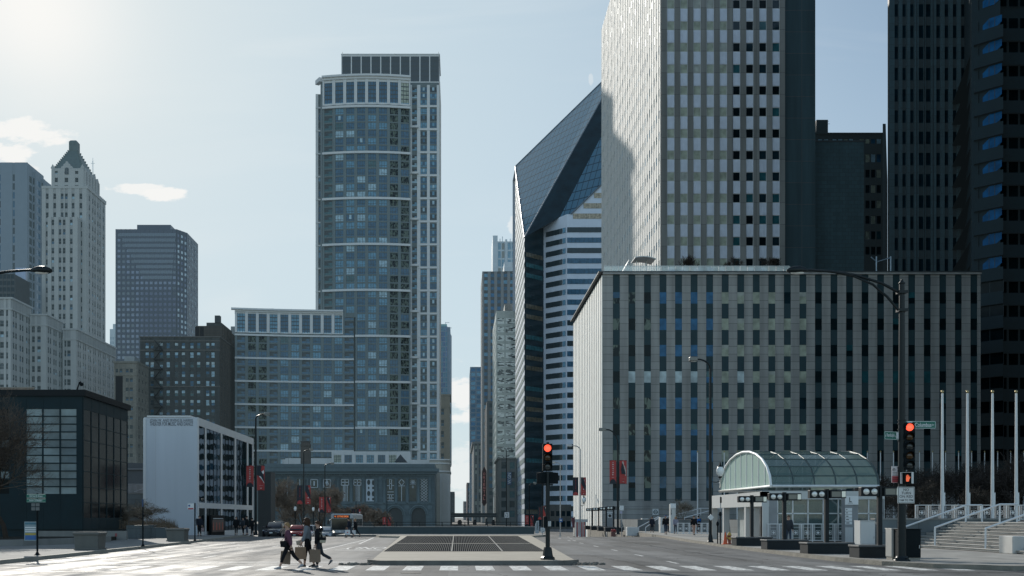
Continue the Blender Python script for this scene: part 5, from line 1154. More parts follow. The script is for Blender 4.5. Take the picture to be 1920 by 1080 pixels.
# ------------------------------------------------------------------ ground, roads, pavements
asp, an, ab = newmat('asphalt'); AL = an.links
tc_ = an.nodes.new('ShaderNodeTexCoord')
def anoise(scale, detail, sc=(1,1,1), dist=0):
    mp = an.nodes.new('ShaderNodeMapping'); mp.inputs['Scale'].default_value = sc; AL.new(tc_.outputs['Object'], mp.inputs[0])
    n_ = an.nodes.new('ShaderNodeTexNoise'); n_.inputs['Scale'].default_value = scale; n_.inputs['Detail'].default_value = detail; n_.inputs['Distortion'].default_value = dist
    AL.new(mp.outputs[0], n_.inputs['Vector']); return n_.outputs['Fac']
def am(op, a, c=None, d=None):
    n_ = an.nodes.new('ShaderNodeMath'); n_.operation = op
    for i_, x_ in enumerate((a,c,d)):
        if x_ is None: continue
        if isinstance(x_, (int,float)): n_.inputs[i_].default_value = x_
        else: AL.new(x_, n_.inputs[i_])
    return n_.outputs[0]
big = anoise(.35, 6, (1,.25,1)); blot = anoise(.9, 5); fine_ = anoise(22, 3)
vor = an.nodes.new('ShaderNodeTexVoronoi'); vor.feature = 'DISTANCE_TO_EDGE'; vor.inputs['Scale'].default_value = .16
mpv = an.nodes.new('ShaderNodeMapping'); wob = an.nodes.new('ShaderNodeVectorMath'); wob.operation = 'ADD'
nwv = an.nodes.new('ShaderNodeTexNoise'); nwv.inputs['Scale'].default_value = 1.2; AL.new(tc_.outputs['Object'], nwv.inputs['Vector'])
sv = an.nodes.new('ShaderNodeVectorMath'); sv.operation = 'SCALE'; sv.inputs['Scale'].default_value = 1.6; AL.new(nwv.outputs['Color'], sv.inputs[0])
AL.new(tc_.outputs['Object'], wob.inputs[0]); AL.new(sv.outputs[0], wob.inputs[1]); AL.new(wob.outputs[0], vor.inputs['Vector'])
crack = am('LESS_THAN', vor.outputs['Distance'], .006)
tone = am('ADD', am('MULTIPLY', big, .55), am('ADD', am('MULTIPLY', blot, .3), am('MULTIPLY', fine_, .25)))
mr = an.nodes.new('ShaderNodeMapRange'); mr.inputs[1].default_value=.38; mr.inputs[2].default_value=.72; mr.inputs[3].default_value=.075; mr.inputs[4].default_value=.19; AL.new(tone, mr.inputs[0])
vc = an.nodes.new('ShaderNodeTexVoronoi'); vc.distance = 'CHEBYCHEV'; vc.inputs['Scale'].default_value = .13; mpc = an.nodes.new('ShaderNodeMapping'); mpc.inputs['Scale'].default_value = (1.6,.55,1); AL.new(tc_.outputs['Object'], mpc.inputs[0]); AL.new(mpc.outputs[0], vc.inputs['Vector'])
sepc = an.nodes.new('ShaderNodeSeparateColor'); AL.new(vc.outputs['Color'], sepc.inputs[0])
patch = am('MULTIPLY_ADD', am('GREATER_THAN', sepc.outputs[0], .62), -.30, 1.08)                 # repaired rectangles
tracks = am('MULTIPLY_ADD', anoise(.9, 3, (1,.02,1)), 1.0, .50)                                  # wheel tracks along the lanes
val = am('MULTIPLY', am('MULTIPLY', am('MULTIPLY', mr.outputs[0], patch), tracks), am('SUBTRACT', 1.0, am('MULTIPLY', crack, .6)))
cc_ = an.nodes.new('ShaderNodeCombineColor'); AL.new(val, cc_.inputs[0]); AL.new(am('MULTIPLY', val, 1.0), cc_.inputs[1]); AL.new(am('MULTIPLY', val, .98), cc_.inputs[2]); AL.new(cc_.outputs[0], ab.inputs['Base Color'])
mr2 = an.nodes.new('ShaderNodeMapRange'); mr2.inputs[1].default_value=.32; mr2.inputs[2].default_value=.68; mr2.inputs[3].default_value=.50; mr2.inputs[4].default_value=.95; AL.new(am('ADD', am('MULTIPLY', anoise(1.1, 5, (1,.06,1)), .6), am('MULTIPLY', blot, .4)), mr2.inputs[0]); AL.new(mr2.outputs[0], ab.inputs['Roughness']); ab.inputs['Specular IOR Level'].default_value=.2
bpn = an.nodes.new('ShaderNodeBump'); bpn.inputs['Strength'].default_value=.35; bpn.inputs['Distance'].default_value=.02; AL.new(fine_, bpn.inputs['Height']); AL.new(bpn.outputs[0], ab.inputs['Normal'])
YS = [-40,30,60,90,96,104,112,120,130,146,160,400,1000,6000]
def sheet(name, xl, xr, ys, dz, m, thick=.4, nx=1):
    mb = MB(); L_, R_ = (xl if callable(xl) else lambda y: xl), (xr if callable(xr) else lambda y: xr)
    for a, c in zip(ys, ys[1:]):
        mb.add([(L_(a),a,prof(a)+dz),(R_(a),a,prof(a)+dz),(R_(c),c,prof(c)+dz),(L_(c),c,prof(c)+dz)], [(0,1,2,3)])
    return struct(name, mb, m)
sheet('ground', -2500, 2500, YS, -.03, mat('ground_earth', (.10,.10,.095), .9, 0, .2, .2))
sheet('road', -140, 140, [-40,10,30,60,90,96,104,112,120,130,146,160,400], 0, asp)
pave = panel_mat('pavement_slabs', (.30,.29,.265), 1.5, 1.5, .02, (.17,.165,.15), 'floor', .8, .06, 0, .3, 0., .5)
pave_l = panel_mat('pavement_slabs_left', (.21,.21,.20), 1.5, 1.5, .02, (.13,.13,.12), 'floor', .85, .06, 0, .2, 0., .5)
kerbm = mat('kerb_concrete', (.27,.255,.22), .8, 0, .18, 1.2, 0, .3, 0, .3, 12, 0, .3)
kerbd = mat('kerb_worn', (.19,.175,.145), .85, 0, .3, 1.6, 0, .3, 0, .4, 12, 0, .3)
def kl(y):
    P = [(30,-16.9),(46,-17.2),(58,-17.5),(70,-18.0),(88,-19),(106,-20),(160,-20.5)]
    for (a,b_),(c,d) in zip(P,P[1:]):
        if y <= c: return b_+(d-b_)*(y-a)/(c-a)
    return P[-1][1]
ysl = [30,40,46,52,58,64,70,79,88,96,104,112,120,130,146,160]
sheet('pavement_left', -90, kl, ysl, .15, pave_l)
mb = MB()
for a, c in zip(ysl, ysl[1:]):
    mb.add([(kl(y)+o,y,prof(y)+z) for y in (a,c) for o,z in ((.02,-.02),(.0,.154),(-.18,.158),(-.18,.10))], [(0,1,5,4),(1,2,6,5),(2,3,7,6)])
struct('kerb_left', mb, kerbm)
KR = [(19.3,160.),(19.1,120.),(18.6,108.),(17.4,90.),(16.2,74.5),(15.6,64.),(15.2,55.),(15.0,47.),(15.0,42.5),(15.4,38.8),(16.3,36.6),(18.2,35.0),(140,33.2)]
mb = MB()
for (xa,ya),(xb,yb) in zip(KR,KR[1:]):
    if yb > 42: mb.add([(xa,ya,0+.15),(xb,yb,0+.15),(140,yb,0+.15),(140,ya,0+.15)],[(0,1,2,3)])
    else: mb.add([(xa,ya,.15),(xb,yb,.15),(140,yb,.15),(140,ya,.15)] if xb < 100 else [(xa,ya,.15),(140,ya,.15),(140,yb,.15)],[(0,1,2,3)] if xb<100 else [(0,1,2)])
struct('pavement_right', mb, pave)
mb = MB(); rings=[]
for i,(x,y) in enumerate(KR):
    d = (Vector(KR[min(i+1,len(KR)-1)])-Vector(KR[max(i-1,0)])).normalized(); nrm = Vector((-d.y,d.x)); nrm = nrm if (nrm.x > 0 or nrm.y > .5) else -nrm
    rings.append([(x-nrm.x*.02,y-nrm.y*.02,prof(y)*1.2-.02),(x,y,.154),(x+nrm.x*.28,y+nrm.y*.28,+.158),(x+nrm.x*.28,y+nrm.y*.28,+.1)])
mb.loft(rings,0,False,False); struct('kerb_right', mb, kerbd)
# central islands
con = mat('island_concrete', (.36,.325,.265), .85, 0, .14, .9, 0, .3, 0, .2, 15, 0, .35)
def island(name, P, h, m, kw=.22):
    n=len(P); mb=MB(); mb.prism([(x,y,-.05) for x,y in P],(0,0,h+.05)); return struct(name, mb, m)
island('traffic_island', [(-3.0,39.2),(3.9,39.2),(4.35,40.0),(6.3,92.5),(7.6,95.5),(-7.4,95.5),(-6.9,92.5),(-4.9,90),(-3.25,40.0)], .15, con)
mb=MB(); mb.box(-2.95,3.85,39.05,39.19,-.02,.165); mb.add([(3.85,39.05,-.02),(4.5,39.95,-.02),(4.5,39.95,.165),(3.85,39.05,.165),(3.78,39.2,.165),(4.36,40.0,.165)],[(0,1,2,3),(3,2,5,4)]); mb.add([(-2.95,39.05,-.02),(-3.42,39.95,-.02),(-3.42,39.95,.165),(-2.95,39.05,.165),(-2.88,39.2,.165),(-3.26,40.0,.165)],[(0,1,2,3),(3,2,5,4)])
struct('kerb_island', mb, mat('kerb_dirty', (.15,.145,.13), .85, 0, .35, 1.5, 0, .3, 0, .4, 12, 0, .3))
island('barrier_island', [(-11.2,98.2),(8.3,98.2),(8.3,106),(-11.2,106)], .14, mat('barrier_pavement', (.30,.29,.27), .8, 0, .12, .8))
mb=MB(); mb.box(-11.25,8.35,98.05,98.19,-.3,.15); struct('kerb_barrier', mb, mat('kerb_dirty', (.15,.145,.13)))
rub = mat('rubble', (.16,.15,.13), .95, 0, .4, 6, 0, .2, 0, .8, 20)
for k,(x,y) in enumerate(((-3.75,39.3),(4.75,39.5))):
    mb=MB()
    for q in range(60):
        a=random.uniform(0,6.28); r_=random.random()**.6; s_=random.uniform(.03,.10); mb.ell((x+r_*.62*math.cos(a),y+r_*.55*math.sin(a),s_*.3),(s_,s_*.8,s_*.6),6,4)
    o=mb.build('rubble',rub); tag(o,('loose broken asphalt at the left corner of the traffic island','loose broken asphalt at the right corner of the traffic island')[k],'rubble',kind='stuff')
# steel grate
t = thing('ventilation_grate', 'large dark steel ventilation grating set in the traffic island', 'grate', (0,70,.15))
mb=MB(); mb.add([(-3.5,50,.154),(4.05,50,.154),(5.06,91.5,.154),(-4.4,91.5,.154)],[(0,1,2,3)]); mb.build('shaft_dark_sheet', mat('shaft_dark',(.022,.024,.025),1.0,0,.1,1,0,0.), t)  # flat dark sheet under the bars paints in the darkness of the shaft
mb=MB(); gs=mat('grate_steel',(.10,.105,.105),.7,0,.15,2,0,.12)
nb=78
for i in range(nb+1):
    f_=i/nb
    for ya,yb in ((50.05,64.6),(65.2,91.4)):
        xa=-3.5-.9*(ya-50)/41.5+(7.55+1.9*(ya-50)/41.5)*f_; xb=-3.5-.9*(yb-50)/41.5+(7.55+1.9*(yb-50)/41.5)*f_
        mb.add([(xa-.012,ya,.165),(xa+.012,ya,.165),(xb+.014,yb,.165),(xb-.014,yb,.165),(xa-.012,ya,.152),(xb-.014,yb,.152),(xa+.012,ya,.152),(xb+.014,yb,.152)],[(0,1,2,3),(0,3,5,4),(1,2,7,6)])
mb.build('bearing_bars', gs, t)
mb=MB(); mb.box(-3.83,4.42,64.65,65.15,.151,.170); mb.build('cross_beam', con, t)
mb=MB(); 
for f_ in (.42,.735): mb.add([(-3.5+7.55*f_-.03,50,.168),(-3.5+7.55*f_+.03,50,.168),(-4.4+9.46*f_+.03,91.5,.168),(-4.4+9.46*f_-.03,91.5,.168)],[(0,1,2,3)])
mb.build('joint_strip', mat('joint_pale',(.22,.22,.2),.7), t)
# painted markings
paint, pnn, pb_ = newmat('road_paint'); pl=pnn.links; n1=pnn.nodes.new('ShaderNodeTexNoise'); n1.inputs['Scale'].default_value=5; n1.inputs['Detail'].default_value=8; n1.inputs['Roughness'].default_value=.7
tcp=pnn.nodes.new('ShaderNodeTexCoord'); pl.new(tcp.outputs['Object'],n1.inputs['Vector']); rp_=pnn.nodes.new('ShaderNodeValToRGB'); rp_.color_ramp.elements[0].position=.41; rp_.color_ramp.elements[0].color=(.20,.20,.19,1); rp_.color_ramp.elements[1].position=.54; rp_.color_ramp.elements[1].color=(.66,.66,.63,1)
pl.new(n1.outputs['Fac'],rp_.inputs[0]); pl.new(rp_.outputs[0],pb_.inputs['Base Color']); pb_.inputs['Roughness'].default_value=.7
def strip(mb,x0,x1,y0,y1,z=.004,sk=0): mb.add([(x0,y0,prof(y0)+z),(x1,y0,prof(y0)+z),(x1+sk,y1,prof(y1)+z),(x0+sk,y1,prof(y1)+z)],[(0,1,2,3)])
mb=MB()
for k in range(-11,15): 
    x=-.33+1.22*k; strip(mb,x-.31,x+.31,35.1,38.3,.004,.0 if x>-4 else .05)
struct('crosswalk',mb,paint)
mb=MB(); strip(mb,-16.6,-4.0,41.3,41.75); strip(mb,-16.9,-6.0,39.5,39.75); struct('stop_line',mb,paint)
mb=MB()
for q in range(7): strip(mb,8.22,8.36,40.3+7.7*q,42.4+7.7*q)
for y0 in (46,54.5,63,71.5,80): strip(mb,-11.1,-10.95,y0,y0+2.6)
strip(mb,-7.35,-7.2,56,84)
for y0 in (45,48,51,55,59,63,67,71,75,79,83): strip(mb,-15.2,-15.07,y0,y0+1.3); strip(mb,-14.3,-14.18,y0+1.4,y0+2.4)
strip(mb,-6.6,-6.45,70,92,.004,-.8)
for a in (8.6,): 
    for q in range(4): strip(mb,a+.5*q,a+.5*q+.14,79+7*q,81+7*q)
struct('lane_line',mb,paint)
mb=MB(); put_text(mb,'ONLY',(-5.35,60.5,.005),2.5,4.2,(-1,0,0),(0,-1,0)); strip(mb,-6.6,-4.1,56.6,57.3); struct('road_lettering',mb,paint)
for k,(x,y) in enumerate(((-1.5,33.5),(-9.3,45.5),(12.6,52))):
    mb=MB(); mb.tube([(x,y,.003),(x,y,.009)],.33,20,smooth=False); o=mb.build('manhole_cover',mat('cast_iron',(.05,.048,.045),.6,.4,.2,8)); tag(o,('round iron manhole cover in the roadway before the crosswalk','round iron manhole cover in the left lanes','round iron manhole cover in the right lanes')[k],'manhole cover')
rnd_=random.Random(3); mb=MB()
for (x0_,y0_,x1_,y1_) in ((4.9,48.6,14.9,48.2),(-17,46.2,-3.6,45.6),(11.6,44,12.2,95),(-12.6,44,-13.1,95),(5.2,72,16,71),(-18,77,-5,78),(-22,34.2,20,33.9),(7,35,6.4,45)):
    L_=math.hypot(x1_-x0_,y1_-y0_); n_=max(6,int(L_/1.2)); ux,uy=(x1_-x0_)/L_,(y1_-y0_)/L_; P_=[]
    for q in range(n_+1): a=L_*q/n_; o=rnd_.gauss(0,.09); P_.append((x0_+ux*a-uy*o,y0_+uy*a+ux*o))
    for (xa,ya),(xb,yb) in zip(P_,P_[1:]): w_=rnd_.uniform(.04,.075); mb.add([(xa-uy*w_,ya+ux*w_,.0035+prof(ya)),(xa+uy*w_,ya-ux*w_,.0035+prof(ya)),(xb+uy*w_,yb-ux*w_,.0035+prof(yb)),(xb-uy*w_,yb+ux*w_,.0035+prof(yb))],[(0,1,2,3)])
struct('tar_seam',mb,mat('tar_black',(.018,.018,.019),.55,0,.2,3,0,.3))
# ------------------------------------------------------------------ shared street materials
blk=mat('black_paint',(.004,.009,.011),.42,0,.15,3,0,.28,.3); blk2=mat('black_matt',(.004,.008,.010),.7,0,.15,3,0,.15); gal=mat('galvanised',(.34,.35,.36),.42,.6,.1,4); wht=mat('white_metal',(.62,.63,.63),.45,.1,.06,3,0,.5,.2)
red=mat('banner_red',(.34,.045,.04),.75,0,.06,2); bdk=mat('banner_dark',(.016,.022,.03),.75,0,.1,2); bwh=mat('banner_white',(.66,.62,.6),.75,0,.1,3); bgy=mat('banner_skin',(.42,.33,.3),.75,0,.1,3)
lampw=mat('lantern_glass',(.75,.76,.74),.3,0,.05,2); lens=mat('lamp_lens',(.5,.5,.46),.25)
grn=mat('sign_green',(.006,.12,.085),.5,0,.05,2); blu=mat('sign_blue',(.03,.11,.3),.5); sred=mat('sign_red',(.4,.04,.05),.5); sblk=mat('sign_black',(.012,.012,.014),.5)
def post(mb,x,y,z0,z1,r0,r1=None,n=10): mb.tube([(x,y,z0),(x,y,z1)],[r0,r1 or r0],n)
def base_plinth(mb,x,y,z,r,h): mb.lathe([(r*2.1,z),(r*2.1,z+.05),(r*1.7,z+.08),(r*1.5,z+h*.5),(r*1.1,z+h)],12,(x,y,0))
# lamp posts with flat box heads
def box_lamp(label,x,y,ztop,arm,mt=blk,zb=.15,r=.085,lantern=None,rise=.5,headz=0,group='box headed street lamps'):
    t=thing('street_lamp',label,'street lamp',(x,y,zb),group); mb=MB(); base_plinth(mb,x,y,zb,r,.5); mb.tube([(x,y,zb),(x,y,ztop-rise-.2)],[r,r*.75],10); mb.build('pole',mt,t)
    s_=1 if arm>0 else -1; a=abs(arm); mb=MB(); pts=[(x,y,ztop-rise-.25)]+[(x+s_*a*.55*(1-math.cos(q)),y,ztop-rise-.25+(rise+.15)*math.sin(q)) for q in (.35,.7,1.05,1.4,1.57)]+[(x+s_*a*.75,y,ztop-.05)]
    mb.tube(pts,r*.55,8); mb.build('lamp_arm',mt,t)
    mb=MB(); xa,xb=sorted((x+s_*a*.62,x+s_*a)); mb.bbox(xa,xb,y-.19,y+.19,ztop-.22,ztop+.06,.05); h=mb.build('lamp_head',gal if mt is gal else mat('lamp_head_grey',(.16,.16,.15),.45,.4),t)
    mb=MB(); mb.box(xa+.12,xb-.08,y-.13,y+.13,ztop-.245,ztop-.222); mb.build('lens',lens,h)
    if lantern:
        lx,lz=lantern; mb=MB(); mb.tube([(x,y,lz-.25),(x+lx*.6,y,lz-.28),(x+lx,y,lz-.2),(x+lx,y,lz)],.03,6); mb.lathe([(.05,lz-.02),(.14,lz+.04),(.12,lz+.1)],10,(x+lx,y,0)); la=mb.build('lantern_bracket',blk,t)
        mb=MB(); mb.lathe([(.10,lz+.1),(.23,lz+.28),(.25,lz+.5),(.16,lz+.7),(.05,lz+.82)],12,(x+lx,y,0)); mb.build('lantern_globe',lampw,la)
        mb=MB(); mb.lathe([(.17,lz+.70),(.06,lz+.83),(.02,lz+1.02)],10,(x+lx,y,0)); mb.build('lantern_cap',blk2,la)
    return t
def banner(label,x0,x1,y,z0,z1,style,group='arts festival banners on the lamp posts'):
    w_=x1-x0; h_=z1-z0; cx=(x0+x1)/2; t=thing('banner',label,'banner',(cx,y,z0),group); mb=MB()
    n=6; mb.loft([[(x0+w_*i/n,y+.03*math.sin(i*1.1+z),z) for i in range(n+1)] for z in (z0,z0+h_*.33,z0+h_*.66,z1)],0,False,False,False); mb.build('fabric',bdk if style=='dark' else red,t)
    yy=y-.05; mb=MB(); poly=lambda P,m_=0: mb.poly([(x0+u_*w_,yy-.004*m_,z0+v_*h_) for u_,v_ in P],m_)
    if style in('text','dark'):
        for k,ch in enumerate('IMAGINE'): put_text(mb,ch,(cx,yy,z1-h_*(.10+.085*k)),w_*(.05 if ch=='I' else .2),h_*.05,(1,0,0),(0,0,1),0)
        poly([(.3,.27),(.7,.27),(.7,.278),(.3,.278)])
        mb.build('lettering',bwh if style=='text' else red,t); mb=MB(); poly([(0.02,0.0)]+[(.5-.48*math.cos(math.pi*q/12),.0+.2*math.sin(math.pi*q/12)) for q in range(13)]+[(.98,0)]); mb.build('arc_motif',bdk if style=='text' else red,t)
    else:
        k=style
        if k==1: poly([(0,.98),(.62,.99),(.5,.8),(.9,.62),(.98,.3),(.55,.55),(0,.62)],1); poly([(.1,.68),(.55,.74),(.9,.82),(.95,.7),(.7,.6),(.9,.42),(.97,.27),(.7,.42),(.3,.56)],0)
        elif k==2: poly([(0,.98),(.5,.98),(.98,.5),(.98,.25),(.5,.45),(0,.7)],1); poly([(.55,.85),(.72,.88),(.7,.78),(.6,.74)],0); poly([(.4,.35),(.6,.3),(.6,.38)],0)
        elif k==3: poly([(.1,.97),(.55,.97),(.7,.8),(.95,.5),(.98,.25),(.55,.55),(.15,.8)],1); poly([(.25,.88),(.35,.95),(.5,.84),(.7,.95),(.8,.93),(.6,.74),(.4,.72)],0)
        else: poly([(.35,.9),(.2,.6),(.3,.42),(.85,.40),(.7,.62),(.55,.78)],1); poly([(.33,.93),(.5,.97),(.62,.88),(.6,.80),(.75,.74),(.9,.56),(.88,.35),(.78,.33),(.78,.5),(.62,.62),(.45,.7),(.4,.82)],0)
        poly([(.3,.2),(.8,.2),(.8,.205),(.3,.205)],0); poly([(.4,.08),(.65,.08),(.65,.1),(.4,.1)],0)
        mb.build('dancer_picture',[bgy if k==4 else bwh,bdk],t)
    mb=MB(); 
    for z in (z0+.01,z1-.01): mb.tube([(x0-.03,y,z),(x1+.03,y,z)],.018,6)
    mb.build('banner_rod',blk,t); return t
def bpx(label,a,c,Y,p0,p1,style): return banner(label,wx(a,Y),wx(c,Y),Y,wz(p1,Y),wz(p0,Y),style)
# right side lamps
box_lamp('black street lamp with box head and side lantern beside the station entrance',wx(1332,68),68,wz(671,68),-1.35,blk,.15,.10,(.62,wz(896,68)))
Yl=103; box_lamp('black street lamp with curved arm before the grey podium block corner',wx(1158.5,Yl),Yl,wz(803.5,Yl),-1.85,blk,.1,.11,None,1.3)
bpx('red vertical lettered banner before the grey podium block corner',1143,1155.5,Yl,863,907,'text'); bpx('red banner of a seated dancer before the grey podium block corner',1161.5,1175,Yl,863,907,4)
Yl=125; box_lamp('grey street lamp with lantern in front of the striped white flank',wx(1087.5,Yl),Yl,wz(834,Yl),-1.5,gal,-.6,.1,(.45,wz(944,Yl)),.3)
bpx('dark lettered banner in front of the striped white flank',1074,1084.5,Yl,895,929,'dark'); bpx('red dancer banner in front of the striped white flank',1089,1098.5,Yl,895,929,2)
Yl=165; box_lamp('slender grey street lamp right of the island traffic signal',wx(1050.5,Yl),Yl,wz(866,Yl),-1.25,gal,-1.4,.1,None,.25)
t=thing('route_sign','small blue sign on the slender grey lamp right of the island signal','sign',(wx(1051.5,Yl),Yl-.2,wz(980,Yl))); m=MB(); m.box(wx(1048,Yl),wx(1054.5,Yl),Yl-.2,Yl-.16,wz(979,Yl),wz(972,Yl)); m.build('sign_panel',blu,t); m=MB(); m.box(wx(1049.5,Yl),wx(1053,Yl),Yl-.21,Yl-.201,wz(976.5,Yl),wz(974.5,Yl)); m.build('symbol',sg,t)
# lamps beyond the barrier wall and along the left kerb
Yl=150; box_lamp('slender dark lamp behind the barrier wall right of the street gap',wx(949.5,Yl),Yl,wz(838,Yl),-1.35,blk2,-1.5,.07,None,.2)
t=thing('posted_notice','small square white notice on a lamp behind the barrier wall','sign',(wx(950.5,Yl),Yl-.15,wz(971,Yl))); m=MB(); m.box(wx(946,Yl),wx(954.5,Yl),Yl-.2,Yl-.16,wz(970.5,Yl),wz(960.5,Yl)); m.build('sign_panel',sg,t); m=MB()
for a,c,d,e in ((.2,.8,.75,.85),(.2,.35,.15,.6),(.5,.8,.5,.6),(.65,.8,.15,.45),(.45,.6,.15,.25)): m.box(wx(946,Yl)+.64*a,wx(946,Yl)+.64*c,Yl-.21,Yl-.201,wz(970.5,Yl)+.75*d,wz(970.5,Yl)+.75*e)
m.build('symbol',sblk,t)
Yl=140; box_lamp('dark banner lamp behind the right end of the barrier wall',wx(992.5,Yl),Yl,wz(905,Yl),.9,blk2,-1.4,.07,None,.2)
bpx('red lettered banner just above the right end of the barrier wall',985,991.3,Yl,966,986.5,'text'); bpx('red dancer banner just above the right end of the barrier wall',994.5,1000.5,Yl,966,987.5,3)
Yl=185; box_lamp('dark banner lamp behind the island traffic signal pole',wx(1016.8,Yl),Yl,wz(868,Yl),1.2,blk2,-1.5,.08,None,.2)
bpx('dark lettered banner behind the island traffic signal pole',1008.5,1015.5,Yl,949.5,974,'dark'); bpx('red dancer banner behind the island traffic signal pole',1018.2,1025,Yl,949.5,974,3)
Yl=104; box_lamp('tall black lamp beside the white theatre',wx(479.5,Yl),Yl,wz(775,Yl),1.35,blk,.0,.12,None,.3)
bpx('red lettered banner beside the white theatre',462,475.5,Yl,873,913,'text'); bpx('red leaping dancer banner beside the white theatre',482,496,Yl,873,919.5,1)
Yl=150; box_lamp('black lamp post left of the bare trees before the civic building',wx(569.5,Yl),Yl,wz(842,Yl),1.3,blk,-1.4,.1,None,.2)
bpx('dark lettered banner among the bare trees before the civic building',557,567.5,Yl,910,945,'dark'); bpx('red diagonal dancer banner among the bare trees before the civic building',572.5,582.5,Yl,910,945.5,2)
Yl=165; box_lamp('black lamp post with a slanted head between the bare trees and the bus',wx(609.2,Yl),Yl,wz(868,Yl),1.4,blk,-1.5,.1,None,.2)
bpx('red lettered banner left of the bus',598.5,608,Yl,931.5,961,'text'); bpx('red dancer banner left of the bus',612,620.5,Yl,931.5,961,3)
Yl=200; box_lamp('thin dark lamp post behind the bus',wx(667.5,Yl),Yl,wz(902,Yl),1.0,blk2,-1.5,.07,None,.2)
bpx('dark lettered banner directly above the bus',659,666,Yl,954,980,'dark'); bpx('red dancer banner directly right of the bus roof',669,676,Yl,954,980,1)
Yl=160; bpx('red lettered banner hanging low on the barrier fence',717.5,724,Yl,969.5,986,'text'); bpx('red dancer banner hanging low on the barrier fence',727,733,Yl,969.5,986,3)
box_lamp('short dark banner post behind the barrier fence',wx(725.5,Yl),Yl,wz(935,Yl),.7,blk2,-1.5,.06,None,.2)
# old-fashioned lantern posts far down the left kerb
lx=None
for k,(px,py,Yl) in enumerate(((553.5,958,172),(587.5,958.5,190),(599.5,960,196),(500,963,180))):
    x=wx(px,Yl); zt=wz(py,Yl); lab=('old style lantern post under the dark tree banner','old style lantern post right of the middle walking woman','old style lantern post left of the bus','old style lantern post above the dark parked car')[k]
    if lx is None:
        t=thing('lantern_post',lab,'lantern',(x,Yl,-1.5),'old style lantern posts'); m=MB(); base_plinth(m,x,Yl,-1.5,.09,.5); post(m,x,Yl,-1.5,zt-.1,.07); m.build('post',blk2,t); m=MB(); m.lathe([(.1,zt),(.22,zt+.14),(.24,zt+.42),(.16,zt+.7),(.05,zt+.85)],12,(x,Yl,0)); m.build('globe',lampw,t); m=MB(); m.lathe([(.22,zt+.75),(.06,zt+.92),(.02,zt+1.15)],10,(x,Yl,0)); m.build('cap',blk2,t); lx=t
    else: dup(lx,(x,Yl,-1.5+ (zt-wz(958,172))),0,lab)
# ------------------------------------------------------------------ big mast with arm, signals and signs on the right
def mast_arm(t,x,y,s,mt):
    m=MB(); P=lambda dpx,py:(x+s*dpx*y/F,y,wz(py,y))
    m.tube([P(6,548),P(38,531),P(85,516),P(135,509),P(180,506),P(196,506)],[.055,.055,.052,.05,.045,.04],8); m.tube([P(6,582),P(28,556),P(55,533),P(90,518),P(126,511)],[.05,.05,.045,.04,.035],8); m.tube([P(61,524),P(61,531)],.02,6)
    for py in (548,582): m.box(x-.16,x+.16,y-.16,y+.16,wz(py,y)-.05,wz(py,y)+.05)
    m.build('lamp_arm',mt,t)
    m=MB(); rings=[]
    for d,hw,zt_,zb_ in ((174,.02,506,509),(182,.10,501.5,509.5),(192,.17,499,511),(203,.17,499.5,512),(211,.10,502,511),(216,.02,505.5,509)):
        cx,cy,_=P(d,500); rings.append([(cx,cy-hw,wz(zb_,y)),(cx,cy+hw,wz(zb_,y)),(cx,cy+hw*.8,wz((zt_*1.6+zb_*.4)/2,y)),(cx,cy+hw*.3,wz(zt_,y)),(cx,cy-hw*.3,wz(zt_,y)),(cx,cy-hw*.8,wz((zt_*1.6+zb_*.4)/2,y))])
    m.loft(rings,0,True,True); h=m.build('lamp_head',mt,t)
    m=MB(); c=P(196,511.6); m.ell(c,(.26,.12,.05),12,6); m.build('lens',lampw,h)
Yk=39.; xk=wx(1691,Yk); t=thing('signal_mast','tall black mast with curved lamp arm, red signals and street name signs','signal mast',(xk,Yk,.15))
m=MB(); m.tube([(xk,Yk,.15),(xk,Yk,wz(531,Yk))],[.145,.095],16); m.lathe([(.30,.15),(.30,.20),(.24,.22),(.20,.34)],12,(xk,Yk,0)); m.lathe([(.10,wz(533,Yk)),(.13,wz(531,Yk)),(.05,wz(527,Yk)),(.03,wz(524,Yk))],10,(xk,Yk,0))
for z in (wz(789,Yk),wz(795,Yk),wz(806,Yk),wz(827,Yk),wz(878,Yk),wz(884,Yk),wz(905,Yk),1.55,1.35,1.05,.85): m.tube([(xk,Yk,z),(xk,Yk,z+.035)],.152,16,smooth=False)
for a in range(4): m.box(xk+.25*math.cos(a*1.57+.4)-.04,xk+.25*math.cos(a*1.57+.4)+.04,Yk+.25*math.sin(a*1.57+.4)-.04,Yk+.25*math.sin(a*1.57+.4)+.04,.15,.28)
m.build('pole',blk,t); mast_arm(t,xk,Yk,-1,blk)
sigred=mat('signal_red_lit',(1.,.10,.05),.3,emit=1.6); sigred2=mat('signal_hand_lit',(1.,.16,.06),.4,emit=.5); sdark=mat('signal_lens_dark',(.03,.035,.035),.15); samb=mat('signal_lens_amber',(.06,.03,.01),.15)
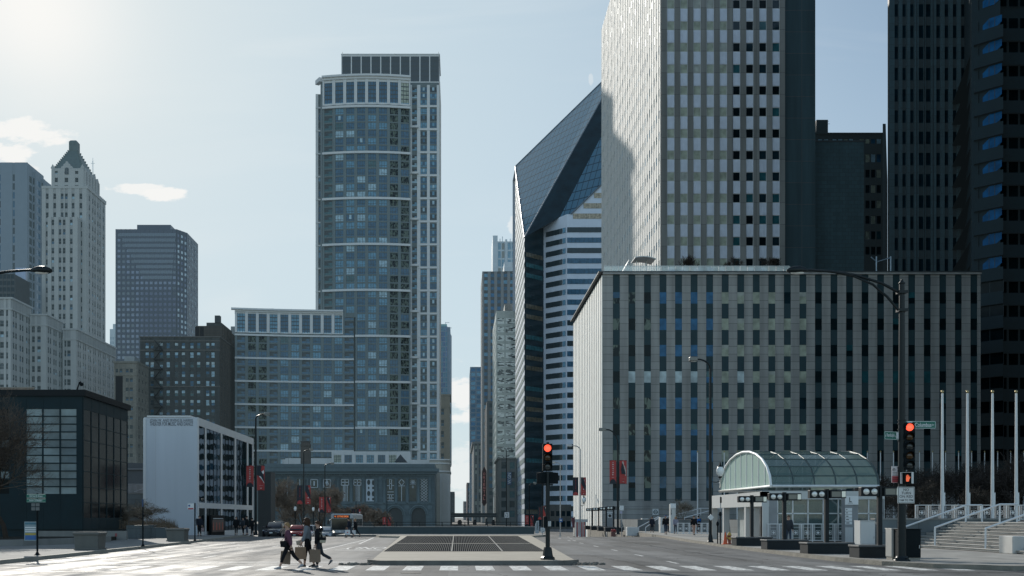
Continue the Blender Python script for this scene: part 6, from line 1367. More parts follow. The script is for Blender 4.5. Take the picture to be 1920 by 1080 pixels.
def signal(t,x,y,ztop,cell,n,yaw=0,lit=0,w_=None,amber=(1,)):
    w_=w_ or cell*.95; M_=Matrix.Translation((x,y,0))@Matrix.Rotation(R(yaw),4,'Z'); m=MB(); m.M=M_; h=cell*n
    m.bbox(-w_/2,w_/2,-.06,.14,ztop-h,ztop,.02); b_=m.build('signal_head',blk2,t)
    for k in range(n):
        zc=ztop-cell*(k+.5); r_=cell*.40; m=MB(); m.M=M_; m.lathe([(r_,0),(r_*.98,.03),(r_*.6,.055),(.001,.06)],16); 
        m.v=[M_@Vector((p.x,-.062-p.z,zc+p.y)) for p in [M_.inverted()@q for q in m.v]]; m.build('lens',sigred if k==lit else samb if k in amber else sdark,b_)
        m=MB(); m.M=M_; q=[math.pi*(-.12+1.24*i/10) for i in range(11)]
        m.loft([[(r_*1.06*math.cos(a),-.06,zc+r_*1.06*math.sin(a)) for a in q],[(r_*1.1*math.cos(a),-.06-cell*(.35+.35*math.sin(max(0,min(math.pi,a)))),zc+r_*1.06*math.sin(a)) for a in q]],0,False,True,False); m.build('visor',blk2,b_)
    return b_
signal(t,xk+.215,Yk-.12,wz(793,Yk),17.6*Yk/F,5,-8,0,.36,(1,3))
# pedestrian signal, turned towards the left
m=MB(); M_=Matrix.Translation((xk+.16,Yk-.25,wz(897,Yk)))@Matrix.Rotation(R(-50),4,'Z'); m.M=M_; m.bbox(-.21,.21,-.1,.16,-.2,.2,.03); pbx=m.build('pedestrian_signal',blk2,t)
m=MB(); m.M=M_; hx=lambda P: m.poly([(u_*.21,-.106,v_*.25) for u_,v_ in P]); hx([(-.25,-.5),(.2,-.5),(.32,-.1),(.3,.1),(-.28,.1),(-.3,-.2)])
for k in range(4): hx([(-.28+.15*k,.1),(-.16+.15*k,.1),(-.16+.15*k,(.38,.5,.46,.34)[k]),(-.28+.15*k,(.38,.5,.46,.34)[k])])
hx([(.3,-.15),(.5,.12),(.42,.2),(.28,.02)]); m.build('raised_hand',sigred2,pbx)
m=MB(); m.M=M_; m.box(-.22,-.2,-.22,-.1,-.2,.2); m.box(.2,.22,-.22,-.1,-.2,.2); m.box(-.22,.22,-.22,-.1,.2,.21); m.build('signal_hood',wht,pbx)
def plate(mb,x,y,z,w_,h_,m=0,d=.02): mb.box(x-w_/2,x+w_/2,y,y+d,z-h_/2,z+h_/2,m)
# street name sign, facing the camera
m=MB(); xa,xb=wx(1697,Yk),wx(1754,Yk); za,zb_=wz(804,Yk),wz(789.5,Yk); m.box(xa,xb,Yk-.04,Yk-.02,za,zb_); s_=m.build('street_name_sign',grn,t); m=MB()
for q in ((xa+.02,xb-.02,zb_-.025,zb_-.012),(xa+.02,xb-.02,za+.012,za+.025),(xb-.03,xb-.018,za+.015,zb_-.015)): m.box(q[0],q[1],Yk-.047,Yk-.041,q[2],q[3])
put_text(m,'N',(wx(1713.4,Yk),Yk-.045,wz(797.5,Yk)),.045,.07); put_text(m,'Columbus',(wx(1730,Yk),Yk-.045,wz(796.6,Yk)),.60,.15); put_text(m,'Dr',(wx(1748.6,Yk),Yk-.045,wz(797,Yk)),.08,.07); m.build('lettering',sg,s_)
m=MB(); m.box(wx(1700,Yk),wx(1709.5,Yk),Yk-.055,Yk-.048,wz(796,Yk),wz(790.5,Yk)); m.build('block_number_plate',sg,s_)
# street name sign turned away along the other street
M_=Matrix.Translation((xk-.12,Yk,wz(817.3,Yk)))@Matrix.Rotation(R(24),4,'Z'); m=MB(); m.M=M_; m.box(-.70,0,-.01,.01,-.15,.15); s_=m.build('street_name_sign',grn,t); m=MB(); m.M=M_
for q in ((-.69,-.01,.128,.14),(-.69,-.01,-.14,-.128),(-.69,-.678,-.14,.14)): m.box(q[0],q[1],-.018,-.011,q[2],q[3])
put_text(m,'E',(-.645,-.016,-.02),.03,.07); put_text(m,'Randolph',(-.405,-.016,0),.38,.17); put_text(m,'St',(-.17,-.016,-.02),.05,.07); m.build('lettering',sg,s_)
m=MB(); m.M=M_; m.box(-.13,-.015,-.022,-.012,-.11,.12); m.build('block_number_plate',sg,s_)
# regulatory signs
m=MB(); xc=wx(1695,Yk); zc=wz(928.5,Yk); w_=32*Yk/F; h_=31*Yk/F; m.bbox(xc-w_/2,xc+w_/2,Yk-.19,Yk-.16,zc-h_/2,zc+h_/2,.012); s_=m.build('regulatory_sign',mat('sign_aged_white',(.55,.56,.55),.5,0,.06,6),t); m=MB()
for tx,dz,ww,hh in (('NO',.195,.20,.095),('TURN',.075,.34,.095),('ON RED',-.05,.49,.095),('7AM TO 7PM',-.185,.50,.075)): put_text(m,tx,(xc,Yk-.193,zc+dz),ww,hh)
b2=.012; e=.02
for q in ((-w_/2+e,w_/2-e,h_/2-e-b2,h_/2-e),(-w_/2+e,w_/2-e,-h_/2+e,-h_/2+e+b2),(-w_/2+e,-w_/2+e+b2,-h_/2+e,h_/2-e),(w_/2-e-b2,w_/2-e,-h_/2+e,h_/2-e)): m.box(xc+q[0],xc+q[1],Yk-.196,Yk-.191,zc+q[2],zc+q[3])
m.build('lettering',sblk,s_)
m=MB(); xa,xb=wx(1673,Yk),wx(1686.5,Yk); za,zb_=wz(905,Yk),wz(874,Yk); m.box(xa,xb,Yk+.05,Yk+.07,za,zb_); s_=m.build('parking_sign',mat('sign_pinkish',(.55,.5,.5),.5),t)
m=MB(); m.box(xa+.012,xb-.012,Yk+.043,Yk+.049,za+.01,za+(zb_-za)*.4); m.build('red_panel',sred,s_); m=MB(); cx,cz=xa+.08,zb_-.13
for k in range(14): a=k*2*math.pi/14; a2=a+2*math.pi/14; m.quad((cx+.055*math.cos(a),Yk+.044,cz+.055*math.sin(a)),(cx+.055*math.cos(a2),Yk+.044,cz+.055*math.sin(a2)),(cx+.04*math.cos(a2),Yk+.044,cz+.04*math.sin(a2)),(cx+.04*math.cos(a),Yk+.044,cz+.04*math.sin(a)))
put_text(m,'P',(cx,Yk+.045,cz),.04,.06); 
for q in range(3): m.box(xa+.03,xb-.05,Yk+.044,Yk+.048,zb_-.24-.05*q,zb_-.225-.05*q)
for q in range(3): m.box(xa+.03,xb-.04,Yk+.038,Yk+.042,za+.05+.06*q,za+.068+.06*q)
m.build('lettering',sblk,s_)
# mirrored lamp mast at the left: only its arm reaches into the picture
xl_=wx(-118,Yk); t=thing('lamp_mast','lamp arm with teardrop head reaching in at the left edge of the picture','street lamp',(xl_,Yk,.15)); m=MB(); m.tube([(xl_,Yk,.15),(xl_,Yk,wz(531,Yk))],[.145,.095],16); m.lathe([(.30,.15),(.30,.2),(.2,.34)],12,(xl_,Yk,0)); m.build('pole',blk,t); mast_arm(t,xl_,Yk,1,blk)
# cabinets at its foot
def cabinet(label,a,c,Y,p0,mt,dy=.6,name='signal_cabinet'):
    t=thing(name,label,'cabinet',(wx((a+c)/2,Y),Y,.15)); xa,xb=wx(a,Y),wx(c,Y); zt=wz(p0,Y); m=MB(); m.bbox(xa,xb,Y,Y+dy,.25,zt,.025); m.build('body',mt,t); m=MB(); m.box(xa+.03,xb-.03,Y+.03,Y+dy-.03,.15,.25); m.build('plinth',kerbm,t); m=MB(); m.bbox(xa-.02,xb+.02,Y-.02,Y+dy+.02,zt+.002,zt+.03,.01); m.build('lid',mt,t)
    m=MB(); m.box(xa+.03,xb-.03,Y-.012,Y-.002,.32,zt-.06); d=m.build('door',mt,t); m=MB(); m.box(xb-.09,xb-.06,Y-.04,Y-.013,.6,.72); m.build('handle',gal,d); return t
cabinet('pale grey signal cabinet just left of the black signal mast',1672,1690,40.2,992,mat('cabinet_pale',(.33,.33,.31),.5,0,.1,2,0,.5,.3)); cabinet('black signal cabinet just right of the black signal mast',1688,1727,39.6,993,blk2,.7)
# ------------------------------------------------------------------ signal on the island
Yi=40.4; xi=wx(1027,Yi); t=thing('island_signal','black traffic signal on a pedestal standing on the traffic island','traffic signal',(xi,Yi,.15)); m=MB()
m.lathe([(.27,.15),(.27,.22),(.20,.28),(.155,.55),(.135,.62)],8,(xi,Yi,0),0,False); m.tube([(xi,Yi,.6),(xi,Yi,wz(884,Yi))],[.085,.075],12); m.tube([(xi,Yi,wz(832,Yi)),(xi,Yi,wz(829,Yi))],.05,10); m.build('pole',blk,t)
signal(t,xi-.01,Yi-.02,wz(832,Yi),17*Yi/F,3,0,0,.36)
for k,(dx,yaw) in enumerate(((-.19,35),(.18,-30))):
    m=MB(); m.M=Matrix.Translation((xi+dx,Yi+.03,wz(896.5,Yi)))@Matrix.Rotation(R(yaw),4,'Z'); m.bbox(-.19,.19,-.12,.14,-.21,.21,.03); m.build('pedestrian_signal',blk2,t)
m=MB(); m.tube([(xi-.2,Yi,wz(909,Yi)),(xi+.2,Yi,wz(909,Yi))],.03,8); m.tube([(xi-.2,Yi,wz(886,Yi)),(xi+.2,Yi,wz(886,Yi))],.03,8); m.build('bracket',blk,t)
m=MB(); m.bbox(xi-.16,xi-.06,Yi-.1,Yi+.1,wz(990,Yi),wz(968,Yi),.03); bx_=m.build('push_button_box',blk2,t); m=MB(); m.bbox(xi+.0,xi+.12,Yi-.11,Yi-.07,wz(987,Yi),wz(977,Yi),.01); m.build('button_plate',gal,bx_)
t=thing('small_notice','small white notice low beyond the island signal pole','sign',(wx(1017.5,98),98,0)); m=MB(); plate(m,wx(1017.5,98),98,wz(994,98),.36,.44); m.build('sign_panel',sg,t); m=MB(); post(m,wx(1017.5,98),98.05,-.05,wz(990,98),.025); m.build('post',gal,t); m=MB(); put_text(m,'NO',(wx(1017.5,98),97.99,wz(992,98)),.22,.12); put_text(m,'TURN',(wx(1017.5,98),97.99,wz(996,98)),.28,.12); m.build('lettering',sblk,t)
t=thing('tow_notice_board','tall pale board with dark vertical lettering right of the barrier wall','sign',(wx(1007,108),108,-.3)); m=MB(); m.prism([(wx(1003.5,108),108,-.4),(wx(1010.5,108),108,-.4),(wx(1010.5,108),108,wz(976,108)),(wx(1006,108),108,wz(977,108)),(wx(1003.5,108),108,wz(985,108))],(0,.1,0)); m.build('sign_panel',mat('board_grey',(.32,.36,.38),.5),t); m=MB(); put_text(m,'PARKING',(wx(1007.5,108),107.98,wz(986,108)),.75,.16,(0,0,1),(-1,0,0)); m.build('lettering',sblk,t)
# barrier wall with fence
t=thing('barrier_wall','long low dark concrete barrier wall carrying a black rail fence','wall',(-1.5,103,.1)); m=MB(); m.bbox(-10.6,7.3,103,103.5,.05,wz(988.5,103),.03); m.build('wall',mat('barrier_concrete',(.055,.075,.08),.8,0,.15,.6,0,.3,.5),t); m=MB(); m.box(-10.7,7.4,102.95,103.55,wz(988.5,103)+.002,wz(987,103)); m.build('coping',mat('coping_pale',(.2,.2,.19),.7,0,.15,1),t)
m=MB(); 
for z in (.92+.1,1.28): m.tube([(-10.5,103.25,z),(7.2,103.25,z)],.03,6)
for k in range(9): post(m,-10.4+2.2*k,103.25,.8,1.32,.035)
m.build('rail_fence',blk,t)
# ------------------------------------------------------------------ raised plaza, steps, rails, flagpoles
ston=panel_mat('plaza_stone',(.33,.32,.30),1.4,.3,.012,(.2,.2,.19),'xy',.75,.06,0,.3,.5,.3); wallst=panel_mat('plaza_wall_stone',(.12,.14,.145),1.2,.75,.015,(.08,.08,.08),'xy',.75,.08,0,.3,.5,.4)
mb=MB(); mb.prism([(27.9,37,0),(140,37,0),(140,147.2,0),(20.8,147.2,0),(20.8,124,0),(27.9,110,0)],(0,0,1.5)); struct('plaza',mb,wallst)
mb=MB(); stm=panel_mat('step_stone',(.40,.39,.365),1.6,2.,.012,(.22,.22,.2),'y',.75,.07,0,.3,.5,.3)
for k in range(9): mb.box(24.4+.39*k,27.95 if k<8 else 28.6,36.9-.0005*k,59.2-.0005*k,-.02 if k==0 else .15+.15*k-.0,.15+.15*(k+1)+(0.004 if k==8 else 0))
struct('steps',mb,stm)
mb=MB()
for k in range(9): mb.box(24.385+.39*k,24.398+.39*k,37,59.1,.15+.15*k+.001,.15+.15*k+.035)  # dark strips paint the shadow line under each nosing
for k in range(9): mb.box(24.34+.39*k,24.41+.39*k,37,59.1,.15+.15*(k+1)-.028,.15+.15*(k+1)+.006,1)
o_=mb.build('step_nosing_shadow',[mat('nosing_shadow_black',(.02,.02,.02),.9),stm]); o_['kind']='structure'
t=thing('cheek_wall','dark stone cheek wall closing the far end of the wide steps','wall',(26.5,59.5,.15)); m=MB(); m.box(23.2,31,59.25,59.8,.0,1.62); m.build('wall',wallst,t); m=MB(); m.box(23.1,31.1,59.2,59.85,1.623,1.70); m.build('coping',mat('coping_pale',(.2,.2,.19)),t)
t=thing('concrete_block','pale square concrete block on the pavement at the right edge','block',(24.6,47,.15)); m=MB(); m.bbox(24.2,25.6,46.6,47.8,.15,.92,.03); m.build('block',mat('concrete_pale',(.48,.47,.44),.8,0,.08,2,0,.3,.3),t)
def handrail(label,y,mt=wht,x0=24.65,x1=28.0,z0=.3,z1=1.5,h=.92,xe=28.9,group='sloping white handrails on the steps'):
    t=thing('handrail',label,'handrail',(x0,y,z0),group); m=MB(); q=.05
    def bar(P): m.tube(P,q,4,smooth=False)
    bar([(x0,y,z0),(x0,y,z0+h)]); bar([(x0-.02,y,z0+h),(x1,y,z1+h)]); bar([(x1,y,z1+h+.02),(x1,y,z1)])
    if xe: bar([(x1,y,z1+h),(xe,y,z1+h)]); bar([(xe,y,z1+h),(xe,y,z1)])
    m.build('rail',mt,t); return t
h1=handrail('white handrail behind the pale signal cabinet, farthest along the steps',58.9); handrail('white handrail right of the black signal cabinet, middle of the steps',55.2); handrail('white handrail nearest the right edge of the picture',49.9)
def fence(label,P0,P1,z,h,n,group='white ornamental railings',mt=wht,medal=True,cat='railing'):
    t=thing('ornamental_railing',label,cat,(P0[0],P0[1],z),group); fr,W=span(P0[0],P0[1],P1[0],P1[1]); m=MB(); o=MB(); w_=W/n
    for zz in (z+.1,z+h-.05): fbox(m,fr,0,W,zz,zz+.05,-.025,.025)
    for i in range(n+1): fbox(m,fr,w_*i-.03,w_*i+.03,z,z+h,-.03,.03)
    m.build('frame',mt,t)
    for i in range(n):
        for a in (.12,.2,.8,.88): fbox(o,fr,w_*(i+a)-.01,w_*(i+a)+.01,z+.15,z+h-.05,-.012,.012)
        for a in (.25,.8): fbox(o,fr,w_*(i+.12),w_*(i+.88),z+h*a-.008,z+h*a+.008,-.012,.012)
        c=w_*(i+.5); zc=z+h*.52; s_=min(w_*.2,.17)
        for k in range(4): fbox(o,fr,c+(-s_ if k==0 else s_*.85 if k==1 else -s_),c+(-s_*.85 if k==0 else s_ if k==1 else s_),zc+(-s_ if k<3 else s_*.85),zc+(s_ if k!=2 else -s_*.85),-.015,.015)
        if medal: o.add([fr.p(c-s_*.7,zc,.0),fr.p(c,zc-s_*.7,.0),fr.p(c+s_*.7,zc,.0),fr.p(c,zc+s_*.7,.0)],[(0,1,2,3)])
    o.build('ornament',mt,t); return t
fence('white ornamental railing along the plaza edge behind the four tall flagpoles',(wx(1716.5,72),72),(wx(1960,72),72),1.5,1.1,10)
fence('white ornamental railing on the pavement in front of the glass station wall',(wx(1440,65),65),(wx(1586,65),65),.22,1.15,7)
fence('white ornamental railing on the far pavement left of the station entrance',(wx(1272,101),101.5),(wx(1336,101),100.5),.12,1.1,6)
fence('long low white railing on the plaza in the shade behind the station',(28.6,104),(48,106),1.5,1.05,14,medal=False)
# flagpoles
def flagpole(label,x,y,z0,z1,r,group):
    t=thing('flagpole',label,'flagpole',(x,y,z0),group); m=MB(); m.tube([(x,y,z0),(x,y,z0+.12)],r*1.5,10); m.tube([(x,y,z0+.1),(x,y,z1-.2)],[r,r*.62],10); m.build('pole',wht,t)
    m=MB(); m.ell((x,y,z1-.08),.10,10,7); m.tube([(x,y,z1-.25),(x,y,z1-.15)],.05,8); m.build('ball_finial',mat('brass_ball',(.4,.33,.18),.35,.7),t)
    m=MB(); m.bbox(x-.01,x+.15,y-.1,y+.06,z0+1.0,z0+1.9,.01); m.build('winch_box',wht,t); return t
for k,px in enumerate((1767,1814,1861,1905.5)): flagpole(('tall white flagpole, leftmost of the four rising from the steps','tall white flagpole, second from left of the four rising from the steps','tall white flagpole, third from left of the four rising from the steps','tall white flagpole, rightmost of the four rising from the steps')[k],wx(px,71.2),71.2,1.5,wz(732,71.2),.115,'tall white flagpoles above the steps')
far=[1308]+[1358.0+24.42*i for i in range(24)]
fp0=None
for k,px in enumerate(far):
    x=wx(px,128)
    if fp0 is None: fp0=flagpole('slim white flagpole standing alone left of the station entrance',x,128,0 if px<1310 else 1.5,wz(845.5,128),.10,'slim flagpoles in a long row behind the station')
    else: 
        d=dup(fp0,(x,128,0),0,'slim flagpole in the long row behind the station entrance and bare trees')
m=MB(); 
# ------------------------------------------------------------------ station entrance with the glass barrel vault
xs0,xs1,ya,yb=19.4,26.0,66.,79.
t=thing('station_entrance','station entrance pavilion with pale portals under a glass barrel vault','station entrance',(22.5,72,.15))
vg,vn,vb=newmat('vault_glass'); vb.inputs['Base Color'].default_value=(.10,.165,.15,1); vb.inputs['Roughness'].default_value=.16; vb.inputs['Specular IOR Level'].default_value=.7; vb.inputs['Alpha'].default_value=.66
fg,fn,fb=newmat('frosted_gable'); fb.inputs['Base Color'].default_value=(.40,.53,.47,1); fb.inputs['Roughness'].default_value=.35; fb.inputs['Alpha'].default_value=.9
sg2,sn_,sb_=newmat('station_glass'); sb_.inputs['Base Color'].default_value=(.10,.16,.16,1); sb_.inputs['Roughness'].default_value=.06; sb_.inputs['Specular IOR Level'].default_value=.8; sb_.inputs['Alpha'].default_value=.45
psteel=mat('vault_steel',(.55,.57,.58),.45,.2,.08,3); pgranite=mat('pier_granite',(.24,.25,.255),.7,0,.1,2,0,.4,.2); ppale=mat('portal_pale',(.46,.47,.46),.55,0,.05,1.5,0,.5,.3)
na=12; zs=3.68; AR=[(72.5-6.5*math.cos(math.pi*i/na), zs+2.5*math.sin(math.pi*i/na)) for i in range(na+1)]
m=MB(); 
for q in range(5):
    for i in range(na):
        if i in (0,) and False: continue
        u0=xs0+(xs1-xs0)*q/5+.03; u1=xs0+(xs1-xs0)*(q+1)/5-.03; (y0,z0),(y1,z1)=AR[i],AR[i+1]
        m.quad((u0,y0,z0),(u1,y0,z0),(u1,y1,z1),(u0,y1,z1))
m.build('vault_glass',vg,t)
m=MB()
for q in range(1,6): u=xs0+(xs1-xs0)*q/5; m.tube([(u,y,z) for y,z in AR],.045 if q<5 else .07,6)
for i in range(1,na): m.tube([(xs0,AR[i][0],AR[i][1]),(xs1,AR[i][0],AR[i][1])],.04,6)
m.build('vault_frame',mat('vault_rib_dark',(.045,.07,.07),.5,.1,.08,3),t)
for i in (0,na): m=MB(); m.tube([(xs0,AR[i][0],AR[i][1]),(xs1,AR[i][0],AR[i][1])],.10,6); m.build('eaves_beam',psteel,t)
m=MB(); m.poly([(xs0-.02,y,z) for y,z in AR]); m.poly([(xs1+.02,y,z) for y,z in AR]); g_=m.build('gable_panel',fg,t)
m=MB(); m.tube([(xs0-.08,y,z) for y,z in AR]+[(xs0-.08,66,zs)],.085,6)
for k in range(1,9):
    y=66+13*k/9; z=zs+2.5*math.sqrt(max(0,1-((y-72.5)/6.5)**2)); m.box(xs0-.06,xs0-.02,y-.025,y+.025,zs,z)
m.build('gable_frame',mat('gable_white',(.72,.74,.73),.45),t)
# pale beam and portals on the street side
xb_=18.5
m=MB(); m.box(xb_,xb_+.45,65.1,78.6,2.42,3.32); m.box(xb_,xs1,65.1,65.5,2.85,3.35); m.box(xb_+.45,xs1,77.9,78.5,2.85,3.35); bm_=m.build('beam',ppale,t)
for y,w_ in ((78.2,.5),(74.7,.35),(69.0,.35),(67.2,.32),(65.3,.45)):
    m=MB(); m.box(xb_+.02,xb_+.42,y-w_/2,y+w_/2,.13,2.42); m.build('column',ppale,t)
m=MB(); m.box(xb_+.02,xb_+.95,65.12,65.48,.13,2.849); m.build('corner_pier',pgranite,t)
m=MB(); m.box(xb_+.9,xs1,65.25,65.31,.35,2.84); m.build('glass_wall',sg2,t)
m=MB()
for k in range(8): u=xb_+1+ (xs1-xb_-1)*k/7; m.box(u-.03,u+.03,65.2,65.33,.15,2.845)
m.box(xb_+.96,xs1,65.2,65.33,1.95,2.02); m.tube([(xb_+4.3,66.5,1.0),(xs1-.6,66.5,3.2)],.06,6); m.tube([(xb_+4.3,66.5,3.2),(xs1-.6,66.5,1.0)],.06,6); m.build('mullion',psteel,t)
m=MB(); m.box(xb_+.96,xs1,65.12,65.5,.13,.35); m.box(xb_+2.2,xb_+2.5,69,76,.1,3.3); m.box(xb_+5,xs1-.3,71.5,75,.1,3.2); m.build('inner_wall',mat('inner_dark',(.035,.038,.04),.6,0,.2,1),t)
m=MB(); m.box(xb_+3,xb_+4.4,70.5,71,.12,2.6); m.box(xb_+.7,xb_+.9,70.2,73.4,.12,2.35); m.build('inner_screen',mat('inner_pale',(.32,.35,.34),.5,0,.2,1.2),t)
m=MB(); m.box(xs1-.3,xs1,65.2,78.4,.12,3.3); m.build('end_wall',pgranite,t)
# pylon
xp=wx(1584.5,63.5); t=thing('sign_pylon','grey stone pylon with stacked white direction signs by the station','sign',(xp+.35,63.5,.15)); m=MB(); m.box(xp,xp+.5,63.5,64.1,.15,3.0); m.box(xp+.502,xp+.8,63.55,64.1,.15,2.98); m.build('pylon',pgranite,t)
m=MB(); m.box(xp-.01,xp+.77,63.44,63.49,2.5,3.02); s_=m.build('head_sign',sg,t); m=MB(); put_text(m,'L',(xp+.3,63.43,2.8),.14,.28); put_text(m,'subway',(xp+.3,63.43,2.6),.3,.06); m.build('lettering',sblk,s_)
for k in range(5):
    z=2.22-.2*k; m=MB(); m.box(xp+.0,xp+.4,63.46,63.49,z-.09,z+.08); s_=m.build('direction_sign',sg,t); m=MB(); m.box(xp+.05,xp+.12+.03*k,63.452,63.458,z-.03,z+.02); m.build('lettering',sblk,s_)
m=MB(); m.box(xp,xp+.45,63.46,63.49,.2,1.15); m.build('lower_panel',ppale,t)
cabinet('pale square utility cabinet beside the station sign pylon',1613,1641,58,977,ppale,.9,'utility_cabinet')
# thin sign posts and bollard lights by the portals
t=thing('ticket_post','slim pale post with a dark badge before the station portals','post',(wx(1351,67),66,.15)); m=MB(); post(m,wx(1351,66),66,.15,wz(931,66),.03); m.build('post',gal,t); m=MB(); m.box(wx(1349.5,66),wx(1352.5,66),65.9,65.96,wz(943,66),wz(932,66)); m.build('badge',blk2,t)
# ------------------------------------------------------------------ black light benches
hb_=mat('bench_black',(.008,.012,.015),.5,0,.2,2,0,.25,.2); htop=mat('bench_top',(.06,.065,.068),.6,0,.15,3); fl_=mat('flood_lens',(.72,.72,.68),.2,.3); flg=mat('flood_glass',(.12,.13,.13),.1)
def light_bench(label,x,y,z=.15):
    t=thing('light_bench',label,'light post',(x,y,z),'black floodlight posts rising from black benches'); m=MB(); m.bbox(x-1.0,x+1.0,y-.35,y+.75,z,z+.42,.02); m.build('bench_base',hb_,t); m=MB(); m.bbox(x-1.04,x+1.04,y-.39,y+.79,z+.422,z+.50,.015); m.build('bench_slab',htop,t)
    m=MB(); m.box(x-.085,x+.085,y+.1,y+.27,z+.5,z+2.85); m.box(x-.05,x+.05,y+.03,y+.1,z+2.4,z+2.85); m.build('post',hb_,t)
    for s_,(a,c) in ((-1,(-.80,-.1)),(1,(.1,.80))):
        m=MB(); m.bbox(x+a,x+c,y-.02,y+.30,z+2.44,z+2.80,.02); f_=m.build('floodlight',hb_,t)
        m=MB(); m.box(x+a+.02,x+c-.02,y-.05,y-.021,z+2.755,z+2.785); m.box(x+a+.02,x+c-.02,y-.05,y-.021,z+2.455,z+2.485); m.build('bezel',hb_,f_)
        if s_<0:
            for q in (.2,.52):
                m=MB(); cx=x+a+q; m.lathe([(.125,0),(.12,.02),(.06,.035),(.001,.04)],14); m.v=[Vector((cx+p.x,y-.022-p.z,z+2.62+p.y)) for p in m.v]; m.build('lens',fl_,f_)
        else: 
            m=MB(); m.box(x+c-.20,x+c-.03,y-.03,y-.021,z+2.49,z+2.75); m.box(x+a+.06,x+c-.24,y-.026,y-.021,z+2.5,z+2.74,1); m.build('lens',[fl_,flg],f_)
    return t
lb=light_bench('black floodlight post and bench nearest the traffic cone',wx(1403,60)+.25,60)
for px,Y,l in ((1465,53,'second black floodlight post and bench counted from the traffic cone'),(1544,47,'third black floodlight post and bench counted from the traffic cone'),(1643,42.3,'black floodlight post and bench partly behind the pale signal cabinet'),(1151,118,'far black floodlight post right beside the lamp with red banners'),(1137,125,'far black floodlight post, second left of the red banner lamp'),(1123,133,'far black floodlight post, third left of the red banner lamp'),(1111,141,'far black floodlight post, fourth left of the red banner lamp')):
    z=.15
    dup(lb,(wx(px,Y)+(.2 if Y<90 else 0),Y,z),0,l)
# far pavement details at right: pale kiosk, striped hoarding, red planter, low walls
t=thing('subway_kiosk','dark grey slab kiosk with a round transit emblem beyond the floodlight posts','kiosk',(wx(1143,140),138,-.8)); m=MB(); m.box(wx(1138,138),wx(1151,138),138,139,-.9,wz(962,138)); m.build('slab',pgranite,t); m=MB(); m.box(wx(1139.5,138),wx(1147,138),137.95,137.99,wz(971,138),wz(963,138)); s_=m.build('logo_plate',sg,t); m=MB(); cx,cz=wx(1143.3,138),wz(967,138); m.tube([(cx,137.93,cz),(cx,137.945,cz)],.2,16,smooth=False); m.build('emblem',sblk,s_)
t=thing('striped_hoarding','red and white striped hoarding at the foot of the striped flank','hoarding',(wx(1090,146),146,-1)); 
for k in range(9):
    m=MB(); a=wx(1079+2.2*k,146); m.box(a,a+wx(1081.2,146)-wx(1079,146)-.01,146,146.1,-1.2,wz(979,146)); m.build('board',mat('hoard_red',(.45,.09,.08),.6) if k%2 else ppale,t)
m=MB(); m.box(wx(1077,146),wx(1102,146),145.9,146.2,wz(979,146)+.01,wz(973.5,146)); m.build('fascia',ppale,t)
t=thing('projecting_sign','dark red projecting sign at the left end of the striped hoarding','sign',(wx(1076,140),140,-1)); m=MB(); m.prism([(wx(1071.5,140),140,wz(971,140)),(wx(1078,140),140,wz(970,140)),(wx(1078,140),140,wz(989,140)),(wx(1073.5,140),140,wz(990,140))],(0,.2,0)); m.build('sign_panel',mat('maroon',(.10,.02,.03),.5),t); m=MB(); post(m,wx(1077,140),140.3,-1.4,wz(969,140),.06); m.build('post',blk2,t)
t=thing('flower_box','red flower box on the far pavement left of the red banner lamp','planter',(wx(1150,110),108,.1)); m=MB(); m.bbox(wx(1146,108),wx(1155,108),108,108.5,-.2,.3,.03); m.build('box',mat('box_brown',(.12,.05,.04),.7),t); m=MB()
for q in range(40): m.ell((wx(1146.5,108)+random.random()*.42,108+random.random()*.4,.3+random.random()*.22),(.06,.06,.05),5,4)
m.build('flowers',mat('flower_red',(.35,.06,.06),.7,0,.4,9),t)
t=thing('info_board','small white information board on a post right of the red banner lamp','sign',(wx(1165,110),104,.1)); m=MB(); m.box(wx(1162,104),wx(1169.5,104),104,104.04,wz(957,104),wz(948,104)); m.build('sign_panel',sg,t); m=MB(); post(m,wx(1166,104),104.06,-.1,wz(957,104)+.05,.04); m.build('post',gal,t); m=MB(); m.box(wx(1162.5,104),wx(1167,104),104,104.03,wz(963,104),wz(958.5,104)); m.build('lower_plate',mat('plate_lilac',(.35,.35,.45),.5),t)
t=thing('low_planter_wall','low pale stone planter wall on the far pavement before the dark opening','wall',(wx(1186,112),112,.1)); m=MB(); m.bbox(wx(1176,112),wx(1197,112),112,113,-.2,.72,.03); m.build('wall',ppale,t)
handrail('white handrail beside the far steps left of the dark coated walker',118,wht,wx(1197.5,118),wx(1235,118),-.2,1.0,.85,None); handrail('white handrail beside the far steps right of the dark coated walker',114,wht,wx(1210.5,114),wx(1236,114),-.2,.9,.85,None)
handrail('upper white handrail sloping up to the plaza left of the station',126,wht,24.6,28.6,1.0,2.0,.8,30.2); handrail('lower white handrail sloping up to the plaza left of the station',119,wht,25.2,28.8,.9,1.9,.8,30.0)
t=thing('far_sign_pylon','slim pale sign pylon standing among the far walkers','sign',(wx(1262,108),108,.1)); m=MB(); m.box(wx(1257,108),wx(1264,108),108,108.6,-.2,wz(945,108)); m.box(wx(1264,108)+.002,wx(1267,108),108.05,108.6,-.2,wz(953,108)); m.build('pylon',ppale,t); m=MB(); m.box(wx(1257,108)-.01,wx(1267,108),107.93,107.99,wz(953,108),wz(944,108)); s_=m.build('head_sign',sg,t); m=MB(); put_text(m,'METRA',(wx(1258.6,108),107.97,wz(960,108)),.55,.1,(0,0,1),(-1,0,0)); m.build('lettering',sblk,s_)
t=thing('white_block','plain white block wall end beside the walker in the blue cap','block',(wx(1241,111),111,.1)); m=MB(); m.bbox(wx(1238.5,111),wx(1246,111),111,112,-.2,wz(970,111),.02); m.build('block',ppale,t)
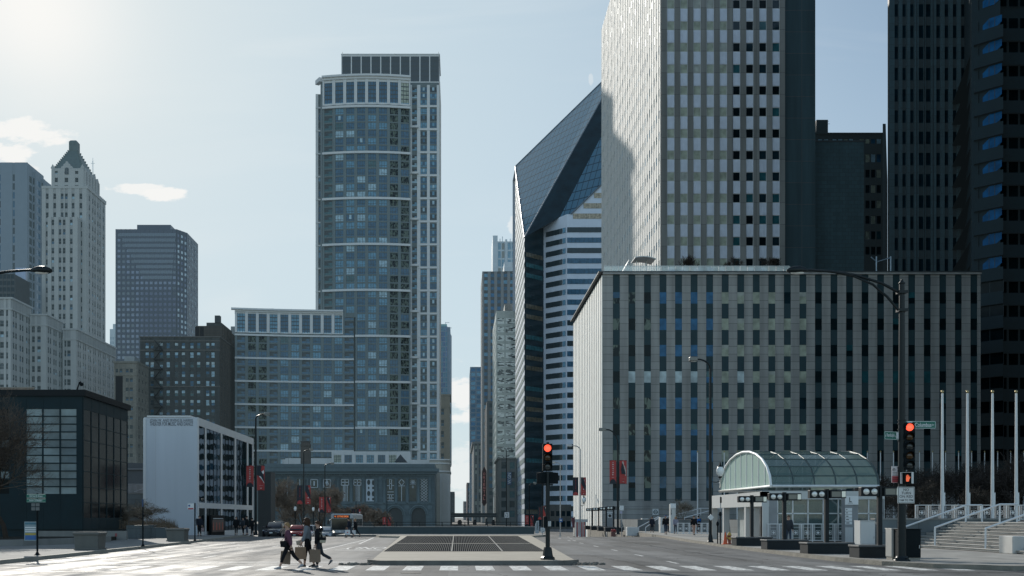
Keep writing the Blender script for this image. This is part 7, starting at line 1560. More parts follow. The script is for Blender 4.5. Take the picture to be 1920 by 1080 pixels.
t=thing('news_kiosk','pale open kiosk in the dark ground floor opening','kiosk',(wx(1210,130),130,-.5)); m=MB(); m.bbox(wx(1204,130),wx(1216,130),130,131,-1,wz(972,130),.03); m.build('body',ppale,t)
# traffic cone, hydrant, meters, bin
t=thing('traffic_cone','orange traffic cone on the pavement beside the hydrant','cone',(wx(1360,63),63,.15)); m=MB(); m.lathe([(.13,.19),(.03,.86),(.025,.88)],14,(wx(1360,63),63,0)); m.build('cone',mat('cone_orange',(.62,.09,.02),.5),t); m=MB(); m.bbox(wx(1360,63)-.18,wx(1360,63)+.18,62.82,63.18,.15,.19,.01); m.build('foot',mat('cone_orange',(.62,.09,.02)),t)
xh=wx(1367.5,63); t=thing('fire_hydrant','rusty yellow topped fire hydrant by the first black bench','hydrant',(xh,63,.15)); m=MB(); m.lathe([(.15,.15),(.15,.2),(.10,.22),(.10,.62),(.13,.64),(.13,.68)],12,(xh,63,0)); m.build('barrel',mat('hydrant_red',(.25,.07,.04),.6,0,.3,6),t); m=MB(); m.lathe([(.13,.681),(.11,.78),(.05,.85),(.03,.9)],12,(xh,63,0)); m.build('bonnet',mat('hydrant_yellow',(.40,.26,.05),.6,0,.2,6),t)
m=MB(); m.tube([(xh-.2,63,.55),(xh+.2,63,.55)],.06,10); m.tube([(xh,62.8,.5),(xh,63,.5)],.075,10); m.build('outlet',mat('hydrant_yellow',(.40,.26,.05)),t)
for px,Y,l in ((1345.5,64.5,'grey parking meter post beside the black lamp, left one'),(1350.5,63.5,'taller thin dark post beside the black lamp, right one')):
    t=thing('meter_post',l,'post',(wx(px,Y),Y,.15)); m=MB(); post(m,wx(px,Y),Y,.15,1.25 if px<1348 else 1.9,.035); m.build('post',blk2,t); m=MB(); m.ell((wx(px,Y),Y,1.36 if px<1348 else 1.95),(.09,.06,.15),10,7); m.build('meter_head',blk2,t)
t=thing('small_diamond_sign','small white diamond sign fixed low on the black station lamp','sign',(wx(1333,67),67.8,1.5)); m=MB(); c=Vector((wx(1333.5,67.5),67.6,wz(970,67.5))); m.prism([c+Vector((-.2,0,0)),c+Vector((0,0,-.2)),c+Vector((.2,0,0)),c+Vector((0,0,.2))],(0,.03,0)); m.build('sign_panel',sg,t)
t=thing('rooftop_mast','pair of pale braced poles on the podium roof','mast',(wx(1648,152),152,zt if False else 35)); m=MB()
for px in (1643.5,1670.5): m.tube([(wx(px,152),152,35.2),(wx(px,152),152,wz(481,152))],.11,8)
m.tube([(wx(1633,152),152,wz(482,152)),(wx(1644,152),152,wz(491,152)),(wx(1670,152),152,wz(483,152))],.08,6); m.build('braced_pole',mat('mast_blue',(.3,.38,.45),.4,.3),t)
# ------------------------------------------------------------------ left side: dark glass pavilion, theatre, planting
Yq=76.2; X1=wx(155,Yq); b=Bld('glass_pavilion','low near-black glass pavilion with a grid of pale frosted panes','building',X1,Yq); zt=wz(743,Yq); X0=-60.
pvd=mat('pavilion_black',(.003,.016,.022),.55,0,.2,.7,.02,.12); pgl=glass('pavilion_glass',(.004,.009,.012),.15,.05,.01); fro=glass('frosted_pane',(.17,.225,.24),.3,.5,.01); fro2=glass('frosted_pane_dim',(.10,.14,.155),.3,.5,.01)
b.box('wall',pvd,X0,X1-.02,Yq+.15,86.3,0,zt-.3)
u=lambda p: wx(p,Yq)-X0
cols=[(u(-70),u(-42)),(u(-38),u(-12)),(u(-10),u(18)),(u(50),u(79.5)),(u(82),u(112)),(u(114.5),u(144))]; rows=sorted([(wz(779.5+14.65*k,Yq),wz(767+14.65*k,Yq)) for k in range(11)])
b.grid(Fr(X0,Yq,0),X1-X0,.9,zt,cols,rows,pvd,pvd,.08,.06,'plain',lambda i,j:((rc([fro,fro,fro2]) if i>2 else (fro2 if j in(2,6) else pgl)),)*3)
fr,W=span(X1,Yq,X1,86.4); b.grid(fr,W,.9,zt,even(6,W,W/6-.12),sorted([(wz(765+2+29.3*k+28,Yq),wz(765+2+29.3*k,Yq)) for k in range(7)]),pvd,pvd,.06,.05,'plain',[(pgl,)*3])
b.box('roof_edge',mat('roof_edge_dark',(.008,.011,.013),.6,0,.1,1,0,.2),X0,X1+.25,Yq-.25,86.6,zt+.002,zt+.45); 
m=b.mb('roof_screen',mat('louvre_pale',(.3,.26,.22),.6)); 
for k in range(38): m.box(wx(-40+2.75*k,79),wx(-40+2.75*k,79)+.04,79,79.2,zt+.45,zt+.95)
m.box(wx(-40,79),wx(65,79),79,79.2,zt+.951,zt+1.0); b.box('roof_plant',pvd,wx(66,80),wx(95,80),80,82,zt+.45,zt+.75); b.finish()
t=thing('security_camera','rooftop camera on a bent arm at the corner of the dark pavilion','camera',(wx(146,77),77,zt+.45)); m=MB(); m.tube([(wx(143,77),77,zt+.3),(wx(144,77),77,wz(732,77)),(wx(149,77),77,wz(717,77)),(wx(152,77),77,wz(716,77))],.05,6); m.prism([(wx(138,77),77,wz(738,77)),(wx(146,77),77,wz(741,77)),(wx(148,77),77,wz(734,77)),(wx(143,77),77,wz(731,77))],(0,.15,0)); m.build('arm',blk2,t); m=MB(); m.ell((wx(153,77),77,wz(720.5,77)),.14,10,7); m.build('dome',blk2,t)
t=thing('plinth_wall','low concrete plinth wall along the foot of the dark pavilion','wall',(wx(155,75),75,.15)); m=MB(); m.box(wx(70,75),wx(236.5,75),75,75.35,.1,wz(995.5,75)); m.build('wall',mat('concrete_grey',(.20,.20,.19),.8,0,.12,1,0,.3,.5),t); m=MB(); m.box(wx(216,75),wx(219.5,75),74.97,74.99,wz(1006,75),wz(1000,75)); m.build('red_mark',mat('mark_red',(.25,.06,.06),.6),t)  # wall in plain mid-grey concrete
t=thing('planter_wall','stepped dark stone wall holding dry grasses beside the theatre','wall',(wx(270,80),80,.15)); m=MB(); m.box(wx(237,80),wx(262,80),80,90,.1,wz(985,80)); m.box(wx(262,80)+.002,wx(317,84),83,83.4,.0,wz(989,83)); m.box(wx(262,80)+.002,wx(300,88),83.41,92,-.1,wz(992,88)); m.build('wall',wallst,t)
dry=mat('dry_grass',(.17,.125,.085),.9,0,.4,5); t=tag(MB().build('x',dry),'dry reddish grasses growing behind the stepped wall','grass',kind='stuff'); t.name='dry_grass'; m=MB()
for q in range(1500):
    x=random.uniform(wx(240,86),wx(318,86)); y=random.uniform(83.6,89); z=wz(992,86)+.05; h_=random.uniform(.25,.95); dx,dy=random.gauss(0,.14),random.gauss(0,.1); m.add([(x-.015,y,z),(x+.015,y,z),(x+dx,y+dy,z+h_)],[(0,1,2)])
t.data=m.mesh('dry_grass',dry)
t=thing('curved_kerb_wall','low curved planting kerb at the lower left edge','wall',(-24,62,.15)); m=MB(); P=[(-34,57.5),(-27,58),(-24.5,60),(-23.2,64),(-22.8,70)]; m.loft([[(x,y,.1),(x,y,.5),(x-.35,y+.1,.5),(x-.35,y+.1,.1)] for x,y in P],0,True,False); m.build('wall',mat('concrete_grey',(.20,.20,.19)),t)
mb=MB(); mb.prism([(-60,58.2,.155),(-34.2,58.2,.155),(-27.2,58.8,.155),(-24.9,60.8,.155),(-23.7,64.5,.155),(-23.3,70,.155),(-24,74.8,.155),(-60,74.8,.155)],(0,0,.25)); struct('planting_bed',mb,mat('dark_soil',(.03,.03,.024),.95,0,.4,3,0,.2,0,.6,6))
def planter(label,x,y,z,w_):
    t=thing('planter',label,'planter',(x,y,z),'big concrete planters on the left pavement'); m=MB(); h_=w_*.71; m.bbox(x-w_*.5,x+w_*.5,y-w_*.5,y+w_*.5,z,z+.08,.02)
    rr=[(w_*.46,z+.082),(w_*.49,z+h_*.83)]; m.loft([[(x+sx*r_,y+sy*r_,zz) for sx,sy in ((-1,-1),(1,-1),(1,1),(-1,1))] for r_,zz in rr],0,True,False); m.build('tub',mat('planter_concrete',(.125,.125,.115),.8,0,.15,2,0,.3,.4,.2,10,0,.3),t)
    m=MB(); m.bbox(x-w_*.54,x+w_*.54,y-w_*.54,y+w_*.54,z+h_*.832,z+h_,.05); m.build('rim',mat('planter_concrete',(.125,.125,.115)),t); m=MB(); m.box(x-w_*.44,x+w_*.44,y-w_*.44,y+w_*.44,z+h_+.001,z+h_+.02); m.build('soil',mat('dark_soil',(.03,.03,.024)),t)
planter('big grey concrete planter nearest the camera on the left pavement',wx(169,53.2),53.2,.15,1.22); planter('big grey concrete planter farther off, before the theatre steps',wx(333,71.5),71.5,.15,1.22)
def sign_post(label,px,Y,zt,r=.035): 
    t=thing('sign_post',label,'sign',(wx(px,Y),Y,.15)); m=MB(); post(m,wx(px,Y),Y,.15,zt,r); m.lathe([(.16,.15),(.10,.19),(r,.3)],8,(wx(px,Y),Y,0)); m.build('post',blk2,t); return t
Y=45.; t=sign_post('black post with two green street plates at the lower left',70,Y,wz(925,Y),.04)
for k,(p0,p1,tx) in enumerate(((926.5,933.5,'150 North Street'),(935,942,'NW STREET'))):
    m=MB(); m.bbox(wx(51,Y),wx(87,Y),Y-.08,Y-.05,wz(p1,Y),wz(p0,Y),.01); s_=m.build('street_plate',grn,t); m=MB(); put_text(m,tx,(wx(69,Y),Y-.085,wz((p0+p1)/2,Y)),.55,.07); xa,xb,za,zb_=wx(51.7,Y),wx(86.3,Y),wz(p1-.6,Y),wz(p0+.6,Y)
    for q in ((xa,xb,za,za+.008),(xa,xb,zb_-.008,zb_)): m.box(q[0],q[1],Y-.086,Y-.081,q[2],q[3])
    m.build('lettering',sg,s_)
for a,c in ((60,66.5),(68,75)):
    for p in (943.5,951): m=MB(); m.box(wx(a,Y),wx(c,Y),Y-.07,Y-.05,wz(p+6,Y),wz(p,Y)); m.build('notice_plate',mat('notice_grey',(.12,.13,.13),.5),t)
m=MB(); m.box(wx(44.5,Y),wx(68,Y),Y+.06,Y+.09,wz(1014,Y),wz(978,Y)); s_=m.build('map_board',mat('board_pale_blue',(.20,.27,.30),.5,0,.1,5),t)
for a,c,mm_ in ((.05,.28,blu),(.3,.4,mat('board_yellow',(.35,.27,.05),.5)),(.45,.5,sg),(.55,.6,sg),(.66,.72,sg),(.85,.95,mat('board_teal',(.05,.15,.2),.5))):
    za,zb_=wz(1014,Y),wz(978,Y); m=MB(); m.box(wx(46,Y),wx(66.5,Y),Y+.05,Y+.058,za+(zb_-za)*a,za+(zb_-za)*c); m.build('printed_band',mm_,s_)
Y=58.5; t=sign_post('thin black sign post at the kerb seen before the small layered tree',268,Y,wz(936,Y),.04); m=MB(); m.box(wx(266.5,Y),wx(269.5,Y),Y-.06,Y-.045,wz(950,Y),wz(936,Y)); m.build('sign_blade',mat('blade_blue',(.02,.05,.12),.5),t)
Y=72; t=sign_post('bus stop post with a small white flag sign by the theatre corner',365.5,Y,wz(943,Y),.045); m=MB(); m.box(wx(352,Y),wx(364,Y),Y-.03,Y,wz(955,Y),wz(944,Y)); s_=m.build('flag_sign',sg,t); m=MB(); m.box(wx(353,Y),wx(363,Y),Y-.036,Y-.031,wz(955,Y),wz(952.5,Y)); m.build('red_band',sred,s_); m=MB(); m.tube([(wx(355,Y),Y-.04,wz(948,Y)),(wx(355,Y),Y-.031,wz(948,Y))],.07,12,smooth=False); m.build('symbol',blu,s_)
# theatre
Yv=100.; XL,XR=wx(270,Yv),wx(370,Yv); Ye=127.; zt=wz(782.5,Yv)
b=Bld('theatre','white boxy theatre with a lettered blank wall and a tall glazed side','theatre',XR,Yv)
tw=panel_mat('theatre_white',(.50,.53,.57),3.9,60,.012,(.4,.4,.4),'x',.55,.02,0,.4,0.,.12); twm=mat('theatre_trim',(.60,.60,.60),.5,0,.04,1,0,.4,.15)
b.box('wall',tw,XL,XR-.02,Yv,Ye,-1.2,zt); b.mb('wall',tw)
b.box('coping',twm,XL+.3,XR-.6,Yv-.08,Yv+3,zt+.002,zt+.16); m=b.mb('corner_strip',twm); m.box(XL-.05,XL+.18,Yv-.1,Yv-.002,-1,zt-.1)
fr=Fr(XR,Yv,90); W=Ye-Yv
yu=lambda p: (VX-370)/(VX-p)*Yv-Yv if False else (-XR*F/(VX-p)-Yv)
cs_=[(yu(371.5),yu(382.5)),(yu(385.5),yu(412.5)),(yu(415.5),yu(438.5)),(yu(441.5),yu(461.5)),(yu(464.5),yu(471.8))]
zb_,zc_=2.62,3.15
tg_=glass('theatre_glass',(.008,.014,.015),.02,1.0,.012,wscale=.35,sc=(1,1,1.6))
m=b.mb('side_frame',twm)
e=[0]+[x for c in cs_ for x in c]+[W]
for i in range(0,len(e),2): fbox(m,fr,e[i],e[i+1],-1.2,zt,.0,.09)
for a,c in cs_: fbox(m,fr,a,c,zb_,zc_,.0,.08); fbox(m,fr,a,c,zt-.75,zt,.0,.085)
for a,c in cs_:
    b.win(fr,a,zc_,c-a,zt-.75-zc_,'strip',(tg_,tg_,blk2),.04); b.win(fr,a,-.9,c-a,zb_+.9,'strip',(tg_,tg_,blk2),.04)
    fbox(b.mb('window_plinth',twm),fr,a+.1,c-.1,-.9,.38,.05,.075)
root=b.finish()
m=MB(); 
put_text(m,'JOAN W. AND IRVING B. HARRIS',(wx(321.5,Yv),Yv-.03,wz(789,Yv)),81*Yv/F,.34); put_text(m,'THEATER FOR MUSIC AND DANCE',(wx(321.5,Yv),Yv-.03,wz(794.7,Yv)),81*Yv/F,.36)
lt_=MB(); lt_.prism
mm2=MB(); 
for f_ in m.f: mm2.add([m.v[i] for i in f_],[tuple(range(len(f_)))]); mm2.add([m.v[i]+Vector((0,.06,0)) for i in f_],[tuple(range(len(f_)))])
mm2.build('lettering',mat('letter_grey',(.16,.17,.19),.5),root)
t=thing('poster_case','tall black poster case with red dancers against the theatre side','poster',(XR+.6,104,0)); m=MB(); ya_,yb_=yu(386)+Yv,yu(412)+Yv; m.box(XR+.32,XR+.5,ya_,yb_,-.1,1.95); m.build('case',blk2,t); m=MB(); m.box(XR+.505,XR+.52,ya_+.5,yb_-.5,.3,1.5); s_=m.build('poster',mat('poster_dark',(.03,.015,.015),.4),t)
m=MB(); 
for k in range(4): y=ya_+1+(yb_-ya_-2)*k/3; m.prism([(XR+.525,y-.25,.5),(XR+.525,y+.2,.5),(XR+.525,y+.1,1.2),(XR+.525,y-.1,1.3)],(.004,0,0))
m.build('dancer_figures',mat('poster_red',(.4,.08,.05),.5,emit=.03),s_); m=MB(); m.box(XR+.522,XR+.528,ya_+.8,yb_-.8,1.58,1.66); m.build('title_strip',sg,s_)
# stair rails and railing left of theatre
t=thing('stair_rail','dark stair railing descending in front of the theatre wall','railing',(wx(330,97),97,0)); m=MB()
for dz in (0,.45,.9): m.tube([(wx(298,97),97,wz(972,97)-.9+dz),(wx(352,95),95,wz(998,95)-.9+dz)],.03,6)
for k in range(24): a=k/23; x=wx(298,97)+(wx(352,95)-wx(298,97))*a; z0=wz(972,97)+(wz(998,95)-wz(972,97))*a; m.tube([(x,97-2*a,z0-.9),(x,97-2*a,z0)],.014,4)
m.build('rail',blk2,t)
t=thing('terrace_railing','pale terrace railing between the dark pavilion and the theatre','railing',(wx(255,104),104,2)); m=MB()
for p in (907.5,924.5): m.box(wx(240,104),wx(270,104),104,104.05,wz(p,104)-.03,wz(p,104)+.03)
for k in range(14): m.box(wx(240+2.25*k,104),wx(240+2.25*k,104)+.035,104,104.04,wz(925,104),wz(907,104))
m.tube([(wx(252,104),104,wz(922,104)),(wx(269,104),104,wz(916,104))],.03,5); m.build('rail',gal,t); m=MB(); m.box(wx(225,104),wx(270,104),104.1,112,-1,wz(925,104)); m.build('terrace_wall',wallst,t)
t=thing('grey_back_wall','flat grey wall low behind the gap beside the theatre','wall',(wx(255,140),140,-1)); m=MB(); m.box(wx(225,140),wx(275,140),140,141,-1.5,wz(868,140)); m.build('wall',mat('back_grey',(.06,.065,.07),.8,0,.1,.5,.01),t); m=MB(); m.box(wx(225,140),wx(275,140),139.7,140,wz(881,140),wz(878,140)); m.build('ledge',mat('ledge_grey',(.11,.115,.12),.7),t)
# ------------------------------------------------------------------ trees
bark=mat('bark_dark',(.045,.035,.028),.9,0,.25,4,0,.2); barkw=mat('bark_warm',(.10,.075,.055),.9,0,.25,4,0,.2); twd=mat('twig_dark',(.040,.034,.030),.9,0,.3,3,0,.2); tww=mat('twig_warm',(.21,.17,.135),.9,0,.35,.8,0,.2); twb=mat('twig_rust',(.095,.075,.06),.9,0,.35,1.5,0,.2); twl=mat('twig_straw',(.16,.14,.11),.9,0,.3,2,0,.2)
bare_tree('large bare tree with rusty buds in front of the dark glass pavilion',(wx(12,68),68,.3),10.8,.17,bark,twb,5,levels=6,kids_=4,spread=.64,twig_r=.011,trunk_frac=.27,buds=1,up=.35)
bare_tree('small bare tree with flat layered branches in front of the theatre',(wx(272,86),86,.6),3.6,.07,bark,twl,11,levels=6,kids_=4,spread=.95,twig_r=.011,trunk_frac=.32,up=.12,flat=.35)
gr='bare brown trees in front of the civic building'
for k,(px,Yt_,pt,r_,lab) in enumerate(((532,205,893,.16,'fuzzy bare brown tree nearest the theatre, behind the dark parked car'),(566,215,905,.15,'fuzzy bare brown tree right behind the dark lettered tree banner'),(602,200,906,.15,'fuzzy bare brown tree just left of the red banners beside the bus'),(641,210,938,.13,'fuzzy bare brown tree rising above the bus roof'),(702,195,944,.12,'low fuzzy bare tree right of the bus beside the first open arch'),(676,225,936,.12,'fuzzy bare brown tree half hidden behind the right end of the bus'))):
    h_=wz(pt,Yt_)+1.5; bare_tree(lab,(wx(px,Yt_),Yt_,-1.5),h_*1.06,r_,barkw,tww,20+k,group=gr,levels=6,kids_=4,spread=.62,twig_r=.030,trunk_frac=.27,buds=1,up=.25)
gr='dark bare trees in the shaded plaza'
dt0=None
for k,(px,Yt_,pt,lab) in enumerate(((1652,100,856,'dark bare tree just right of the glass vault end'),(1712,108,860,'dark bare tree behind the signal mast'),(1762,100,852,'dark bare tree behind the leftmost tall flagpole'),(1812,106,846,'dark bare tree behind the second tall flagpole'),(1858,99,838,'dark bare tree behind the third tall flagpole'),(1905,95,830,'dark bare tree behind the rightmost tall flagpole'),(1950,100,835,'dark bare tree cut by the right edge of the picture'))):
    h_=wz(pt,Yt_)-1.5
    bare_tree(lab,(wx(px,Yt_),Yt_,1.5),h_*1.08,.11,twd,twd,40+k,group=gr,levels=5,kids_=5,spread=.78,twig_r=.024,trunk_frac=.27,up=.15)
bare_tree('thin pale bare tree against the grey podium wall left of the station',(wx(1284,122),122,.8),4.0,.05,twl,twl,61,levels=5,kids_=4,spread=.6,twig_r=.014,trunk_frac=.26,up=.3)
for k,(px,lab) in enumerate(((1290,'bare roof terrace tree nearest the white canopy'),(1376,'bare roof terrace tree in the middle of the glass parapet'),(1441,'bare roof terrace tree nearest the curved lamp arm'))): bare_tree(lab,(wx(px,153),153,35.7),4.4,.05,bark,twd,70+k,group='small bare trees on the roof terrace',levels=5,kids_=4,spread=.5,twig_r=.022,trunk_frac=.26,up=.3)
shr=mat('shrub_twig',(.05,.042,.034),.9,0,.3,3,0,.2)
for k,(px,lab) in enumerate(((1660,'tangled bare shrub below the no turn sign at the wall'),(1745,'tangled bare shrub behind the railing by the tall flagpoles'),(1830,'tangled bare shrub behind the railing under the third flagpole'))): bare_tree(lab,(wx(px,86),86,1.5),4.0,.05,shr,shr,80+k,group='tangled bare shrubs behind the railing',cat='shrub',name='bare_shrub',levels=5,kids_=5,spread=1.0,twig_r=.018,trunk_frac=.27,up=.05)
# ------------------------------------------------------------------ vehicles (noses towards the camera)
tyre=mat('tyre',(.012,.012,.013),.85); rim=mat('rim_alloy',(.4,.41,.42),.35,.7); headl=mat('headlight_clear',(.65,.67,.68),.12,.3); chrome=mat('chrome_trim',(.5,.5,.5),.2,.9); plast=mat('car_plastic',(.012,.013,.014),.5); carg=glass('car_glass',(.008,.014,.018),.06,.4); hlit=mat('headlight_lit',(1,.93,.8),.3,emit=2.2)
def car(label,x,y,z,col,L=4.5,W=1.78,H=1.45,box=False,suv=False,roof=None,yaw=0):
    t=thing('parked_car' if False else 'car',label,'car',(0,0,0)); paint_=mat('car_paint_%d'%(abs(hash(label))%9999),col,.22,.35 if col[0]>.2 else .15,.03,3,0,.7)
    h0=.22; hb=H*.60 if not suv else H*.58
    def sec(y_,hw,z0,z1,r=.10):
        return [(-hw+r,y_,z0),(hw-r,y_,z0),(hw,y_,z0+r*1.5),(hw,y_,(z0+z1)/2),(hw*.985,y_,z1-r),(hw*.93,y_,z1),(0,y_,z1+.025),(-hw*.93,y_,z1),(-hw*.985,y_,z1-r),(-hw,y_,(z0+z1)/2),(-hw,y_,z0+r*1.5)]
    m=MB(); w=W/2; m.loft([sec(-L/2,w*.70,.30,hb*.62),sec(-L/2+.06,w*.86,.24,hb*.76),sec(-L/2+.25,w*.97,h0,hb*.84),sec(-L*.28,w,h0,hb*.95),sec(-L*.17,w,h0,hb),sec(L*.2,w,h0,hb*1.02),sec(L*.40,w*.98,h0,hb*1.0),sec(L/2-.06,w*.90,.28,hb*.94),sec(L/2,w*.75,.34,hb*.8)],0,True,True); m.build('body',paint_,t)
    yw,yr0,yr1,ye=(-L*.19,-L*.045,L*.22,L*.38) if not suv else (-L*.20,-L*.08,L*.40,L*.46)
    m=MB(); tw=w*.76
    def gs(y_,hw0,hw1,z0,z1): return [(-hw0,y_,z0),(hw0,y_,z0),(hw1,y_,z1),(hw1*.8,y_,z1+.03),(-hw1*.8,y_,z1+.03),(-hw1,y_,z1)]
    m.loft([gs(yw,w*.93,w*.90,hb-.02,hb+.02),gs(yr0,w*.95,tw,hb-.02,H-.04),gs((yr0+yr1)/2,w*.95,tw,hb-.02,H),gs(yr1,w*.95,tw,hb-.02,H-.05),gs(ye,w*.9,w*.86,hb-.02,hb+.03)],0,True,True); m.build('roof',paint_,t)
    def pane(P,nm='side_window'): mm=MB(); mm.poly(P); mm.build(nm,carg,t)
    d=.012; dz_=(H-.04-hb)
    pane([(-w*.86,yw+.03-d*2,hb+.06),(w*.86,yw+.03-d*2,hb+.06),(tw*.92,yr0-.03-d*2,H-.07),(-tw*.92,yr0-.03-d*2,H-.07)],'windscreen')
    pane([(-w*.8,ye-.03+d*2,hb+.06),(w*.8,ye-.03+d*2,hb+.06),(tw*.88,yr1+.03+d*2,H-.1),(-tw*.88,yr1+.03+d*2,H-.1)],'rear_window')
    for s_ in (1,-1):
        xo=s_*(w*.95+d); xt=s_*(tw+d)
        ym=(yw+yr1)/2+.2
        pane([(xo,yw+.22,hb+.03),(xo,ym-.04,hb+.03),(xt+s_*.01,ym-.04,H-.1),(xt+s_*.01,yr0+.06,H-.1)]); pane([(xo,ym+.04,hb+.03),(xo,ye-.3,hb+.03),(xt+s_*.01,yr1-.02,H-.11),(xt+s_*.01,ym+.04,H-.1)])
        m=MB(); m.bbox(s_*(w+.10)-.10,s_*(w+.10)+.10,yw+.25,yw+.36,hb+.02,hb+.17,.03); m.build('mirror',paint_,t)
        m=MB(); m.prism([(s_*w*.50,-L/2+.035,hb*.66),(s_*w*.86,-L/2+.13,hb*.70),(s_*w*.92,-L/2+.22,hb*.84),(s_*w*.52,-L/2+.09,hb*.76)],(0,-.03,0)); m.build('headlight',headl,t)
        for yy in (-L*.31,L*.30):
            m=MB(); r_=.32; m.tube([(s_*(w-.20),yy,r_),(s_*(w+.012),yy,r_)],r_,20,smooth=False); wh=m.build('wheel',tyre,t); m=MB(); m.tube([(s_*(w+.013),yy,r_),(s_*(w+.022),yy,r_)],r_*.62,16,smooth=False); m.build('rim',rim,wh)
    m=MB(); m.bbox(-w*.45,w*.45,-L/2-.02,-L/2+.06,hb*.52,hb*.66,.01); m.build('grille',plast,t); m=MB(); m.bbox(-w*.62,w*.62,-L/2-.03,-L/2+.06,.28,.42,.02); m.build('lower_grille',plast,t)
    m=MB(); m.box(-.16,.16,-L/2-.045,-L/2-.031,.42,.52); m.build('number_plate',sg,t)
    if box: m=MB(); m.bbox(-.45,.45,-.9,1.1,H+.10,H+.42,.10); rb_=m.build('roof_box',blk,t); m=MB(); [m.box(-.6,.6,q-.03,q+.03,H,H+.10) for q in (-.5,.7)]; m.build('roof_bar',plast,rb_)
    t.location=(x,y,z); t.rotation_euler=(0,0,R(yaw)); return t
car('dark navy saloon car at the kerb, leftmost of the waiting cars',wx(507,101),103.5,prof(102),(.012,.016,.026))
car('black estate car with a roof box behind the dark navy saloon',wx(516,115),117.5,prof(116),(.010,.011,.013),4.7,1.82,1.50,True,True)
car('red rounded small car half hidden behind the walker in mauve',wx(552,116),118,prof(117),(.26,.022,.02),4.1,1.74,1.50)
car('white off road car between the red car and the tallest walking woman',wx(571,125),127.5,prof(126),(.55,.56,.57),4.7,1.86,1.72,False,True)
car('silver saloon car beside the bus, behind the walker in black',wx(607,120),122.4,prof(121),(.36,.38,.40),4.5,1.78,1.42)
car('small dark car far off behind the silver car',wx(592,140),142,prof(140),(.05,.055,.06),4.4,1.75,1.5)
# bus
Yb_=122.; xb0=wx(641,Yb_); zb0=prof(Yb_)-.02; t=thing('city_bus','white city bus with a dark windscreen and an orange lit destination display','bus',(xb0,Yb_,zb0))
bw,bh=1.29,2.98; busw=mat('bus_white',(.42,.43,.43),.4,0,.06,2,0,.5,.3); busd=mat('bus_dark',(.02,.022,.025),.35,0,.1,3)
def bsec(y,sc,z0,z1): return [(xb0-bw*sc,y,zb0+z0),(xb0+bw*sc,y,zb0+z0),(xb0+bw*sc,y,zb0+z1-.22),(xb0+bw*sc*.94,y,zb0+z1-.06),(xb0+bw*sc*.8,y,zb0+z1),(xb0-bw*sc*.8,y,zb0+z1),(xb0-bw*sc*.94,y,zb0+z1-.06),(xb0-bw*sc,y,zb0+z1-.22)]
m=MB(); m.loft([bsec(Yb_,.95,.32,bh-.12),bsec(Yb_+.12,1.,.3,bh),bsec(Yb_+12.2,1.,.3,bh)],0,True,False); m.build('body',busw,t)
m=MB(); m.box(xb0-bw*.90,xb0+bw*.90,Yb_-.03,Yb_-.005,zb0+1.12,zb0+2.42); m.build('windscreen',carg,t)
m=MB(); m.box(xb0-bw*.72,xb0+bw*.72,Yb_-.035,Yb_-.006,zb0+2.48,zb0+2.82); ds=m.build('destination_display',mat('display_black',(.01,.01,.012),.3),t); led=mat('led_orange',(1,.24,.05),.5,emit=.8); m=MB(); put_text(m,'4',(xb0-.78,Yb_-.042,zb0+2.65),.12,.2); put_text(m,'COTTAGE GROVE',(xb0+.1,Yb_-.042,zb0+2.65),1.3,.2); m.build('lettering',led,ds)
m=MB(); m.box(xb0-bw*.97,xb0+bw*.97,Yb_-.06,Yb_+.1,zb0+.30,zb0+.62); m.build('bumper',busd,t); m=MB(); m.box(xb0-bw*.86,xb0+bw*.86,Yb_-.02,Yb_-.003,zb0+.64,zb0+.78); m.build('lower_band',busd,t)
for s_ in (-1,1):
    m=MB(); m.tube([(xb0+s_*.95,Yb_-.04,zb0+.92),(xb0+s_*.95,Yb_-.003,zb0+.92)],.12,14,smooth=False); m.build('headlight',hlit if s_<0 else headl,t)
    m=MB(); m.bbox(xb0+s_*1.5-.13,xb0+s_*1.5+.13,Yb_-.35,Yb_-.2,zb0+1.75,zb0+2.25,.03); mi_=m.build('mirror',busd,t); m=MB(); m.tube([(xb0+s_*1.4,Yb_-.27,zb0+2.2),(xb0+s_*1.15,Yb_-.05,zb0+2.45)],.025,6); m.build('mirror_arm',busd,mi_)
    for yy in (2.6,9.3): m=MB(); m.tube([(xb0+s_*1.05,Yb_+yy,zb0+.48),(xb0+s_*1.3,Yb_+yy,zb0+.48)],.48,20,smooth=False); m.build('wheel',tyre,t)
    for k in range(6): m=MB(); m.box(xb0+s_*1.291-.008,xb0+s_*1.291+.008,Yb_+1.2+1.75*k,Yb_+2.75+1.75*k,zb0+1.3,zb0+2.35); m.build('side_window',carg,t)
m=MB(); m.box(xb0-.16,xb0+.16,Yb_-.075,Yb_-.062,zb0+.45,zb0+.58); m.build('number_plate',mat('plate_yellow',(.5,.4,.15),.5),t)
for a in (-.35,.25): m=MB(); m.box(xb0+a,xb0+a+.25,Yb_-.018,Yb_-.006,zb0+.86,zb0+1.02); m.build('badge',sg if a<0 else blu,t)
SKY_SAT=.68; SKY_TINT=(.88,1.01,1.035,1); SKY_AIR=1.0; SKY_DUST=.35; SKY_K=8.0; SKY_G=1.58; EAST_TINT=(1.80,1.84,1.82,1)
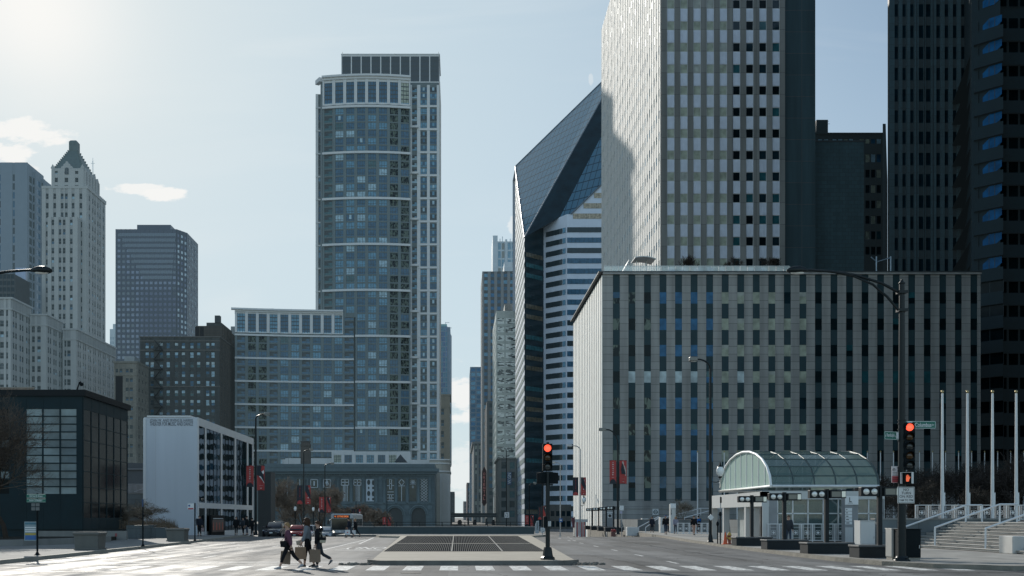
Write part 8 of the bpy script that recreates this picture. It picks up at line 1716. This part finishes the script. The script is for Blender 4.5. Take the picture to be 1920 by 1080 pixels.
# ------------------------------------------------------------------ camera, sky, sun
cam = bpy.data.cameras.new('camera'); co = bpy.data.objects.new('camera', cam); COL.objects.link(co)
co.location = (0,0,CH); co.rotation_euler = (math.pi/2,0,0)
cam.sensor_width = 36; cam.lens = F/1920*36; cam.shift_x = (960-VX)/1920; cam.shift_y = (VY-540)/1920
cam.clip_start = .5; cam.clip_end = 8000; scene.camera = co
SUN = Vector((-.40, 1, .48)).normalized()
el = math.asin(SUN.z); az = math.atan2(SUN.x, SUN.y)
sl = bpy.data.lights.new('sun', 'SUN'); so = bpy.data.objects.new('sun', sl); COL.objects.link(so)
sl.energy = 4.2; sl.angle = R(.55); sl.color = (1,.945,.86)
so.rotation_euler = SUN.to_track_quat('Z','Y').to_euler(); so.location = (-60,200,120)
w = bpy.data.worlds.new('World'); scene.world = w; w.use_nodes = True
nt = w.node_tree; L = nt.links; bg = nt.nodes['Background']; bg.inputs[1].default_value = .10
sky = nt.nodes.new('ShaderNodeTexSky'); sky.sky_type = 'NISHITA'; sky.sun_disc = False
sky.sun_elevation = el; sky.sun_rotation = az; sky.air_density = SKY_AIR; sky.dust_density = SKY_DUST; sky.ozone_density = 1.5; sky.altitude = 150
def mth(op, a, b=None, c=None):
    n = nt.nodes.new('ShaderNodeMath'); n.operation = op
    for i, x in enumerate((a, b, c)):
        if x is None: continue
        if isinstance(x, (int, float)): n.inputs[i].default_value = x
        else: L.new(x, n.inputs[i])
    return n.outputs[0]
tc = nt.nodes.new('ShaderNodeTexCoord'); sp = nt.nodes.new('ShaderNodeSeparateXYZ'); L.new(tc.outputs['Generated'], sp.inputs[0])
X, Y, Z = sp.outputs
yy = mth('MAXIMUM', Y, .02); u = mth('DIVIDE', X, yy); v = mth('DIVIDE', Z, yy)          # direction as tangent coordinates about the west
cb = nt.nodes.new('ShaderNodeCombineXYZ'); L.new(u, cb.inputs[0]); L.new(mth('MULTIPLY', v, 2.2), cb.inputs[1])
nz = nt.nodes.new('ShaderNodeTexNoise'); nz.inputs['Scale'].default_value = 19; nz.inputs['Detail'].default_value = 9; nz.inputs['Roughness'].default_value = .62
L.new(cb.outputs[0], nz.inputs['Vector'])
cloud = None
for (cx, cy, rx, ry, k) in ((55,243,100,30,1),(-10,290,70,34,1),(55,322,36,14,.9),(250,353,70,10,.9),(320,366,52,17,1),(872,740,70,60,.9),(860,880,80,60,.55),(968,430,16,26,.5),(1108,150,5,14,.3)):
    a = mth('DIVIDE', mth('SUBTRACT', u, (cx-VX)/F), rx/F); b = mth('DIVIDE', mth('SUBTRACT', v, (VY-cy)/F), ry/F)
    d = mth('ADD', mth('MULTIPLY', a, a), mth('MULTIPLY', b, b))
    e = mth('SUBTRACT', 1.0, d)
    e = mth('ADD', mth('MULTIPLY', e, .72), mth('MULTIPLY', mth('SUBTRACT', nz.outputs['Fac'], .53), 3.6))
    s = nt.nodes.new('ShaderNodeMapRange'); s.interpolation_type = 'SMOOTHSTEP'; s.inputs[1].default_value = .0; s.inputs[2].default_value = .42; s.inputs[3].default_value = 0; s.inputs[4].default_value = k
    L.new(e, s.inputs[0])
    cloud = s.outputs[0] if cloud is None else mth('MAXIMUM', cloud, s.outputs[0])
cloud = mth('MULTIPLY', cloud, mth('GREATER_THAN', Y, .05))
hs = nt.nodes.new('ShaderNodeHueSaturation'); hs.inputs['Saturation'].default_value = SKY_SAT; hs.inputs['Value'].default_value = 1.0
L.new(sky.outputs[0], hs.inputs['Color'])
bw = nt.nodes.new('ShaderNodeRGBToBW'); L.new(hs.outputs[0], bw.inputs[0])          # soft shoulder, so the glow around the sun does not burn out
sc_ = nt.nodes.new('ShaderNodeVectorMath'); sc_.operation = 'SCALE'; L.new(hs.outputs[0], sc_.inputs[0])
L.new(mth('DIVIDE', SKY_K*SKY_G, mth('ADD', bw.outputs[0], SKY_K)), sc_.inputs['Scale'])
gm = nt.nodes.new('ShaderNodeMix'); gm.data_type = 'RGBA'; gm.blend_type = 'MULTIPLY'; gm.inputs[0].default_value = 1
L.new(sc_.outputs[0], gm.inputs[6]); gm.inputs[7].default_value = SKY_TINT
mx = nt.nodes.new('ShaderNodeMix'); mx.data_type = 'RGBA'; L.new(cloud, mx.inputs[0])
# pale veil low over the city and the broad aureole round the sun
dt = nt.nodes.new('ShaderNodeVectorMath'); dt.operation = 'DOT_PRODUCT'; nm = nt.nodes.new('ShaderNodeVectorMath'); nm.operation = 'NORMALIZE'
L.new(tc.outputs['Generated'], nm.inputs[0]); L.new(nm.outputs[0], dt.inputs[0]); dt.inputs[1].default_value = SUN
def mixc(fac, a, colr):
    n = nt.nodes.new('ShaderNodeMix'); n.data_type = 'RGBA'; L.new(fac, n.inputs[0]); L.new(a, n.inputs[6]); n.inputs[7].default_value = (*colr,1); return n.outputs[2]
west = mth('MAXIMUM', mth('MULTIPLY_ADD', dt.outputs['Value'], 1.3, -.3), 0.0)
veil = mth('MULTIPLY', mth('POWER', mth('SUBTRACT', 1.0, mth('MINIMUM', mth('ABSOLUTE', mth('MULTIPLY', Z, 2.2)), 1.0)), 1.3), mth('MULTIPLY_ADD', west, .75, .15))
east = mth('MINIMUM', mth('MAXIMUM', mth('MULTIPLY_ADD', Y, -2.5, .25), 0.0), 1.0)
ea = nt.nodes.new('ShaderNodeMix'); ea.data_type = 'RGBA'; ea.blend_type = 'MULTIPLY'; L.new(east, ea.inputs[0]); L.new(gm.outputs[2], ea.inputs[6]); ea.inputs[7].default_value = EAST_TINT
c1 = mixc(veil, ea.outputs[2], (7.0,8.0,8.5))
wide = nt.nodes.new('ShaderNodeMapRange'); wide.interpolation_type = 'SMOOTHSTEP'; wide.inputs[1].default_value = .74; wide.inputs[2].default_value = .97; wide.inputs[3].default_value = 0; wide.inputs[4].default_value = .72
L.new(dt.outputs['Value'], wide.inputs[0]); c1 = mixc(wide.outputs[0], c1, (6.15,7.4,8.05))
nw = nt.nodes.new('ShaderNodeTexNoise'); nw.inputs['Scale'].default_value = 3.2; nw.inputs['Detail'].default_value = 6; nw.inputs['Distortion'].default_value = .8; mpw = nt.nodes.new('ShaderNodeMapping'); mpw.inputs['Scale'].default_value = (1,2.2,1); L.new(cb.outputs[0], mpw.inputs[0]); L.new(mpw.outputs[0], nw.inputs['Vector'])
thin = nt.nodes.new('ShaderNodeMapRange'); thin.interpolation_type = 'SMOOTHSTEP'; thin.inputs[1].default_value = .50; thin.inputs[2].default_value = .78; thin.inputs[3].default_value = 0; thin.inputs[4].default_value = .20
L.new(nw.outputs['Fac'], thin.inputs[0]); c1 = mixc(thin.outputs[0], c1, (8.2,8.6,8.7))                  # thin high veil
aur = mth('POWER', mth('MAXIMUM', dt.outputs['Value'], 0.0), 45)
c1 = mixc(mth('MULTIPLY', aur, .55), c1, (8.3,8.6,8.4))
aur2 = mth('POWER', mth('MAXIMUM', dt.outputs['Value'], 0.0), 420)
c1 = mixc(mth('MULTIPLY', aur2, .95), c1, (9.6,9.5,9.2))
L.new(c1, mx.inputs[6]); mx.inputs[7].default_value = (9.2,9.2,9.0,1)
L.new(mx.outputs[2], bg.inputs[0])
scene.view_settings.view_transform = 'Standard'; scene.view_settings.look = 'None'; scene.view_settings.exposure = 0; scene.view_settings.gamma = 1
scene.cycles.max_bounces = 6; scene.cycles.glossy_bounces = 4; scene.cycles.diffuse_bounces = 3; scene.cycles.transmission_bounces = 6; scene.cycles.transparent_max_bounces = 12
scene.cycles.sample_clamp_indirect = 4
